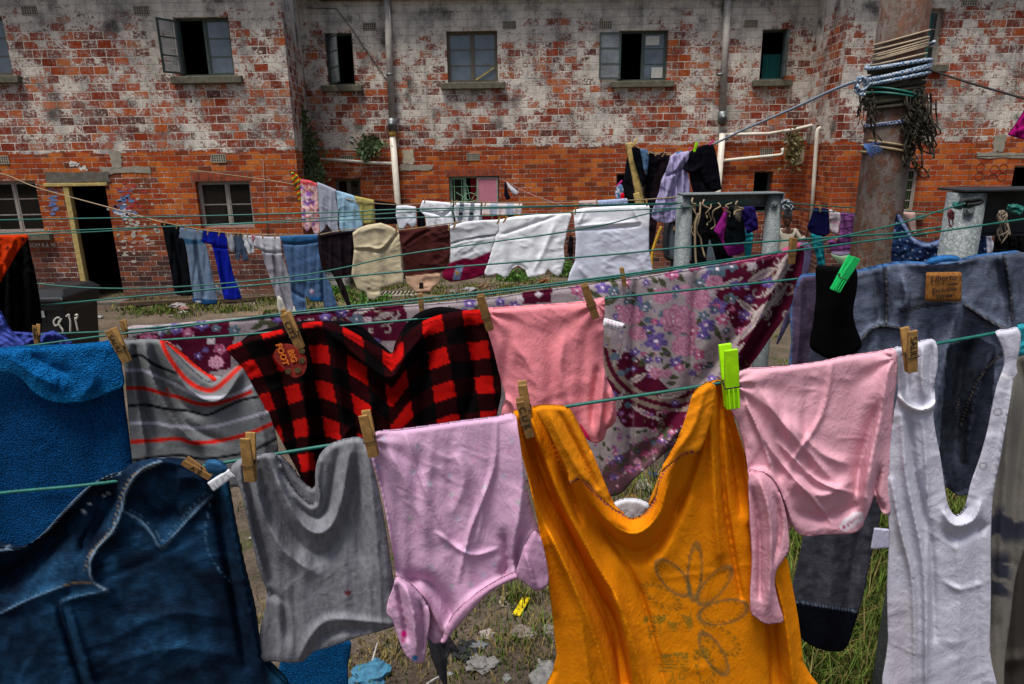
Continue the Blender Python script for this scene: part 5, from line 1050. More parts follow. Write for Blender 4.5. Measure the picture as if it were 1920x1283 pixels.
pl = cloth('plaid_shirt', T1, YH, '#0a0608', 'red and black checked flannel shirt with a foot shaped patch', 'shirt', SE, step=3, paint=plaid, gap=.03, kind='fleece', folds=PL_F, wr=(.004, 60, 1.2, 2.5), edge=9, seed=3, fk=1.4)
cloth('lining', [(452, 644), (470, 626), (500, 617), (545, 606), (570, 602), (620, 602), (655, 604), (682, 615), (700, 634), (722, 652), (736, 662), (744, 640), (752, 622), (768, 600), (790, 584), (820, 576), (850, 578), (874, 584), (890, 596), (850, 640), (740, 700), (600, 640), (480, 660)], (1.54, 1.64), '#08080b', parent=pl, step=4, kind='fleece', gap=.01)
# foot patch
mpat = plain('patch_felt', '#7d1c0e', .95, var=.25, scale=60, bs=.5); mtoe = plain('patch_toe', '#4a3a20', .95, var=.3, scale=60)
Yq = 1.475; pts = cat_rom([(517, 655), (532, 646), (548, 648), (560, 658), (572, 668), (575, 684), (570, 700), (556, 708), (543, 704), (532, 692), (520, 680), (513, 668)], True, 4)
fp = patch('foot_patch', [R(a, b_, Yq) for a, b_ in pts], mpat, pl, .003, 'rust red foot patch with orange lettering')
for k, (a, b_, rx, ry) in enumerate(((566, 659, 6, 4.5), (566, 677, 6, 5), (558, 695, 7, 5), (540, 697, 6, 5))):
    patch('toe', [R(a+rx*math.cos(t*.6283), b_+ry*math.sin(t*.6283), Yq-.002) for t in range(10)], mtoe, fp, .002)
ORG = plain('orange_thread', '#c8641a', .9)
for word, cx, cy in (("BIG", 548, 668), ("FOOT", 529, 665)): text('embroidery', word, R(cx, cy, Yq-.002), Vector((.25, 0, -1)), (0, -1, 0), .019, ORG, fp, .0006, .0008)
# pink shirt
P1 = [(904, 584), (912, 578), (940, 576), (1000, 572), (1060, 568), (1110, 562), (1128, 558), (1134, 562), (1133, 600), (1131, 660), (1136, 705), (1144, 722), (1152, 742), (1156, 765), (1155, 788), (1146, 800), (1138, 806), (1132, 824), (1118, 831), (1104, 826), (1085, 812), (1060, 800), (1000, 800), (944, 795), (942, 765), (948, 745), (938, 710), (926, 660), (914, 620)]
def pk1(p):
    p.line([(906, 585), (916, 622), (930, 668), (940, 712), (946, 745)], 2.4, '#d97f8a', op=.6, dash=4); p.line([(1133, 565), (1131, 660), (1134, 710), (1128, 770), (1122, 820)], 2.2, '#d97f8a', op=.5, dash=4); p.line([(945, 745), (962, 760), (972, 780)], 2, '#e08a96', op=.6); p.line([(1087, 800), (1100, 818), (1106, 832)], 4, '#e8205a')
cloth('shirt', P1, YH, '#e58a93', 'salmon pink baby top pegged at both corners on the second line', 'baby top', SE, step=3, paint=pk1, gap=.022,
      folds=[([(1133, 700), (1128, 760), (1122, 815)], 6, .008), ([(1120, 690), (1112, 750), (1110, 800)], 8, -.008), ([(1142, 730), (1148, 765), (1140, 800)], 6, .008), ([(946, 745), (962, 760), (972, 785)], 6, .007), ([(960, 640), (1000, 700), (1020, 780)], 14, .005), ([(1060, 630), (1050, 700), (1080, 780)], 12, .005)], wr=(.0026, 44, 1.2, 2.8), drape=(.004, 60), fk=1.4, pegs=[(912, 585, 80, 9, .004), (1120, 570, 90, 9, .004)], edge=7, seed=6)
def tagp(p):
    for k in range(4): p.line([(1136, 601+k*4), (1168, 610+k*4)], .8, '#a0606a' if k < 2 else '#7a7a80', dash=3, soft=.7)
cloth('care_label', [(1133, 596), (1172, 607), (1164, 622), (1130, 612)], 1.5, '#cfcfd6', 'white care label with tiny print beside the salmon top', 'label', step=2, curve=False, paint=tagp, wr=(0, 1, 0, 1), gap=.0015)
# denim jacket turned inside out
D1 = [(1497, 522), (1510, 514), (1535, 512), (1570, 510), (1608, 506), (1640, 499), (1680, 491), (1710, 490), (1745, 492), (1790, 488), (1830, 478), (1870, 474), (1905, 470), (1925, 474), (1990, 470), (1990, 640), (1925, 660), (1900, 700), (1880, 760), (1868, 830), (1850, 880), (1838, 915), (1800, 930), (1776, 915), (1740, 900), (1690, 880), (1640, 900), (1560, 860), (1484, 800), (1478, 700), (1484, 640), (1482, 590), (1490, 550)]
def jacket(p):
    x, y = p.x, p.y
    ang = .55*np.clip((x-1760)/140, -1, 1.2); t = (y+(x-1740)*ang*.8)
    st = fbm(x/26, t/2.6, 4, 2); p.put(st*.6*sst(.3, .6, fbm(x/25, y/8, 5)), '#6d7180'); p.put(sst(.5, .75, fbm(x/60, y/60, 6, 3))*.5, '#20242f')
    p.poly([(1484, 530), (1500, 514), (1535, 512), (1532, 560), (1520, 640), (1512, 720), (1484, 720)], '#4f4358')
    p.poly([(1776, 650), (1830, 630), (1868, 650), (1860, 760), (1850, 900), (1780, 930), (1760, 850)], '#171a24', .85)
    for P in ([(1658, 500), (1663, 560), (1660, 608)], [(1603, 668), (1622, 630), (1650, 612), (1700, 620)], [(1692, 584), (1730, 574), (1800, 566)], [(1808, 572), (1850, 600), (1890, 620)], [(1882, 480), (1892, 540), (1898, 600)], [(1800, 800), (1830, 720), (1870, 670), (1890, 660)]):
        p.line(P, 4.2, '#10131c', op=.8); p.line([(a+1, b_-1) for a, b_ in P], 1.1, '#8a8278', dash=4, op=.55)
    p.line([(1500, 516), (1610, 506), (1680, 492), (1745, 492), (1790, 488), (1830, 478), (1905, 470)], 3.5, '#2f5f93', op=.9); p.line([(1499, 524), (1485, 560), (1483, 640), (1480, 720)], 2.5, '#3a6ba0', dash=6)
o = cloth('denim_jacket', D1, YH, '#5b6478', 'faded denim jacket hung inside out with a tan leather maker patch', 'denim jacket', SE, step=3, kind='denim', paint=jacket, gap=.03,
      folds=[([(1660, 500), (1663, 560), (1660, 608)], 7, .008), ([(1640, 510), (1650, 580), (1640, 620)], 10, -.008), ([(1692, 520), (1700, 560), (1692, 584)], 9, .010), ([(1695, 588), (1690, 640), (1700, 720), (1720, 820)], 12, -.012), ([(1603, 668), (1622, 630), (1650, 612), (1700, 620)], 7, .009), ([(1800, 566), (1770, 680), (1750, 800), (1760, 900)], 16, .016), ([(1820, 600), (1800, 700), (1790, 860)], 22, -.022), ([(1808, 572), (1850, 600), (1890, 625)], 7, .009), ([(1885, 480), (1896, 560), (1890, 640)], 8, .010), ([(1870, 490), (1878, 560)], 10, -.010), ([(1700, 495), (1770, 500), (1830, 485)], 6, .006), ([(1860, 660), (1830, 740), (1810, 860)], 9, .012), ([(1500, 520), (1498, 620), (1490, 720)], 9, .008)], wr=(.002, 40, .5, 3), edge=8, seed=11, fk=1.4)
lp = cloth('leather_patch', [(1737, 511), (1803, 510), (1803, 565), (1735, 565)], (1.485, 1.582), '#8a5c30', parent=o, step=3, curve=False, wr=(0, 1, 0, 1), gap=.002, edge=4, bulge=.002, top=0, paint=ln([(1740, 514), (1800, 513), (1800, 562), (1738, 562), (1740, 514)], .7, '#5a3a1c', dash=4, curve=False))
INK = plain('burnt_ink', '#2a1a10', .8, var=0)
for s_, cx, cy, sz in (("Liberto", 1770, 522, .0205), ("London", 1786, 533, .0085), ("Exclusive", 1771, 544, .0155), ("DENIM", 1771, 556, .012)): text('lettering', s_, R(cx, cy, yl((1.485, 1.582), cx)-.006), (1, 0, .06), (0, -1, 0), sz, INK, o, .0004, .0002)
cloth('waist_tie', [(1735, 492), (1745, 484), (1765, 479), (1790, 479), (1800, 484), (1795, 490), (1770, 491), (1748, 497)], (1.495, 1.595), '#2c6299', parent=o, step=2, kind='denim', gap=.012)
cloth('jeans', [(1515, 985), (1560, 960), (1620, 900), (1655, 905), (1652, 960), (1645, 1000), (1630, 1060), (1618, 1120), (1600, 1180), (1586, 1216), (1556, 1222), (1520, 1210), (1498, 1190), (1490, 1160), (1487, 1100), (1500, 1040)], 1.55, '#343642', 'frayed end of a dark denim trouser leg below the pink vest', 'trousers', step=3, gap=.04, edge=14, kind='denim',
      paint=lambda p: (p.put(fbm(p.x/20, p.y/9, 4)*.35, '#74727c'), p.put(sst(-4, 4, p.y-(1128+(p.x-1490)*.14)), '#0a0d16'), p.line([(1490, 1127), (1540, 1136), (1605, 1146)], 2.2, '#6f7f96', dash=5), p.put(sst(1640, 1600, p.x)*0, '#000000')), folds=[([(1570, 970), (1560, 1060), (1550, 1200)], 18, .012), ([(1620, 950), (1600, 1060), (1585, 1180)], 12, -.012)])
cloth('sock', [(1530, 506), (1536, 498), (1570, 500), (1604, 502), (1607, 540), (1600, 580), (1604, 610), (1615, 640), (1612, 655), (1592, 668), (1560, 674), (1535, 664), (1519, 648), (1526, 600), (1531, 550)], (1.46, 1.56), '#060607', 'black fleece sock held by a green plastic peg on the denim jacket', 'sock', SE, step=4, kind='fleece', gap=.02)
# ------------------------------------------------------------------ floral sheet
SH = [(238, 614), (300, 609), (400, 600), (520, 590), (640, 581), (790, 570), (900, 560), (1000, 546), (1100, 533), (1200, 519), (1300, 503), (1400, 487), (1440, 478), (1488, 458), (1500, 456), (1508, 466), (1505, 500), (1494, 545), (1474, 590), (1450, 625), (1425, 662), (1395, 700), (1365, 735), (1330, 772), (1290, 812), (1250, 848), (1220, 872), (1190, 898), (1165, 925), (1140, 930), (1100, 915), (1000, 905), (900, 890), (800, 870), (700, 850), (600, 830), (500, 790), (420, 745), (380, 722), (300, 700), (240, 690), (232, 650)]
W_, PK, PK2, DK, PU, PU2, BL, GRN, MA = '#9d9195', '#bf7a98', '#92315f', '#5e173c', '#77639f', '#4a3b7c', '#5f7284', '#464a36', '#4f1029'
def sheet(p):
    x, y = p.x, p.y; top = np.interp(x, [238, 640, 900, 1200, 1440, 1500], [614, 581, 560, 519, 478, 456])
    wv = 22*fbm(x/70, y/70, 3, 2)+8*fbm(x/18, y/18, 5, 2)
    # maroon fields
    maz = inside(x+wv-14, y+wv*.6-8, [(255, 634), (430, 600), (432, 690), (330, 705)]) | inside(x+wv-14, y, [(500, 596), (760, 566), (770, 640), (520, 640)]) | inside(x+wv*.5, y, [(985, 540), (1042, 534), (1040, 566), (985, 572)]) | inside(x+wv-14, y+wv-14, [(1320, 485), (1540, 430), (1520, 640), (1420, 700), (1350, 560), (1345, 510)]) | inside(x+wv-14, y+wv-14, [(1130, 650), (1190, 665), (1260, 735), (1330, 725), (1420, 620), (1420, 720), (1290, 800), (1170, 800), (1130, 740)])
    p.put(maz.astype(float), MA); low = inside(x+wv-14, y+wv-14, [(1140, 880), (1330, 760), (1340, 820), (1180, 940), (1120, 930)]); p.put(low.astype(float), MA, .8)
    g_ = np.abs(segdist(x, y, cat_rom([(1132, 640), (1150, 700), (1200, 745), (1280, 760), (1340, 720)]))[0]-8); p.put((g_ < 4).astype(float), '#8c7f73', .8)
    # scrolls
    rs = random.Random(21)
    for k in range(70):
        a = rs.uniform(0, 6.28)
        cx = rs.choice([rs.uniform(1140, 1400), rs.uniform(520, 760), rs.uniform(1400, 1490)]); cy = rs.uniform(590, 900) if cx > 1130 and cx < 1400 else (rs.uniform(575, 640) if cx < 800 else rs.uniform(490, 600)); r = rs.uniform(5, 14)
        p.line([(cx+r*(1-i*.12)*math.cos(a+i*.8), cy+r*(1-i*.12)*math.sin(a+i*.8)) for i in range(7)], 1.2, rs.choice(['#b3a7a0', '#8c7f73', '#a4989a']), soft=1)
    for (x0, y0, x1, y1, w_) in ((1340, 545, 1395, 520, 6), (1400, 530, 1460, 500, 8), (1430, 560, 1490, 480, 7), (1440, 580, 1485, 530, 6), (1380, 560, 1420, 590, 6), (1455, 510, 1492, 466, 6), (1360, 500, 1378, 486, 7), (1405, 610, 1450, 560, 8), (1370, 650, 1430, 590, 6), (1330, 700, 1400, 640, 6), (660, 590, 700, 575, 5), (700, 600, 740, 585, 5), (725, 610, 750, 590, 4), (560, 612, 590, 598, 5), (1150, 690, 1170, 640, 6), (1175, 720, 1215, 700, 6), (1230, 745, 1290, 735, 7), (1150, 780, 1170, 730, 6), (1290, 720, 1330, 690, 5), (1180, 760, 1240, 790, 5)):
        p.leaf(x0, y0, x1, y1, w_, '#b1a7a2'); p.leaf(x0+2, y0, x1-2, y1, w_*.45, '#8d7b7e')
    for (x0, y0, x1, y1) in ((310, 628, 330, 612), (468, 618, 500, 604), (480, 600, 520, 610), (500, 618, 530, 596), (900, 570, 885, 592), (840, 575, 862, 590), (1105, 545, 1130, 560), (1120, 575, 1160, 560), (1145, 600, 1175, 615), (1170, 560, 1195, 575), (1235, 520, 1250, 540), (1265, 510, 1285, 530), (1190, 600, 1215, 615), (1200, 680, 1230, 660), (1290, 640, 1310, 670), (1330, 600, 1355, 640), (1240, 650, 1260, 672), (1140, 555, 1122, 580), (1300, 530, 1330, 545), (1145, 520, 1160, 548), (1310, 690, 1340, 680), (1180, 840, 1210, 850), (1150, 870, 1180, 860), (1230, 820, 1260, 800)):
        p.leaf(x0, y0, x1, y1, 5.5, GRN)
    for cx, cy, r, q in ((278, 636, 16, 1), (300, 620, 12, 2), (330, 616, 14, 3), (352, 625, 12, 1), (378, 610, 13, 3), (395, 640, 9, 4), (405, 616, 9, 2), (330, 655, 10, 5), (372, 668, 8, 3), (385, 656, 7, 3), (412, 655, 12, 1), (405, 680, 14, 6), (345, 685, 13, 5), (440, 620, 12, 2), (470, 640, 8, 2), (520, 600, 8, 3), (610, 596, 12, 3), (640, 588, 11, 3), (668, 598, 13, 2), (690, 600, 8, 5), (705, 640, 9, 3), (880, 568, 12, 3), (870, 585, 9, 3), (938, 566, 10, 3), (950, 580, 11, 1), (965, 572, 10, 3), (975, 562, 8, 5), (1010, 552, 7, 4), (1082, 545, 13, 1), (1096, 560, 10, 1), (1130, 540, 15, 3), (1152, 545, 10, 2), (1175, 530, 9, 1),
                       (1212, 530, 8, 3), (1198, 560, 7, 3), (1270, 505, 9, 3), (1300, 500, 13, 1), (1335, 500, 12, 3), (1330, 520, 15, 3), (1345, 505, 20, 2), (1372, 500, 12, 2), (1312, 530, 11, 2), (1285, 545, 12, 6), (1260, 515, 14, 1), (1330, 550, 11, 4), (1195, 590, 14, 1), (1230, 640, 22, 3), (1175, 600, 9, 6), (1215, 620, 14, 3), (1210, 575, 13, 2), (1245, 590, 11, 2), (1345, 575, 19, 3), (1325, 610, 17, 3), (1300, 620, 11, 1), (1355, 600, 14, 1), (1370, 560, 13, 2), (1395, 590, 12, 3), (1405, 560, 9, 3), (1385, 620, 9, 1), (1190, 660, 10, 3), (1215, 675, 9, 3), (1218, 690, 8, 5), (1235, 675, 8, 3), (1268, 680, 14, 3), (1300, 700, 8, 3), (1310, 665, 12, 1), (1320, 680, 7, 5), (1165, 700, 8, 2), (1150, 740, 8, 3), (1265, 755, 8, 3), (1275, 690, 10, 1), (1178, 760, 7, 2), (1380, 535, 11, 3), (1398, 535, 8, 3), (1440, 530, 13, 3), (1410, 500, 10, 4), (1160, 860, 10, 3), (1180, 880, 10, 1), (1210, 850, 9, 1), (1150, 895, 9, 3), (1240, 825, 8, 3), (1260, 810, 8, 1), (1225, 830, 6, 2), (1195, 865, 7, 6)):
        r *= 1.12
        if q == 1: p.flower(cx, cy, r, PK, PK2, 5, cx)
        elif q == 2: p.flower(cx, cy, r, BL, '#4d6472', 5, cx)
        elif q == 3: p.flower(cx, cy, r, PU, PU2, 5, cx)
        elif q == 4: p.flower(cx, cy, r, '#c9bfc2', '#a49aa4', 4, cx)
        elif q == 5: p.flower(cx, cy, r, '#d0c8cc', '#b095a8', 6, cx, core='#8a4a60')
        else: p.peony(cx, cy, r, PK, '#d7a6bc', DK, cx)
    rs = random.Random(31)
    for k in range(70):
        cx = rs.uniform(1145, 1400); cy = rs.uniform(530, 720); rr_ = rs.uniform(6, 12); q = rs.random()
        if q < .3: p.leaf(cx, cy, cx+rs.uniform(-22, 22), cy+rs.uniform(-16, 16)+1, 5, GRN)
        elif q < .6: p.flower(cx, cy, rr_, PU, PU2, 5, cx)
        elif q < .8: p.flower(cx, cy, rr_, BL, '#3d5462', 5, cx)
        else: p.flower(cx, cy, rr_, PK, PK2, 6, cx)
    for k in range(150):
        cx = rs.uniform(1100, 1340); cy = rs.uniform(770, 925); rr_ = rs.uniform(3, 7)
        if k % 3 == 0: p.leaf(cx, cy, cx+rs.uniform(-16, 16), cy+rs.uniform(-12, 12)+1, 3.5, GRN)
        else: p.flower(cx, cy, rr_, (PU, PK, BL)[k % 3-1] if k % 2 else PK, (PU2, PK2)[k % 2], 5, cx)
    for cx, cy, r in ((1272, 600, 36), (1310, 560, 26), (1180, 590, 24), (1282, 650, 25), (1242, 555, 20), (1340, 530, 18), (1195, 625, 18), (1230, 700, 14), (1250, 700, 11)): p.peony(cx, cy, r, '#ae6284', '#bd90a4', DK, cx*.3)
    rs = random.Random(5)
    for k in range(120):
        cx, cy = rs.choice([(290, 640), (400, 600), (930, 590), (1230, 560), (1375, 600), (1200, 650), (1180, 870), (1250, 830)]); p.ell(cx+rs.gauss(0, 30), cy+rs.gauss(0, 18), 2, 2, 0, rs.choice(['#cfc6ca', '#6a549c', PK]))
    for cx in (1192, 1304, 640, 1080, 1130): p.line([(cx, 460), (cx-6, 930)], .8, '#6d5f66', op=.55, curve=False)
    p.put(sst(10, 4, y-top)*sst(1330, 1400, x), '#a54a6c')
YS = (2.02, 2.3)
o = cloth('floral_sheet', SH, YS, W_, 'large floral bed sheet in maroon, cream, pink and purple folded over the third line', 'sheet', None, step=3, paint=sheet, gap=.03, kind='jersey', var=.15, fk=1.4,
      folds=[([(1304, 500), (1300, 600), (1290, 780)], 8, -.008), ([(1192, 520), (1188, 640), (1180, 880)], 7, -.010), ([(1480, 470), (1440, 560), (1370, 690), (1240, 840)], 18, .025), ([(1495, 480), (1465, 570), (1400, 670), (1290, 790)], 12, -.028), ([(1450, 480), (1400, 600), (1300, 740), (1190, 880)], 22, -.018), ([(1130, 540), (1150, 700), (1140, 900)], 30, .015), ([(640, 585), (640, 660)], 8, -.006)],
      drape=(.01, 90), wr=(.002, 60, 1.2, 3), edge=8, top=12, seed=13)
cloth('sheet_end', [(1496, 458), (1506, 455), (1517, 456), (1521, 470), (1518, 500), (1510, 535), (1496, 575), (1478, 610), (1455, 650), (1470, 600), (1488, 550), (1498, 510)], 2.34, '#585070', parent=o, step=3, gap=.02, drape=(.006, 14))
# ------------------------------------------------------------------ clothes farther off
def cl(name, pts, Y, col, label, cat, group=None, **k):
    k['step'] = min(k.get('step', 2), 2); k.setdefault('gap', .014); k.setdefault('edge', 2.5); k.setdefault('drape', (.009, 19)); k.setdefault('wr', (.009, 22, 1.3, 2.6)); k.setdefault('bulge', .003); k.setdefault('curve', False); k.setdefault('top', 5); k.setdefault('fk', .7)
    return cloth(name, pts, Y, col, label, cat, group, **k)
TR = 'trousers and tops on the long left line'
cl('trousers', [(300, 418), (318, 420), (338, 425), (338, 433), (334, 447), (345, 448), (350, 472), (356, 520), (361, 555), (340, 555), (327, 551), (322, 517), (313, 470), (305, 430)], 8.2, '#0b0d12', 'pair of black trousers at the left end of the long line', 'trousers', TR, folds=[([(325, 445), (336, 500), (342, 550)], 3, -.06)])
def hem(p): p.put(sst(-1, 1, p.y-(560+.05*(p.x-362))), '#1c4570'); p.put(sst(-1, 1, p.y-(446+.12*(p.x-333)))*sst(460, 456, p.y), '#2c5578'); p.ell(372, 566, 5, 2, 0, '#c8ccd2')
def two_leg(cx0, cy0, cx1, cy1, d=.08): return [([(cx0, cy0), ((cx0+cx1)/2, (cy0+cy1)/2), (cx1, cy1)], 3.2, -d)]
o = cl('trousers', [(338, 425), (358, 428), (381, 432), (379, 452), (386, 458), (393, 490), (401, 530), (408, 562), (406, 570), (385, 572), (362, 567), (358, 530), (352, 480), (345, 450), (334, 446)], 8.2, '#66788f', 'grey blue tracksuit trousers with dark blue hems and turned up cuffs', 'trousers', TR, paint=hem, folds=two_leg(366, 455, 384, 555))
o = cl('trousers', [(381, 432), (400, 434), (422, 436), (426, 450), (427, 470), (434, 500), (440, 525), (450, 550), (454, 560), (436, 563), (420, 561), (414, 535), (407, 500), (399, 466), (396, 458), (377, 454)], 8.2, '#0c1a86', 'bright royal blue trousers on the long left line', 'trousers', TR, folds=two_leg(410, 470, 426, 550, .05)+[([(377, 456), (400, 463), (426, 466)], 2, -.04)])
cl('white_cloth', [(440, 521), (444, 524), (449, 535), (453, 550), (448, 556), (436, 556), (437, 540)], 8.3, '#c9ccd4', 'white cloth corner beside the ankles of the royal blue trousers', 'cloth', TR); cl('white_cloth', [(404, 532), (412, 540), (419, 553), (410, 557), (404, 545)], 8.4, '#aeb4bb', 'scrap of white cloth between grey blue and royal blue trousers', 'cloth', TR)
cl('socks', [(424, 437), (436, 439), (441, 462), (440, 473), (432, 473), (427, 455)], 8.2, '#8d9199', 'small light grey sock on the long left line', 'sock', TR)
cl('shorts', [(437, 438), (455, 438), (460, 462), (467, 488), (456, 491), (451, 472), (449, 489), (442, 487), (439, 462)], 8.2, '#3f4d60', 'small slate blue child trousers on the long left line', 'trousers', TR)
cl('socks', [(453, 439), (472, 441), (476, 462), (477, 475), (466, 477), (458, 460)], 8.2, '#c4c8ce', 'pair of small white socks with a black mark', 'sock', TR, paint=ln([(464, 450), (472, 466)], 1, '#1c1c20'))
cl('sock', [(470, 440), (479, 441), (478, 450), (473, 453)], 8.15, '#c07a96', 'tiny pink sock between the white socks and white trousers', 'sock', TR)
cl('trousers', [(478, 441), (502, 443), (526, 443), (528, 472), (530, 482), (538, 505), (546, 530), (556, 568), (562, 604), (540, 604), (524, 575), (512, 540), (500, 505), (490, 470), (475, 462)], 8.2, '#8e8c96', 'pale grey trousers with turned up white cuffs on the long left line', 'trousers', TR, folds=two_leg(512, 480, 540, 580, .06)+[([(475, 464), (502, 473), (528, 474)], 2, -.05)], paint=lambda p: p.put(sst(475, 470, p.y+(502-p.x)*.2), '#b9b9c1'))
cl('cloth_bag', [(521, 552), (528, 560), (536, 578), (546, 597), (552, 606), (534, 606), (524, 590), (519, 570)], 8.0, '#bfbcb0', 'cream cloth hanging behind the pale grey trousers', 'cloth', TR); cl('cloth_bag', [(551, 572), (556, 585), (560, 606), (548, 606), (548, 590)], 8.0, '#bfbcb0', 'narrow cream cloth strip beside the pale grey trousers', 'cloth', TR)
def bj(p): p.put(sst(458, 454, p.y+.001*p.x), '#2b5a86'); p.ell(584, 546, 4, 4, 0, '#b9b2c4'); p.ell(586, 549, 2, 2, 0, '#b05070'); p.put(sst(555, 558, p.y)*sst(578, 583, p.x)*sst(606, 603, p.x), '#1d4a78')
cl('sweater', [(524, 443), (560, 441), (596, 440), (596, 452), (598, 475), (604, 505), (620, 535), (640, 596), (612, 600), (606, 565), (600, 566), (586, 566), (572, 555), (577, 598), (558, 600), (547, 560), (543, 520), (535, 485), (529, 455)], 8.0, '#435c7e', 'faded blue long sleeved sweater hung upside down by its hem', 'sweater', TR, paint=bj, folds=[([(525, 456), (560, 458), (596, 453)], 2, -.05), ([(604, 510), (606, 560), (612, 596)], 3, -.05), ([(546, 545), (570, 560)], 3, -.05)])
WT = 'shirts on the middle line'
cl('shirt', [(597, 441), (604, 432), (612, 428), (625, 436), (665, 432), (664, 470), (659, 505), (652, 520), (640, 522), (650, 545), (661, 582), (655, 584), (645, 562), (632, 532), (622, 512), (605, 492), (598, 462)], 5.6, '#1d151a', 'very dark brown shirt with one sleeve hanging, left of the beige one', 'shirt', WT, folds=[([(600, 444), (630, 438), (664, 434)], 3, .02), ([(625, 440), (640, 500), (655, 575)], 8, .02)])
cl('long_sleeved_shirt', [(661, 437), (672, 428), (688, 422), (714, 418), (732, 424), (748, 434), (752, 470), (753, 500), (757, 515), (756, 532), (738, 535), (715, 540), (712, 556), (702, 563), (690, 560), (686, 548), (670, 542), (659, 515), (664, 467)], 5.3, '#b9ad90', 'beige long sleeved shirt folded over the middle line', 'shirt', WT, step=2, wr=(.006, 20, 1.3, 2.5), drape=(.008, 45),
   folds=[([(664, 468), (690, 469), (716, 472), (735, 452), (748, 436)], 2.5, -.022), ([(676, 436), (700, 428), (722, 430)], 5, .012), ([(668, 465), (690, 463), (714, 466), (733, 445)], 3, .015), ([(690, 545), (700, 548), (712, 545)], 3, -.01)], paint=lambda p: p.ell(692, 541, 4, 1.6, 0, '#1a1a1a'))
def brn(p): p.put(sst(-1, 1, p.y-(519-.11*(p.x-760))), '#c8a387'); p.poly([(785, 530), (793, 529), (794, 542), (786, 543)], '#1b1416'); p.put(sst(546, 548, p.y)*sst(774, 778, p.x), '#3a1c1c')
cl('t_shirt', [(747, 432), (775, 429), (800, 427), (838, 421), (844, 425), (843, 470), (842, 492), (833, 505), (826, 511), (826, 528), (810, 541), (808, 549), (780, 550), (775, 543), (764, 534), (760, 518), (756, 490), (751, 455)], 5.3, '#43211f', 'chocolate brown T-shirt with a peach lower band and dark label', 'T-shirt', WT, step=2, paint=brn, drape=(.005, 60), folds=[([(752, 460), (775, 440), (800, 428)], 5, .014), ([(757, 462), (782, 444), (806, 432)], 2.5, -.014)])
def mrn(p):
    p.put(sst(-1.5, 1.5, p.y-np.interp(p.x, [830, 845, 870, 885, 918, 940], [496, 492, 484, 486, 472, 468])), '#6e0c30'); p.poly([(856, 498), (870, 496), (862, 524), (848, 526)], '#6f7f9e'); p.ell(857, 512, 5, 3, 1, '#b08a3a'); p.line([(846, 456), (880, 447), (932, 440)], 1, '#33363f')
cl('t_shirt', [(842, 425), (870, 416), (905, 413), (937, 412), (938, 425), (928, 450), (921, 475), (914, 497), (908, 515), (885, 523), (862, 527), (846, 529), (830, 522), (830, 508), (842, 494), (845, 460)], 5.3, '#c9ccd2', 'white and crimson T-shirt with a small blue picture on the chest', 'T-shirt', WT, step=2, paint=mrn, drape=(.006, 45), folds=[([(846, 458), (880, 449), (932, 442)], 2, -.014)])
cl('t_shirt', [(937, 412), (960, 407), (1000, 403), (1040, 400), (1068, 398), (1072, 403), (1064, 430), (1057, 465), (1059, 490), (1052, 514), (1046, 519), (1034, 512), (1028, 505), (1022, 514), (1005, 519), (990, 521), (985, 507), (972, 498), (960, 505), (953, 518), (946, 521), (932, 514), (914, 518), (907, 513), (916, 490), (921, 470), (930, 440)], 5.3, '#eceef3', 'brilliant white T-shirt with its collar at the bottom, centre of the middle line', 'T-shirt', WT, step=2, drape=(.007, 50), wr=(.006, 24, .8, 3), folds=[([(940, 440), (985, 425), (1050, 402)], 3, -.014), ([(955, 515), (960, 502), (972, 496), (986, 505), (990, 518)], 3, -.012), ([(1040, 420), (1020, 470), (1000, 510)], 6, .014)])
cl('shirt', [(1075, 394), (1100, 390), (1150, 387), (1216, 384), (1219, 392), (1217, 425), (1217, 470), (1222, 498), (1225, 512), (1190, 520), (1120, 525), (1064, 530), (1068, 512), (1078, 490), (1080, 450), (1077, 420)], 5.3, '#ccd0e0', 'thin white collared shirt with a folded flap, right end of the middle line', 'shirt', WT, step=2, drape=(.005, 60), wr=(.005, 24, 1.3, 3), paint=lambda p: p.put(sst(433, 429, p.y+.04*(p.x-1080)), '#e8eaf2'),
   folds=[([(1080, 432), (1130, 428), (1190, 424), (1200, 420)], 2.5, -.020), ([(1080, 425), (1130, 421), (1196, 416)], 3, .012), ([(1096, 395), (1085, 420)], 3, .01), ([(1185, 390), (1200, 418)], 3, .012), ([(1200, 480), (1212, 515)], 6, .014), ([(1085, 500), (1100, 520)], 6, .014)])
cl('sock', [(1068, 440), (1075, 445), (1074, 485), (1070, 490), (1064, 470)], 5.5, '#1a1416', 'dark strip of cloth between the two white shirts', 'cloth', WT)
BK = 'washing on the far cord'
def scarf(p): p.c[:] = np.array(srgb('#1c1712')); s_ = np.mod(p.y+p.x*.8, 12); p.put((s_ < 3).astype(float), '#c01818'); p.put(((s_ > 4) & (s_ < 6.5)).astype(float), '#d8b020'); p.put(((s_ > 8) & (s_ < 10)).astype(float), '#1f7a3a')
cl('scarf', [(545, 321), (556, 327), (564, 335), (566, 360), (568, 400), (562, 385), (556, 360), (549, 345)], 9.5, '#222222', 'scarf striped in red, yellow, green and black', 'scarf', BK, paint=scarf)
def ppr(p): n = fbm(p.x/5, p.y/5, 3, 3); p.put(sst(.4, .5, n), '#c75a3a'); p.put(sst(.52, .6, n), '#d8c2c9'); p.put(sst(.6, .7, fbm(p.x/6, p.y/6, 12, 2)), '#8a5aa8'); p.put(sst(348, 344, p.y-.2*(p.x-570))*.8, '#c02030')
cl('patterned_dress', [(563, 336), (580, 338), (594, 344), (597, 370), (600, 400), (600, 438), (590, 440), (584, 425), (576, 436), (567, 425), (565, 390)], 9.4, '#d8b3b0', 'patterned pink and orange dress next to the striped scarf', 'dress', BK, paint=ppr)
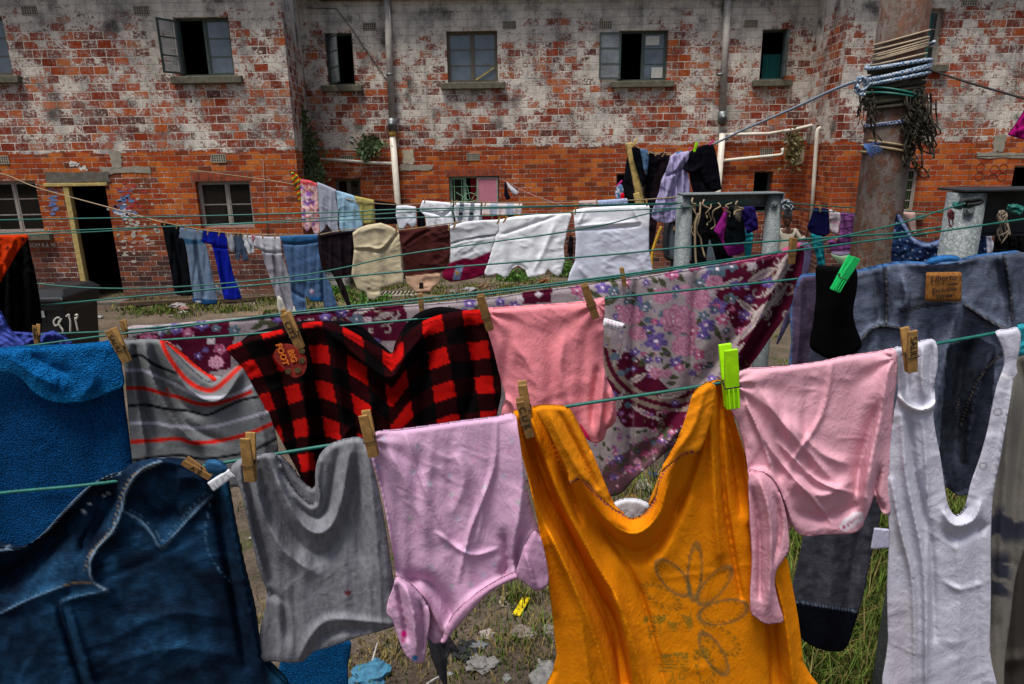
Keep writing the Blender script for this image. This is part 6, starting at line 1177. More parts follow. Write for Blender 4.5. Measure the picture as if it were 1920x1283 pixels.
cl('shirt', [(594, 341), (612, 348), (630, 356), (630, 375), (634, 395), (633, 420), (636, 440), (625, 438), (612, 420), (606, 440), (600, 436), (599, 400), (597, 365)], 9.3, '#9a9dac', 'light grey shirt on the far cord', 'shirt', BK); cl('shirt', [(630, 357), (648, 362), (664, 367), (672, 385), (680, 410), (680, 425), (668, 432), (645, 440), (637, 430), (634, 395)], 9.3, '#8fb2c8', 'light blue shirt on the far cord', 'shirt', BK)
cl('shirt', [(664, 367), (682, 371), (701, 375), (703, 400), (702, 420), (680, 420), (674, 400)], 9.3, '#a39a5a', 'olive yellow shirt on the far cord', 'shirt', BK); cl('blouse', [(702, 375), (722, 378), (743, 381), (746, 395), (745, 420), (705, 421)], 9.3, '#0c0a10', 'black top right of the olive yellow shirt', 'top', BK)
cl('shorts', [(743, 386), (762, 385), (780, 388), (781, 405), (781, 422), (772, 428), (764, 418), (758, 430), (748, 428), (742, 405)], 9.2, '#ccd0da', 'white shorts on the far cord', 'shorts', BK); cl('blouse', [(781, 388), (790, 392), (795, 398), (798, 427), (783, 426)], 9.25, '#0e1018', 'narrow black cloth between white shorts and white towel', 'cloth', BK)
cl('towel', [(792, 376), (820, 378), (850, 381), (846, 396), (852, 420), (840, 428), (800, 427), (797, 405), (786, 394)], 9.2, '#e0e2ea', 'plain white towel folded over the far cord', 'towel', BK, folds=[([(788, 394), (815, 400), (830, 404), (848, 392)], 2.5, -.05)])
def st1(p): s_ = np.mod(p.x+.12*(p.y-380)-862, 20); p.put((s_ < 9).astype(float)*(p.x > 858), '#6d7180'); p.put((s_ < 9).astype(float)*(np.abs(p.y-401) < 2.5), '#101018')
cl('towel', [(852, 380), (880, 381), (904, 382), (903, 400), (905, 420), (880, 423), (856, 419), (851, 398)], 9.2, '#dfe0e8', 'white towel with grey vertical stripes', 'towel', BK, paint=st1)
def st2(p): s_ = np.mod(p.x-919, 30); p.put((s_ < 14).astype(float), '#a0a8bc'); p.put(sst(401, 403, p.y), '#d98a1e'); p.put(sst(401, 403, p.y)*(s_ < 14), '#14121a'); p.put(((np.mod(p.x-934, 30) < 14) & (p.y < 401)).astype(float)*.5, '#d2b3aa')
cl('towel', [(905, 381), (940, 382), (980, 382), (979, 395), (977, 408), (940, 407), (903, 404)], 9.2, '#cfcfd6', 'pale checked towel with an orange and black edge', 'towel', BK, paint=st2)
cl('pillowcase', [(1085, 377), (1118, 375), (1120, 392), (1086, 394)], 5.6, '#b39a92', 'faded pink cloth behind the white shirt on the grey cord', 'cloth', BK)
cl('checked_cloth', [(1120, 376), (1176, 372), (1178, 386), (1122, 390)], 5.6, '#aab4cc', 'blue and white checked cloth behind the white shirt', 'cloth', BK, paint=lambda p: p.put(((np.sin(p.x*.9) > 0) ^ (np.sin(p.y*1.2) > 0)).astype(float)*.6, '#4a6a9c'))
DKG = 'dark clothes on the propped line'
YD_ = 6.2
cl('black_trousers', [(1184, 276), (1190, 276), (1200, 280), (1206, 310), (1212, 345), (1205, 352), (1196, 325), (1188, 300)], YD_, '#0a0c12', 'narrow black garment behind the timber prop', 'trousers', DKG)
cl('blouse', [(1176, 292), (1184, 300), (1190, 330), (1196, 378), (1172, 380), (1168, 345)], YD_+.3, '#121318', 'black top low behind the timber prop', 'top', DKG); cl('jeans', [(1200, 279), (1210, 280), (1218, 285), (1216, 305), (1213, 332), (1207, 318), (1203, 296)], YD_-.05, '#4a6684', 'small faded blue jeans leg among the dark clothes', 'jeans', DKG, kind='denim')
cl('black_dress', [(1214, 286), (1222, 284), (1232, 288), (1234, 300), (1228, 345), (1222, 380), (1208, 380), (1210, 330), (1216, 305)], YD_, '#08080c', 'black dress left of the dark brown one', 'dress', DKG)
cl('brown_dress', [(1232, 289), (1243, 286), (1256, 291), (1254, 315), (1242, 345), (1236, 378), (1232, 420), (1226, 455), (1222, 500), (1212, 500), (1210, 440), (1216, 390), (1226, 330)], YD_, '#1b1118', 'long dark brown dress left of the lavender one', 'dress', DKG)
cl('lavender_dress', [(1257, 293), (1266, 287), (1280, 285), (1293, 283), (1291, 298), (1282, 316), (1290, 325), (1294, 345), (1295, 375), (1290, 398), (1278, 411), (1262, 416), (1248, 420), (1232, 416), (1222, 408), (1222, 398), (1230, 376), (1236, 360), (1240, 338), (1248, 322), (1253, 308)], 5.9, '#9c94b8', 'long lavender dress with a tied waist on the propped line', 'dress', DKG, step=2, drape=(.03, 12),
   folds=[([(1250, 330), (1262, 326), (1278, 318), (1286, 312)], 2.5, -.04), ([(1285, 290), (1262, 330), (1240, 400)], 4, .035), ([(1276, 325), (1262, 370), (1255, 415)], 3.5, -.04), ([(1284, 330), (1278, 370), (1268, 412)], 3, .04)])
cl('black_dress', [(1293, 285), (1305, 278), (1320, 272), (1336, 270), (1341, 280), (1347, 310), (1353, 355), (1340, 360), (1300, 362), (1294, 340), (1292, 325), (1281, 318), (1285, 302)], 5.9, '#0b0b13', 'wide black dress at the right end of the propped line', 'dress', DKG, step=2, folds=[([(1283, 318), (1300, 322), (1315, 310)], 4, .03), ([(1305, 325), (1320, 345), (1330, 360)], 4, -.03)])
FG = 'clothes hanging behind the steel frame'
cl('blue_bag', [(1158, 345), (1166, 346), (1170, 358), (1167, 372), (1158, 378), (1153, 364)], 8.5, '#4d6a90', 'blue and white cloth hanging below the ground floor window', 'cloth', FG, paint=lambda p: p.put(sst(.5, .6, fbm(p.x/4, p.y/4, 2)), '#b9c0cc')); cl('red_cloth', [(1164, 362), (1170, 362), (1173, 376), (1162, 378)], 8.3, '#c01024', 'small bright red cloth near the timber prop', 'cloth', FG)
cl('trousers', [(1298, 380), (1325, 378), (1352, 384), (1362, 410), (1362, 440), (1374, 480), (1376, 500), (1345, 500), (1338, 470), (1330, 445), (1326, 470), (1322, 505), (1296, 505), (1297, 440)], 4.9, '#08090d', 'black trousers hanging behind the steel frame', 'trousers', FG)
cl('blouse', [(1362, 383), (1366, 388), (1362, 420), (1357, 450), (1360, 462), (1396, 455), (1398, 470), (1386, 478), (1366, 481), (1358, 465), (1346, 440), (1338, 432), (1348, 415), (1357, 398)], 4.8, '#7c1c6c', 'magenta top hanging crookedly behind the steel frame', 'top', FG, folds=[([(1358, 400), (1352, 440)], 3, .02)])
cl('black_skirt', [(1366, 386), (1378, 384), (1394, 386), (1396, 420), (1398, 452), (1378, 460), (1362, 462), (1362, 425)], 4.75, '#0a1014', 'black skirt overlapping the magenta top', 'skirt', FG); cl('grey_sock', [(1373, 379), (1382, 380), (1391, 392), (1389, 415), (1386, 418), (1378, 408)], 4.6, '#5d5650', 'taupe grey sock hanging from the steel crossbar', 'sock', FG)
cl('blouse', [(1392, 388), (1404, 387), (1415, 389), (1420, 410), (1422, 430), (1412, 434), (1402, 440), (1396, 425), (1391, 405)], 4.7, '#1f1450', 'crumpled dark purple top behind the steel frame', 'top', FG, wr=(.012, 8, .6, 1.5)); cl('teal_leggings', [(1398, 425), (1408, 436), (1413, 438), (1411, 460), (1407, 484), (1398, 484), (1394, 455)], 4.8, '#1b7f88', 'teal leggings below the dark purple top', 'leggings', FG)
RG = 'clothes on the right hand line'
def teals(p): p.line([(1534, 462), (1546, 498)], 1, '#35b0bc')
cl('leggings', [(1521, 438), (1532, 438), (1541, 442), (1545, 468), (1548, 498), (1534, 500), (1530, 478), (1522, 458)], 5.15, '#126f7c', 'teal leggings under the navy top left of the pole', 'leggings', RG, paint=teals)
cl('blouse', [(1526, 390), (1540, 390), (1553, 392), (1555, 415), (1556, 438), (1546, 444), (1530, 441), (1519, 436), (1513, 426), (1520, 410)], 5.0, '#0d0d34', 'navy blue short sleeved top left of the pole', 'top', RG)
cl('baby_vest', [(1555, 392), (1566, 396), (1575, 398), (1577, 415), (1574, 430), (1570, 441), (1562, 438), (1556, 430)], 5.05, '#b6aab2', 'small white vest with a pink frill left of the pole', 'vest', RG, paint=lambda p: p.line([(1560, 418), (1566, 416), (1573, 420), (1575, 432)], .9, '#c45a8a'))
def prp(p): s_ = np.mod(p.y+.1*p.x, 13); p.put((s_ < 4).astype(float)*.8, '#2c1030'); p.put(((s_ > 6) & (s_ < 7.5)).astype(float)*.6, '#2c1030'); p.put((np.mod(p.x, 14) < 3).astype(float)*.5, '#2c1030'); p.put(sst(471, 474, p.y), '#b9a9cc')
cl('checked_shirt', [(1577, 399), (1590, 398), (1602, 401), (1603, 430), (1601, 455), (1598, 477), (1575, 481), (1560, 476), (1553, 452), (1560, 448), (1568, 455), (1574, 440), (1576, 420)], 5.0, '#7f4a82', 'purple checked shirt with a white hem left of the pole', 'shirt', RG, step=2, paint=prp)
cl('green_cloth', [(1558, 474), (1575, 480), (1598, 478), (1592, 492), (1586, 502), (1572, 494), (1560, 484)], 5.2, '#7f967a', 'pale green cloth under the purple checked shirt', 'cloth', RG)
def bench(x): return x
def lace(p):
    s1 = np.hypot(np.mod(p.x+.3*p.y, 15)-7, np.mod(p.y-.2*p.x, 15)-7); p.put(sst(2.3, 1.2, s1), '#8a99b8'); p.put(sst(.55, .65, fbm(p.x/6, p.y/4, 5))*.5, '#2c4a72')
    p.line([(1686, 408), (1700, 430), (1716, 452), (1740, 460), (1765, 452), (1790, 436), (1830, 425)], 3, '#6f7ea4')
cl('lace_dress', [(1680, 402), (1688, 402), (1698, 420), (1712, 446), (1740, 456), (1764, 448), (1790, 432), (1830, 420), (1852, 430), (1853, 470), (1853, 520), (1670, 520), (1672, 470)], 3.5, '#131f3e', 'navy lace dress with small white dots between the pole and the thick post', 'dress', RG, step=2.5, paint=lace, drape=(.008, 30))
cl('pink_cloth', [(1690, 396), (1704, 398), (1716, 398), (1717, 420), (1719, 440), (1710, 436), (1702, 420)], 4.6, '#b5978f', 'pale pink cloth just right of the pole', 'cloth', RG); cl('blouse', [(1838, 404), (1850, 402), (1858, 420), (1860, 450), (1866, 462), (1862, 470), (1856, 480), (1851, 476), (1850, 445), (1838, 436)], 3.4, '#b3b6c6', 'white top partly hidden behind the thick post', 'top', RG)
cl('red_cloth', [(1836, 396), (1860, 398), (1862, 404), (1836, 402)], 3.45, '#9c2438', 'folded red cloth on the line behind the thick post', 'cloth', RG)
cl('black_jacket', [(1866, 440), (1890, 425), (1930, 420), (1990, 425), (1990, 500), (1860, 490)], 3.2, '#060608', 'black garment behind the tan string at the right', 'jacket', RG); cl('white_cloth', [(1908, 402), (1925, 392), (1990, 390), (1990, 428), (1918, 426)], 3.0, '#b9bccb', 'white cloth at the right edge above the black garment', 'cloth', RG)
cl('magenta_cloth', [(1926, 198), (1990, 180), (1990, 268), (1930, 264), (1905, 258), (1889, 253), (1905, 232)], 2.9, '#8c0f5c', 'magenta cloth corner high at the right edge', 'cloth', RG, step=3)
cl('black_jacket', [(-60, 470), (10, 460), (52, 446), (56, 470), (66, 515), (74, 560), (78, 600), (77, 640), (40, 642), (-60, 640)], 2.95, '#050506', 'long black garment hanging at the left edge', 'jacket', None, step=4, drape=(.02, 40)); cl('jacket', [(-60, 440), (0, 441), (50, 440), (54, 445), (46, 456), (34, 470), (24, 488), (12, 508), (0, 530), (-60, 575)], 2.85, '#b02f08', 'orange top with dark spots at the left edge', 'top', None, step=3, drape=(.008, 30), folds=[([(0, 500), (20, 465), (30, 445)], 8, .012)], paint=lambda p: (p.ell(14, 465, 2.5, 4, .4, '#1a1414'), p.ell(43, 449, 2.5, 4, .2, '#1a1414')))
cl('blue_shirt', [(22, 622), (60, 624), (85, 624), (100, 620), (120, 628), (135, 641), (130, 660), (60, 664), (20, 660)], YD, '#38428c', 'periwinkle blue shirt bunched on the line left of the towel peg', 'shirt', None, step=3, drape=(.006, 20), folds=[([(80, 640), (95, 624), (115, 632)], 5, .012)]); cl('blue_sleeve', [(-60, 560), (0, 583), (8, 600), (14, 612), (24, 624), (45, 640), (62, 655), (58, 668), (-60, 672)], 1.9, '#414f9e', 'smooth periwinkle blue cloth at the left edge above the towel', 'shirt', None, step=3, drape=(.006, 60))
cl('dark_socks', [(946, 339), (950, 345), (952, 360), (958, 372), (950, 376), (945, 366)], 12.5, '#15121e', 'dark sock pegged by the red curtained window', 'sock', None, gap=.02); cl('white_sock', [(949, 340), (958, 348), (972, 360), (970, 366), (962, 364), (952, 350)], 12.4, '#bdbfc8', 'white sock pegged by the red curtained window', 'sock', None, gap=.02)
# ------------------------------------------------------------------ pegs in place
P1Y = 1.0
def ym(Y, x, d=.0): return yl(Y, x)-d
peg(464, 811, 470, 896, ym(YG, 467, .035), 'plain wooden peg on the grey T-shirt neckline'); peg(682, 769, 700, 850, ym(YG, 690, .035), 'plain wooden peg on the left corner of the spotted vest')
peg(973, 745, 993, 815, ym(YG, 985, .045), 'wooden peg marked with letters on the left strap of the orange shirt', 'wood2', ('C U K', .0, .019)); peg(978, 713, 990, 790, ym(YG, 985, -.01), 'second wooden peg behind the marked one on the orange shirt')
peg(1364, 643, 1372, 757, ym(YG, 1368, .035), 'lime green plastic peg between the orange shirt and the pink vest', 'lime', wsc=1.0); peg(1703, 612, 1708, 692, ym(YG, 1706, .035), 'wooden peg lettered down its side on the white romper', 'wood', ('SALIU', .003, .0165))
peg(343, 861, 392, 893, ym(YG, 365, .03), 'dark wooden peg lying sideways on the blue jeans', 'wood2', ('A Y', -.004, .019)); peg(206, 613, 237, 675, ym(YH, 220, .04), 'wooden peg lettered down its side between the towel and striped shirt', 'wood', ('SALIU', .003, .0165))
peg(533, 583, 562, 649, ym(YH, 545, .05), 'wooden peg with marker letters above the foot patch', 'wood', ('CIYS', .0, .019)); peg(530, 578, 541, 615, ym(YH, 535, -.02), 'second wooden peg tucked behind the one above the foot patch'); peg(899, 550, 918, 615, ym(YH, 908, .04), 'brown wooden peg on the left corner of the salmon top', 'wood2'); peg(1094, 530, 1116, 593, ym(YH, 1105, .04), 'brown wooden peg on the right corner of the salmon top', 'wood2')
peg(1604, 478, 1567, 542, ym(YH, 1585, .10), 'green plastic peg clamping the black sock', 'green', wsc=1.0)
for a in ((788, 548, 791, 585, 'wooden peg on the sheet above the plaid shirt'), (1165, 500, 1171, 535, 'wooden peg on the cream part of the sheet'), (1653, 1, 0, 0, ''), (230, 598, 236, 632, 'wooden peg on the left end of the floral sheet'), (68, 607, 70, 643, 'wooden peg with green writing on the periwinkle shirt')):
    if a[4]: peg(a[0], a[1], a[2], a[3], ym(YS, a[0], .03), a[4], 'wood', ('Budd', .006, .018) if 'green writing' in a[4] else None)
peg(1488, 443, 1484, 492, ym(YS, 1486, .04), 'dark wooden peg on the right end of the floral sheet', 'wood2')
k_ = 0
def sp(lst, Y, kind, lab):
    for (x, y, dx, dy, what) in lst: peg(x, y, x+dx, y+dy, Y, lab % what, kind)
sp([(312, 412, -4, 10, 'the black trousers'), (333, 418, -2, 10, 'the right side of the black trousers'), (348, 424, 0, 9, 'the left cuff of the grey blue trousers'), (371, 428, 0, 9, 'the right cuff of the grey blue trousers'), (391, 430, -2, 10, 'the left cuff of the royal blue trousers'), (413, 432, -3, 10, 'the right cuff of the royal blue trousers'), (423, 434, 1, 9, 'the left end of the light grey sock'), (430, 435, -1, 9, 'the right end of the light grey sock'), (439, 434, 0, 9, 'the left corner of the small slate trousers'), (448, 434, -1, 9, 'the right corner of the small slate trousers'), (456, 436, -1, 9, 'the left white sock'), (464, 436, 0, 9, 'the right white sock'), (474, 437, 0, 9, 'the tiny pink sock'), (492, 439, 1, 9, 'the left cuff of the pale grey trousers'), (516, 439, -1, 9, 'the right cuff of the pale grey trousers'), (546, 437, -3, 9, 'the left hem of the faded blue sweater'), (573, 439, 0, 9, 'the right hem of the faded blue sweater')], 8.12, 'woodp', 'small wooden peg holding %s')
sp([(745, 423, -3, 14, 'the right shoulder of the beige shirt'), (843, 420, -2, 12, 'the chocolate brown T-shirt'), (856, 415, -6, 14, 'the left corner of the white and crimson shirt'), (938, 408, -6, 12, 'the gap left of the brilliant white T-shirt'), (952, 405, -8, 12, 'the left corner of the brilliant white T-shirt'), (1080, 388, -2, 14, 'the left corner of the thin white shirt'), (1212, 372, 1, 14, 'the right corner of the thin white shirt')], 5.2, 'woodp', 'wooden peg holding %s')
sp([(797, 372, -1, 9, 'the left corner of the plain white towel'), (848, 374, -3, 9, 'the right corner of the plain white towel'), (857, 375, -4, 9, 'the left corner of the grey striped towel'), (903, 376, -1, 9, 'the right corner of the grey striped towel'), (912, 376, -3, 10, 'the left corner of the pale checked towel'), (976, 376, -3, 9, 'the right corner of the pale checked towel'), (1094, 374, -4, 9, 'the left side of the faded pink cloth'), (1118, 372, -4, 9, 'the right side of the faded pink cloth')], 9.05, 'woodp', 'small wooden peg holding %s')
sp([(1538, 385, 0, 12, 'the navy top'), (1563, 386, 0, 12, 'the small white vest'), (1590, 388, 0, 12, 'the purple checked shirt'), (1704, 390, 0, 11, 'the pale pink cloth')], 4.9, 'woodp', 'wooden peg holding %s')
sp([(1221, 283, -6, 6, 'the black dress beside the prop'), (1236, 285, -8, 7, 'the left side of the dark brown dress'), (1246, 288, -5, 6, 'the right side of the dark brown dress')], 6.1, 'woodp', 'tiny wooden peg holding %s')
peg(1195, 261, 1188, 272, 6.1, 'yellow plastic peg at the top of the timber prop', 'yellow'); peg(1297, 276, 1291, 283, 5.8, 'pink plastic peg between the lavender and black dresses', 'pink'); peg(1307, 266, 1302, 284, 5.8, 'lime plastic peg on the wide black dress', 'lime'); peg(1338, 262, 1331, 272, 5.8, 'pink plastic peg at the right corner of the wide black dress', 'pink'); peg(1279, 283, 1269, 288, 5.8, 'light blue plastic peg on the lavender dress', 'blue'); peg(1167, 338, 1158, 348, 8.2, 'pink plastic peg on the blue and white cloth', 'pink'); peg(1900, 402, 1906, 404, 2.9, 'pink plastic peg on the white cloth at the right edge', 'pink')
# ------------------------------------------------------------------ bin, planks, child, litter, plants, grass
def wb():
    Y = 7.6; xl = R(62, 690, Y).x; xr = R(146, 690, Y).x; zt = R(110, 566, Y).z; cx = (xl+xr)/2
    e = empty('wheelie_bin', (cx, Y, 0), 'black wheelie bin with white hand painted figures beside the doorway', 'rubbish bin')
    B = plain('bin_plastic', '#16191c', .45, var=.25, scale=6, bs=.1); w_ = (xr-xl)/2
    m = MB(); zs = [(.06, .78), (.5, .9), (zt-.12, .98), (zt-.1, 1.06), (zt, 1.08)]; vs = []
    for z_, k in zs:
        for sx, sy in ((-1, -1), (1, -1), (1, 1), (-1, 1)): vs.append((cx+sx*w_*k*.9, Y+.33+sy*.33*k, z_))
    fs = [(3, 2, 1, 0)]+[(i*4+k, i*4+(k+1) % 4, i*4+4+(k+1) % 4, i*4+4+k) for i in range(4) for k in range(4)]
    m.add(vs, fs); m.build('body', B, e, bevel=.02)
    m = MB(); vs = []
    for z_, k, dy in ((zt+.004, 1.14, 0), (zt+.05, 1.12, 0), (zt+.12, .8, .06)):
        for sx, sy in ((-1, -1), (1, -1), (1, 1), (-1, 1)): vs.append((cx+sx*w_*k*.92, Y+.33+dy+sy*.34*k, z_))
    m.add(vs, [(3, 2, 1, 0), (8, 9, 10, 11)]+[(i*4+k, i*4+(k+1) % 4, i*4+4+(k+1) % 4, i*4+4+k) for i in range(2) for k in range(4)]); m.build('lid', B, e, bevel=.015)
    for sx in (-1, 1):
        m = MB(); m.tube([(cx+sx*w_*.7-.02, Y+.62, .1), (cx+sx*w_*.7+.02, Y+.62, .1)], .1, 20); m.build('wheel', plain('rubber', '#0c0c0c', .8), e)
    WP = plain('white_paint', '#b9b5aa', .8)
    yy = Y-.012
    for st_ in ([(112, 596), (106, 596), (101, 603), (104, 611), (110, 607), (115, 598), (110, 604), (113, 612), (118, 620), (115, 628), (109, 624)], [(124, 594), (129, 590), (130, 596), (132, 604), (132, 622)], [(141, 592), (145, 590), (144, 598), (141, 596), (143, 606), (146, 620)]):
        m = MB(); m.tube(catmull3([R(q[0], q[1], yy+.004*(q[1]-590)/40) for q in st_], 4), .010, 5); m.build('painted_figure', WP, e)
    m = MB(); a = R(76, 587, yy+.01); m.box((a.x-.04, yy-.004, a.z-.05), (a.x+.05, yy+.002, a.z+.04)); m.build('sticker', plain('sticker_grey', '#8c8f92', .6), e)
wb()
def plank(x0, y0, x1, y1, label):
    a = G(x0, y0, .06); b_ = G(x1, y1, .06); m = MB(); org = a.copy(); m.bar(a-org, b_-org, .12, .07, (0, 0, 1)); o = m.build('timber_plank', plain('old_timber', '#4a3a2a', .9, var=.4, scale=12, bs=.4), None, bevel=.008); o.location = org; tag(o, label, 'plank', 'old planks on the ground by the wall')
plank(226, 570, 372, 563, 'long old timber plank lying left of the black trousers hem'); plank(376, 566, 530, 556, 'old timber plank lying right of the royal blue trousers hem')
# child by the wall
def skin(name, verts, edges, mat, parent, sub=2, root=0):
    me = bpy.data.meshes.new('tmp'); me.from_pydata([v[:3] for v in verts], edges, []); o = bpy.data.objects.new('tmp', me); COL.objects.link(o)
    md = o.modifiers.new('s', 'SKIN'); s2 = o.modifiers.new('u', 'SUBSURF'); s2.levels = sub; s2.render_levels = sub
    for i, v in enumerate(verts):
        me.skin_vertices[0].data[i].radius = (v[3], v[4] if len(v) > 4 else v[3]); me.skin_vertices[0].data[i].use_root = (i == root)
    dg = bpy.context.evaluated_depsgraph_get(); m2 = bpy.data.meshes.new_from_object(o.evaluated_get(dg)); bpy.data.objects.remove(o); m2.name = name; m2.materials.clear()
    return link(name, m2, mat, parent, True)
def child():
    Y = 11.2; hp = R(1477, 409, Y); g0 = 0.0; Hc = R(1477, 399, Y).z; s = Hc/1.42
    e = empty('person', (hp.x, Y, 0), 'child in a pale shirt standing against the brick wall, one hand raised', 'person'); LOCAL.add(e.name)
    SK = plain('skin_dark', '#4a2c1e', .55, var=.08, scale=30, bs=0); SH_ = plain('shirt_cream', '#a39a8a', .9, var=.12, scale=30, bs=.3)
    def S(v): return (v[0]*s, v[1]*s, v[2]*s)+tuple(r*s for r in v[3:])
    V = [(0, 0, .74, .085, .07), (0, 0, .95, .09, .065), (0, 0, 1.1, .10, .06), (0, -.005, 1.19, .036), (-.01, -.015, 1.25, .055, .06), (-.015, -.02, 1.33, .078, .085), (-.01, -.015, 1.385, .055, .06),
         (-.13, 0, 1.14, .034), (-.20, .0, .93, .026), (-.22, -.05, .72, .02), (.13, 0, 1.14, .034), (.24, -.03, .97, .026), (.30, -.10, 1.09, .019),
         (-.07, 0, .66, .06), (-.08, -.02, .38, .042), (-.08, .01, .06, .028), (-.08, -.08, .03, .026), (.07, 0, .66, .06), (.08, -.02, .38, .042), (.08, .01, .06, .028), (.08, -.08, .03, .026),
         (-.225, -.07, .66, .018), (.305, -.12, 1.15, .018)]
    E = [(0, 1), (1, 2), (2, 3), (3, 4), (4, 5), (5, 6), (2, 7), (7, 8), (8, 9), (2, 10), (10, 11), (11, 12), (0, 13), (13, 14), (14, 15), (15, 16), (0, 17), (17, 18), (18, 19), (19, 20), (9, 21), (12, 22)]
    for (hx, hy, hz, i) in ((-.225, -.07, .66, 21), (.305, -.12, 1.15, 22)):
        for k in range(5):
            n = len(V); up_ = 1 if i == 22 else -1; dx = (k-2)*.011
            V.append((hx+dx, hy-.01, hz+up_*(.03 if k else .015), .007)); V.append((hx+dx*1.3, hy-.022, hz+up_*(.06-.006*abs(k-2) if k else .03), .006)); E += [(i, n), (n, n+1)]
    body = skin('body', [S(v) for v in V], E, SK, e)
    Vs = [(0, 0, .70, .105, .09), (0, 0, .95, .112, .085), (0, 0, 1.10, .115, .075), (0, 0, 1.155, .055, .05), (-.135, 0, 1.13, .048), (-.20, 0, .94, .04), (-.218, -.04, .77, .034), (.135, 0, 1.13, .048), (.24, -.03, .98, .04), (.285, -.085, 1.05, .032)]
    skin('shirt', [S(v) for v in Vs], [(0, 1), (1, 2), (2, 3), (2, 4), (4, 5), (5, 6), (2, 7), (7, 8), (8, 9)], SH_, e)
    Vp = [(0, 0, .74, .105, .085), (-.07, 0, .64, .08), (-.08, -.02, .36, .058), (-.08, 0, .14, .05), (.07, 0, .64, .08), (.08, -.02, .36, .058), (.08, 0, .14, .05)]
    skin('trousers', [S(v) for v in Vp], [(0, 1), (1, 2), (2, 3), (0, 4), (4, 5), (5, 6)], plain('child_trousers', '#1f4a44', .9), e)
    h = MB()
    import bmesh
    def ell(name, c, r, mat, par=body, cut=None):
        bm = bmesh.new(); bmesh.ops.create_uvsphere(bm, u_segments=20, v_segments=14, radius=1)
        if cut: bmesh.ops.delete(bm, geom=[v for v in bm.verts if v.co.z < cut], context='VERTS')
        me = bpy.data.meshes.new(name); 
        for v in bm.verts: v.co = Vector((v.co.x*r[0]+c[0], v.co.y*r[1]+c[1], v.co.z*r[2]+c[2]))*s
        bm.to_mesh(me); return link(name, me, mat, par, True)
    ell('hair', (-.012, -.008, 1.335), (.083, .094, .094), plain('hair_black', '#0c0908', .95, var=.3, scale=200, bs=.8), e, .12)
    EY = plain('eye_white', '#6f655c', .4, var=0, bs=0); PU_ = plain('eye_dark', '#080505', .2, var=0, bs=0)
    for dx in (-.052, .012): ell('eye', (dx-.004, -.092, 1.318), (.009, .004, .004), EY); ell('pupil', (dx-.007, -.098, 1.318), (.005, .003, .005), PU_)
    ell('nose', (-.024, -.1, 1.29), (.013, .014, .017), SK); ell('lips', (-.022, -.088, 1.257), (.021, .01, .009), plain('lips', '#5c2c28', .5, var=0, bs=0)); ell('ear', (.066, -.012, 1.30), (.01, .017, .026), SK); ell('ear', (-.094, -.012, 1.30), (.01, .017, .026), SK)
child()
# leafy plants on the walls and weeds
def leafmat(name, a, b_):
    m, nt, b = newmat(name); tc = N(nt, 'ShaderNodeTexCoord').outputs['Object']; nt.links.new(ramp(nt, noise(nt, tc, 12, 3), [(.3, srgb(a)), (.7, srgb(b_))]), b.inputs['Base Color']); b.inputs['Roughness'].default_value = .7; return m
ML = leafmat('leaf_green', '#26331a', '#55693a'); ML2 = leafmat('leaf_bright', '#2c4a14', '#5b8a2a'); MDR = leafmat('leaf_dry', '#4a4426', '#7d7446')
def foliage(name, blobs, n, size, mat, label, cat='plant', seed=0, stalk=None):
    rs = random.Random(seed); m = MB(); tot = sum(b_[3] for b_ in blobs)
    for (c, rx, rz, wgt) in blobs:
        for k in range(int(n*wgt/tot)):
            p = Vector((c.x+rs.gauss(0, rx*.5), c.y+rs.uniform(-.14, .02), c.z+rs.gauss(0, rz*.5))); a = rs.uniform(0, 6.28); L_ = size*rs.uniform(.5, 1.4)
            d = Vector((math.cos(a), rs.uniform(-.8, .2), math.sin(a)*.8+.2)).normalized()*L_; q = Vector((-d.z, rs.uniform(-.3, .3)*L_, d.x))*.22
            m.add([p, p+d*.5+q, p+d, p+d*.5-q], [(0, 1, 2, 3)])
    org = blobs[0][0].copy(); m.v = [tuple(Vector(v)-org) for v in m.v]
    e = empty(name, org, label, cat)
    o = m.build('foliage', mat, None); o.parent = e
    m = MB()
    for (c, rx, rz, wgt) in blobs:
        for k in range(4): m.tube([c-org+Vector((rs.uniform(-rx, rx)*.3, 0, -rz*.6)), c-org+Vector((rs.uniform(-rx, rx)*.5, -.04, 0)), c-org+Vector((rs.uniform(-rx, rx)*.6, -.06, rz*.5))], .005, 4)
    o = m.build('stem', MDR, None); o.parent = e
foliage('wall_plant', [(R(565, 225, 13.0), .07, .25, 1), (R(572, 265, 12.9), .13, .35, 2.4), (R(585, 305, 12.8), .18, .35, 3), (R(590, 330, 12.7), .2, .2, 1.6)], 900, .11, ML, 'climbing weed growing up the damp left corner of the wall', seed=1)
foliage('wall_plant', [(R(697, 272, 13.66), .22, .12, 2), (R(688, 285, 13.66), .16, .14, 1.6)], 420, .10, ML, 'bushy green fern sprouting from the wall beside the left downpipe', seed=2)
foliage('wall_plant', [(R(1482, 262, 13.5), .10, .16, 1), (R(1486, 285, 13.5), .12, .22, 2)], 420, .10, MDR, 'dry weed sprouting from the right inner corner of the wall', seed=3)
for k, (x, y, rx, rz, lab) in enumerate(((700, 572, .3, .12, 'leafy weed under the beige shirt'), (1060, 520, .35, .2, 'leafy weed between the two white shirts'), (965, 530, .4, .14, 'leafy weed under the brilliant white T-shirt'), (630, 555, .25, .1, 'leafy weed behind the hanging dark sleeve'), (1150, 530, .3, .14, 'leafy weed under the thin white shirt'), (500, 552, .25, .12, 'leafy weed at the foot of the left wall'))):
    c = G(x, y); foliage('weed', [(Vector((c.x, c.y, rz*.8)), rx, rz, 1)], 420, .08, ML2, lab, seed=10+k)
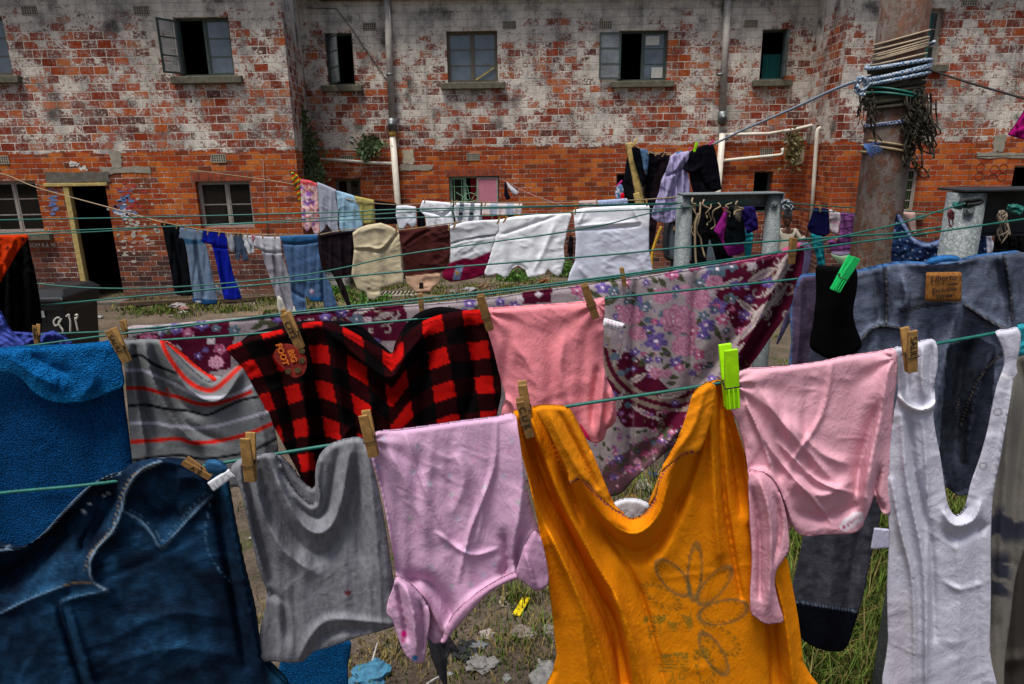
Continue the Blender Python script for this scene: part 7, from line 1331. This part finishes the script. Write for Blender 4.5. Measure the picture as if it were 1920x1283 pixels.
# grass
def grass(name, spots, mat_cols, seed):
    rs = np.random.RandomState(seed); V = []; Fc = []; Cc = []; nb = 0
    for (cx, cy, rx, ry, n, h, dry) in spots:
        x = cx+rs.normal(0, rx, n); y = cy+rs.normal(0, ry, n); ok = (y < 13.4) & (y > .9); x, y = x[ok], y[ok]; n = len(x)
        if not n: continue
        z = (fbm(x*1.3, y*1.3, 3, 4)-.5)*.14+(fbm(x*6, y*6, 8, 3)-.5)*.035-.005
        hh = h*rs.uniform(.4, 1.25, n); a = rs.uniform(0, 6.28, n); ln_ = hh*rs.uniform(.15, .9, n); wd = .0018+.0035*rs.rand(n)*(y/5+.6)
        dx, dy = np.cos(a), np.sin(a); px, py = -dy*wd, dx*wd
        b0 = np.stack([x-px, y-py, z], 1); b1 = np.stack([x+px, y+py, z], 1); m0 = np.stack([x-px*.7+dx*ln_*.35, y-py*.7+dy*ln_*.35, z+hh*.6], 1); m1 = np.stack([x+px*.7+dx*ln_*.35, y+py*.7+dy*ln_*.35, z+hh*.6], 1); t = np.stack([x+dx*ln_, y+dy*ln_, z+hh*.95], 1)
        V.append(np.stack([b0, b1, m1, m0, t], 1).reshape(-1, 3)); i = nb*5+np.arange(n)*5
        Fc += np.stack([i, i+1, i+2, i+3], 1).tolist()+np.stack([i+3, i+2, i+4], 1).tolist(); nb += n
        isd = rs.rand(n) < dry; g1 = np.array(srgb('#303f16'))[None]*(1-rs.rand(n, 1))+np.array(srgb('#596d28'))[None]*rs.rand(n, 1); d1 = np.array(srgb('#8a7848'))[None]*(.5+.5*rs.rand(n, 1))
        Cc.append(np.repeat(np.where(isd[:, None], d1, g1), 5, 0))
    V = np.concatenate(V); Cc = np.concatenate(Cc); me = bpy.data.meshes.new(name); me.from_pydata(V.tolist(), [], Fc)
    ca = me.color_attributes.new(name='print', type='FLOAT_COLOR', domain='POINT'); ca.data.foreach_set('color', np.concatenate([Cc, np.ones((len(Cc), 1))], 1).ravel().astype(np.float32))
    m, nt, b = newmat('grass_blades'); at = N(nt, 'ShaderNodeVertexColor'); at.layer_name = 'print'; nt.links.new(at.outputs['Color'], b.inputs['Base Color']); b.inputs['Roughness'].default_value = .8
    b.inputs['Specular IOR Level'].default_value = .15
    o = link(name, me, m); tag(o, 'short patchy grass and taller tufts growing in the trodden yard', 'grass', kind='stuff')
rs = np.random.RandomState(3); sp_ = []
for k in range(520):
    x = rs.uniform(-4.5, 4.5); y = rs.uniform(2.2, 13); sp_.append((x, y, .05+.08*rs.rand(), .05+.06*rs.rand(), 26, .05+.05*rs.rand(), rs.choice([.1, .3, .85])))
for (px, py, n, rr, h, dr) in ((970, 1130, 160, .05, .13, .25), (1030, 1100, 120, .06, .1, .3), (900, 1190, 160, .12, .06, .5), (700, 1130, 300, .16, .05, .7), (760, 1215, 260, .12, .05, .95), (690, 1230, 200, .09, .05, .95), (1000, 1200, 160, .09, .06, .3), (830, 1230, 200, .1, .05, .8), (960, 1220, 160, .08, .06, .5), (1040, 1180, 140, .08, .07, .6), (1190, 930, 260, .12, .1, .3), (1240, 900, 200, .1, .1, .3), (650, 1130, 160, .1, .06, .6), (880, 1260, 160, .08, .05, .3), (1000, 1250, 140, .08, .05, .5)):
    c = G(px, py); sp_.append((c.x, c.y, rr, rr, n, h, dr))
for k in range(75):
    px = rs.uniform(1460, 1690); py = rs.uniform(960, 1330); c = G(px, py); sp_.append((c.x, c.y, .07, .07, 120, .16+.10*rs.rand(), .22))
for k in range(30):
    px = rs.uniform(1740, 1860); py = rs.uniform(880, 1000); c = G(px, py); sp_.append((c.x, c.y, .1, .1, 90, .12+.06*rs.rand(), .2))
for k in range(120):
    px = rs.uniform(225, 640); py = rs.choice([rs.normal(563, 4), rs.normal(583, 5)]); c = G(px, py); sp_.append((c.x, c.y, .14, .10, 60, .07, .2))
for k in range(150):
    px = rs.uniform(600, 1250); py = rs.uniform(515, 585); c = G(px, py); sp_.append((c.x, c.y, .12, .10, 60, .06, .2))
grass('grass', sp_, None, 5)
# litter
def crumple(px, py, sz, colr, label, name='crumpled_paper', cat='litter', flat=.32, seed=0, asp=1.3):
    import bmesh
    bm = bmesh.new(); bmesh.ops.create_icosphere(bm, subdivisions=3, radius=1); rs = random.Random(seed+px); c = G(px, py); a = rs.uniform(0, 3)
    for v in bm.verts:
        n = float(fbm(np.array([v.co.x*2+seed+v.co.z]), np.array([v.co.y*2+px+v.co.z*1.7]), 4, 3)[0]); n2_ = float(fbm(np.array([v.co.x*5+seed+v.co.z*3]), np.array([v.co.y*5+px-v.co.z*4]), 7, 2)[0]); k = .35+.9*n+.75*abs(n2_-.5)*2; x, y = v.co.x*asp, v.co.y; v.co = Vector((x*math.cos(a)-y*math.sin(a), x*math.sin(a)+y*math.cos(a), v.co.z*flat))*k*sz
    me = bpy.data.meshes.new(name); bm.to_mesh(me); o = link(name, me, plain('litter'+colr, tuple(q*.72 for q in (int(colr[1:3], 16)/255, int(colr[3:5], 16)/255, int(colr[5:7], 16)/255)), .8, var=.35, scale=30, bs=.3)); o.location = (c.x, c.y, gh(c.x, c.y)+sz*flat*.5); tag(o, label, cat, 'litter lying in the yard')
for i, (px, py, sz, colr, lab) in enumerate(((902, 1253, .055, '#a9a39e', 'largest crumpled white paper at the bottom centre'), (1022, 1273, .06, '#b5b2ac', 'crumpled tissue at the bottom edge left of the orange shirt'), (982, 1200, .045, '#9c8d80', 'torn brownish paper among the grass'), (1034, 1188, .035, '#b0aaa6', 'pale paper scrap touching the orange shirt edge'), (914, 1203, .03, '#c9b8b0', 'small white and red wrapper scrap'), (898, 1222, .035, '#8c9094', 'silvery foil on a dark plastic piece'), (880, 1225, .06, '#25292c', 'dark plastic sheet half buried in grass'), (745, 1208, .022, '#1a1c1e', 'small black plastic scrap left of the pink sleeve'), (692, 1272, .075, '#4f9ac0', 'blue and white plastic bag at the bottom edge'), (700, 1256, .05, '#7d6248', 'piece of brown cardboard behind the blue bag'), (842, 1262, .014, '#b9b9b9', 'tiny white paper dot under the grey rag'), (950, 1280, .02, '#b3b3ad', 'small pale scrap at the bottom edge'),
        (1206, 915, .06, '#a9a59b', 'pale paper scrap seen in the orange shirt neckline'), (1182, 940, .05, '#a0702c', 'brown scrap seen in the orange shirt neckline'), (1226, 890, .03, '#3f5f9a', 'blue scrap under the floral sheet'), (335, 577, .12, '#b9aeb0', 'pile of white and pink rags on the ground near the plank'), (345, 580, .08, '#b07a7a', 'reddish rag in the pile near the plank'), (342, 586, .05, '#c9c6c4', 'white scrap below the pile of rags'), (182, 600, .07, '#b9b7b3', 'white plastic right of the wheelie bin'), (162, 606, .04, '#c4c2be', 'small white scrap right of the wheelie bin'), (320, 593, .04, '#b99a96', 'pinkish scrap on bare earth'), (410, 585, .04, '#bdb5b0', 'small pale scrap by the grass'), (880, 543, .10, '#b5b3b8', 'white rag in the rubble under the crimson T-shirt'), (905, 538, .09, '#8f6d4e', 'brown cardboard lump in the rubble'), (885, 552, .08, '#3c3c3c', 'dark stone in the rubble'), (850, 548, .08, '#8f8a80', 'grey stone in the rubble'), (1020, 532, .09, '#9a5a2a', 'rusty orange lump in the grass under the white shirts'), (1180, 515, .06, '#6a625a', 'grey stone by the wall'), (1420, 640, .05, '#7a756e', 'pale stone on the bare earth below the sheet'))):
    crumple(px, py, sz, colr, lab, seed=i, name='stone' if 'stone' in lab else ('rag' if 'rag' in lab else 'litter_scrap'), flat=.3 if i in (6, 9) else .45)
# many more tiny bits as ground litter
rs2 = random.Random(9); m = MB()
for k in range(420):
    x = rs2.uniform(-4.5, 4.5); y = rs2.uniform(2.3, 13); z = gh(x, y)+.004; r = rs2.uniform(.004, .014)*(1+y*.05); a = rs2.uniform(0, 3)
    m.add([(x+r*math.cos(a+j*1.3)*rs2.uniform(.6, 1.3), y+r*math.sin(a+j*1.3), z+rs2.uniform(0, .008)) for j in range(5)], [(0, 1, 2, 3, 4)])
tag(m.build('debris', plain('debris_pale', '#8f897e', .9, var=.5, scale=3)), 'tiny pale scraps and pebbles scattered over the yard', 'debris', kind='stuff')
# bottle-like yellow wrapper, sticks, drain cover
c = G(978, 1152); m = MB(); m.bar((-.03, -.07, .012), (.03, .07, .02), .045, .012, (0, 0, 1)); o = m.build('wrapper', plain('wrapper_yellow', '#c9b010', .4, var=.35, scale=40), None, bevel=.004); o.location = (c.x, c.y, gh(c.x, c.y)+.004); tag(o, 'yellow and silver sweet wrapper by the round drain cover', 'wrapper')
for (a, b_, lab) in (((708, 1205), (694, 1256), 'long thin white stick left of the grey rag'), ((800, 1283), (826, 1268), 'short pale stick at the bottom edge')):
    p, q = G(*a, .02), G(*b_, .02); org = p.copy(); m = MB(); m.tube([p-org, (q-org)*.5+Vector((0, 0, .004)), q-org], .005, 6); o = m.build('stick', plain('pale_stick', '#aaa59c', .8), None, True); o.location = org; tag(o, lab, 'stick')
c = G(960, 1131); e = empty('drain_cover', (c.x, c.y, gh(c.x, c.y)), 'round grey drain cover set in the dirt beside the yellow wrapper', 'drain cover')
m = MB(); zc = gh(c.x, c.y)+.012; m.tube([(c.x, c.y, zc-.03), (c.x, c.y, zc)], .075, 32); m.build('lid', M_CEM, e)
m = MB(); m.tube([(c.x+.06*math.cos(a*.2618), c.y+.06*math.sin(a*.2618), zc+.001) for a in range(25)], .003, 5, False); m.tube([(c.x+.03*math.cos(a*.5236), c.y+.03*math.sin(a*.5236), zc+.001) for a in range(13)], .002, 5, False); m.build('rim', M_CEMD, e)
c = G(745, 553, .03); m = MB()
m.box((-.4, -.02, -.03), (.4, .35, 0)); o = m.build('drain_slab', M_CEM, None, bevel=.01); o.location = c; tag(o, 'concrete drain slab with an iron grid under the beige and brown shirts', 'drain')
m = MB()
for k in range(9): m.box((-.3+k*.07, .03, .001), (-.27+k*.07, .3, .012))
g_ = m.build('grid', plain('iron_grid', '#2c2723', .7, .4), None); g_.parent = o
for k, (px, py, w_, lab) in enumerate(((500, 580, .5, 'flat paving slab in the grass left of the pale grey trousers'), (470, 590, .4, 'flat paving slab at the left in the grass'), (640, 575, .45, 'flat paving slab under the faded blue sweater'), (600, 590, .5, 'flat paving slab nearest the floral sheet'), (805, 560, .4, 'flat slab right of the drain grid'))):
    c = G(px, py); m = MB(); m.box((-w_/2, -.15, -.05), (w_/2, .15, .035)); o = m.build('paving_slab', plain('slab', '#6b5c4a', .95, var=.25, scale=6, bs=.4), None, bevel=.02); o.location = (c.x, c.y, gh(c.x, c.y)); o.rotation_euler.z = rs2.uniform(-.3, .3); tag(o, lab, 'slab', 'flat slabs in the grass')
# white crate behind the dark shirt
c = G(628, 545); e = empty('crate', c, 'white wooden crate standing behind the dark brown shirt', 'crate'); m = MB(); zt = .32
for z_ in (.02, .13, .24): m.box((c.x-.25, c.y-.17, z_), (c.x+.25, c.y-.155, z_+.08)); m.box((c.x-.25, c.y+.155, z_), (c.x+.25, c.y+.17, z_+.08)); m.box((c.x-.25, c.y-.15, z_), (c.x-.235, c.y+.15, z_+.08)); m.box((c.x+.235, c.y-.15, z_), (c.x+.25, c.y+.15, z_+.08))
m.build('slats', plain('crate_white', '#a9a69d', .8), e)
m = MB()
for sx in (-1, 1):
    for sy in (-1, 1): m.box((c.x+sx*.225-.012, c.y+sy*.145-.012, 0), (c.x+sx*.225+.012, c.y+sy*.145+.012, zt))
m.build('corner_post', plain('crate_white', '#a9a69d', .8), e)
# rounded glass pane in a dark frame leaning behind the steel frame
def pane():
    Y = 7.2; P = cat_rom([(1253, 418), (1258, 414), (1300, 413), (1345, 414), (1350, 420), (1350, 470), (1346, 486), (1300, 488), (1256, 484), (1249, 470), (1249, 440)], True, 4); org = R(1300, 488, Y)
    e = empty('window_panel', org, 'grey rounded glass panel in a dark frame standing behind the left steel post', 'glass panel')
    W = [R(a, b_, Y) for a, b_ in P]; m = MB(); m.tube(W+[W[0]], .035, 6, False); m.build('frame', M_BLKM, e)
    patch('pane', W, plain('grey_pane', '#4d5a63', .2, var=.25, scale=3, bs=0), e, .01)
    m = MB(); a = R(1262, 425, Y-.02); b_ = R(1345, 431, Y-.02); m.box((a.x, Y-.02, b_.z), (b_.x, Y-.012, a.z)); m.build('paper_strip', plain('strip_tan', '#8a6a52', .7), e)
    for x in (1262, 1340):
        p = R(x, 487, Y); m = MB(); m.bar(p, (p.x, p.y+.1, 0), .04); m.build('leg', M_BLKM, e)
pane()
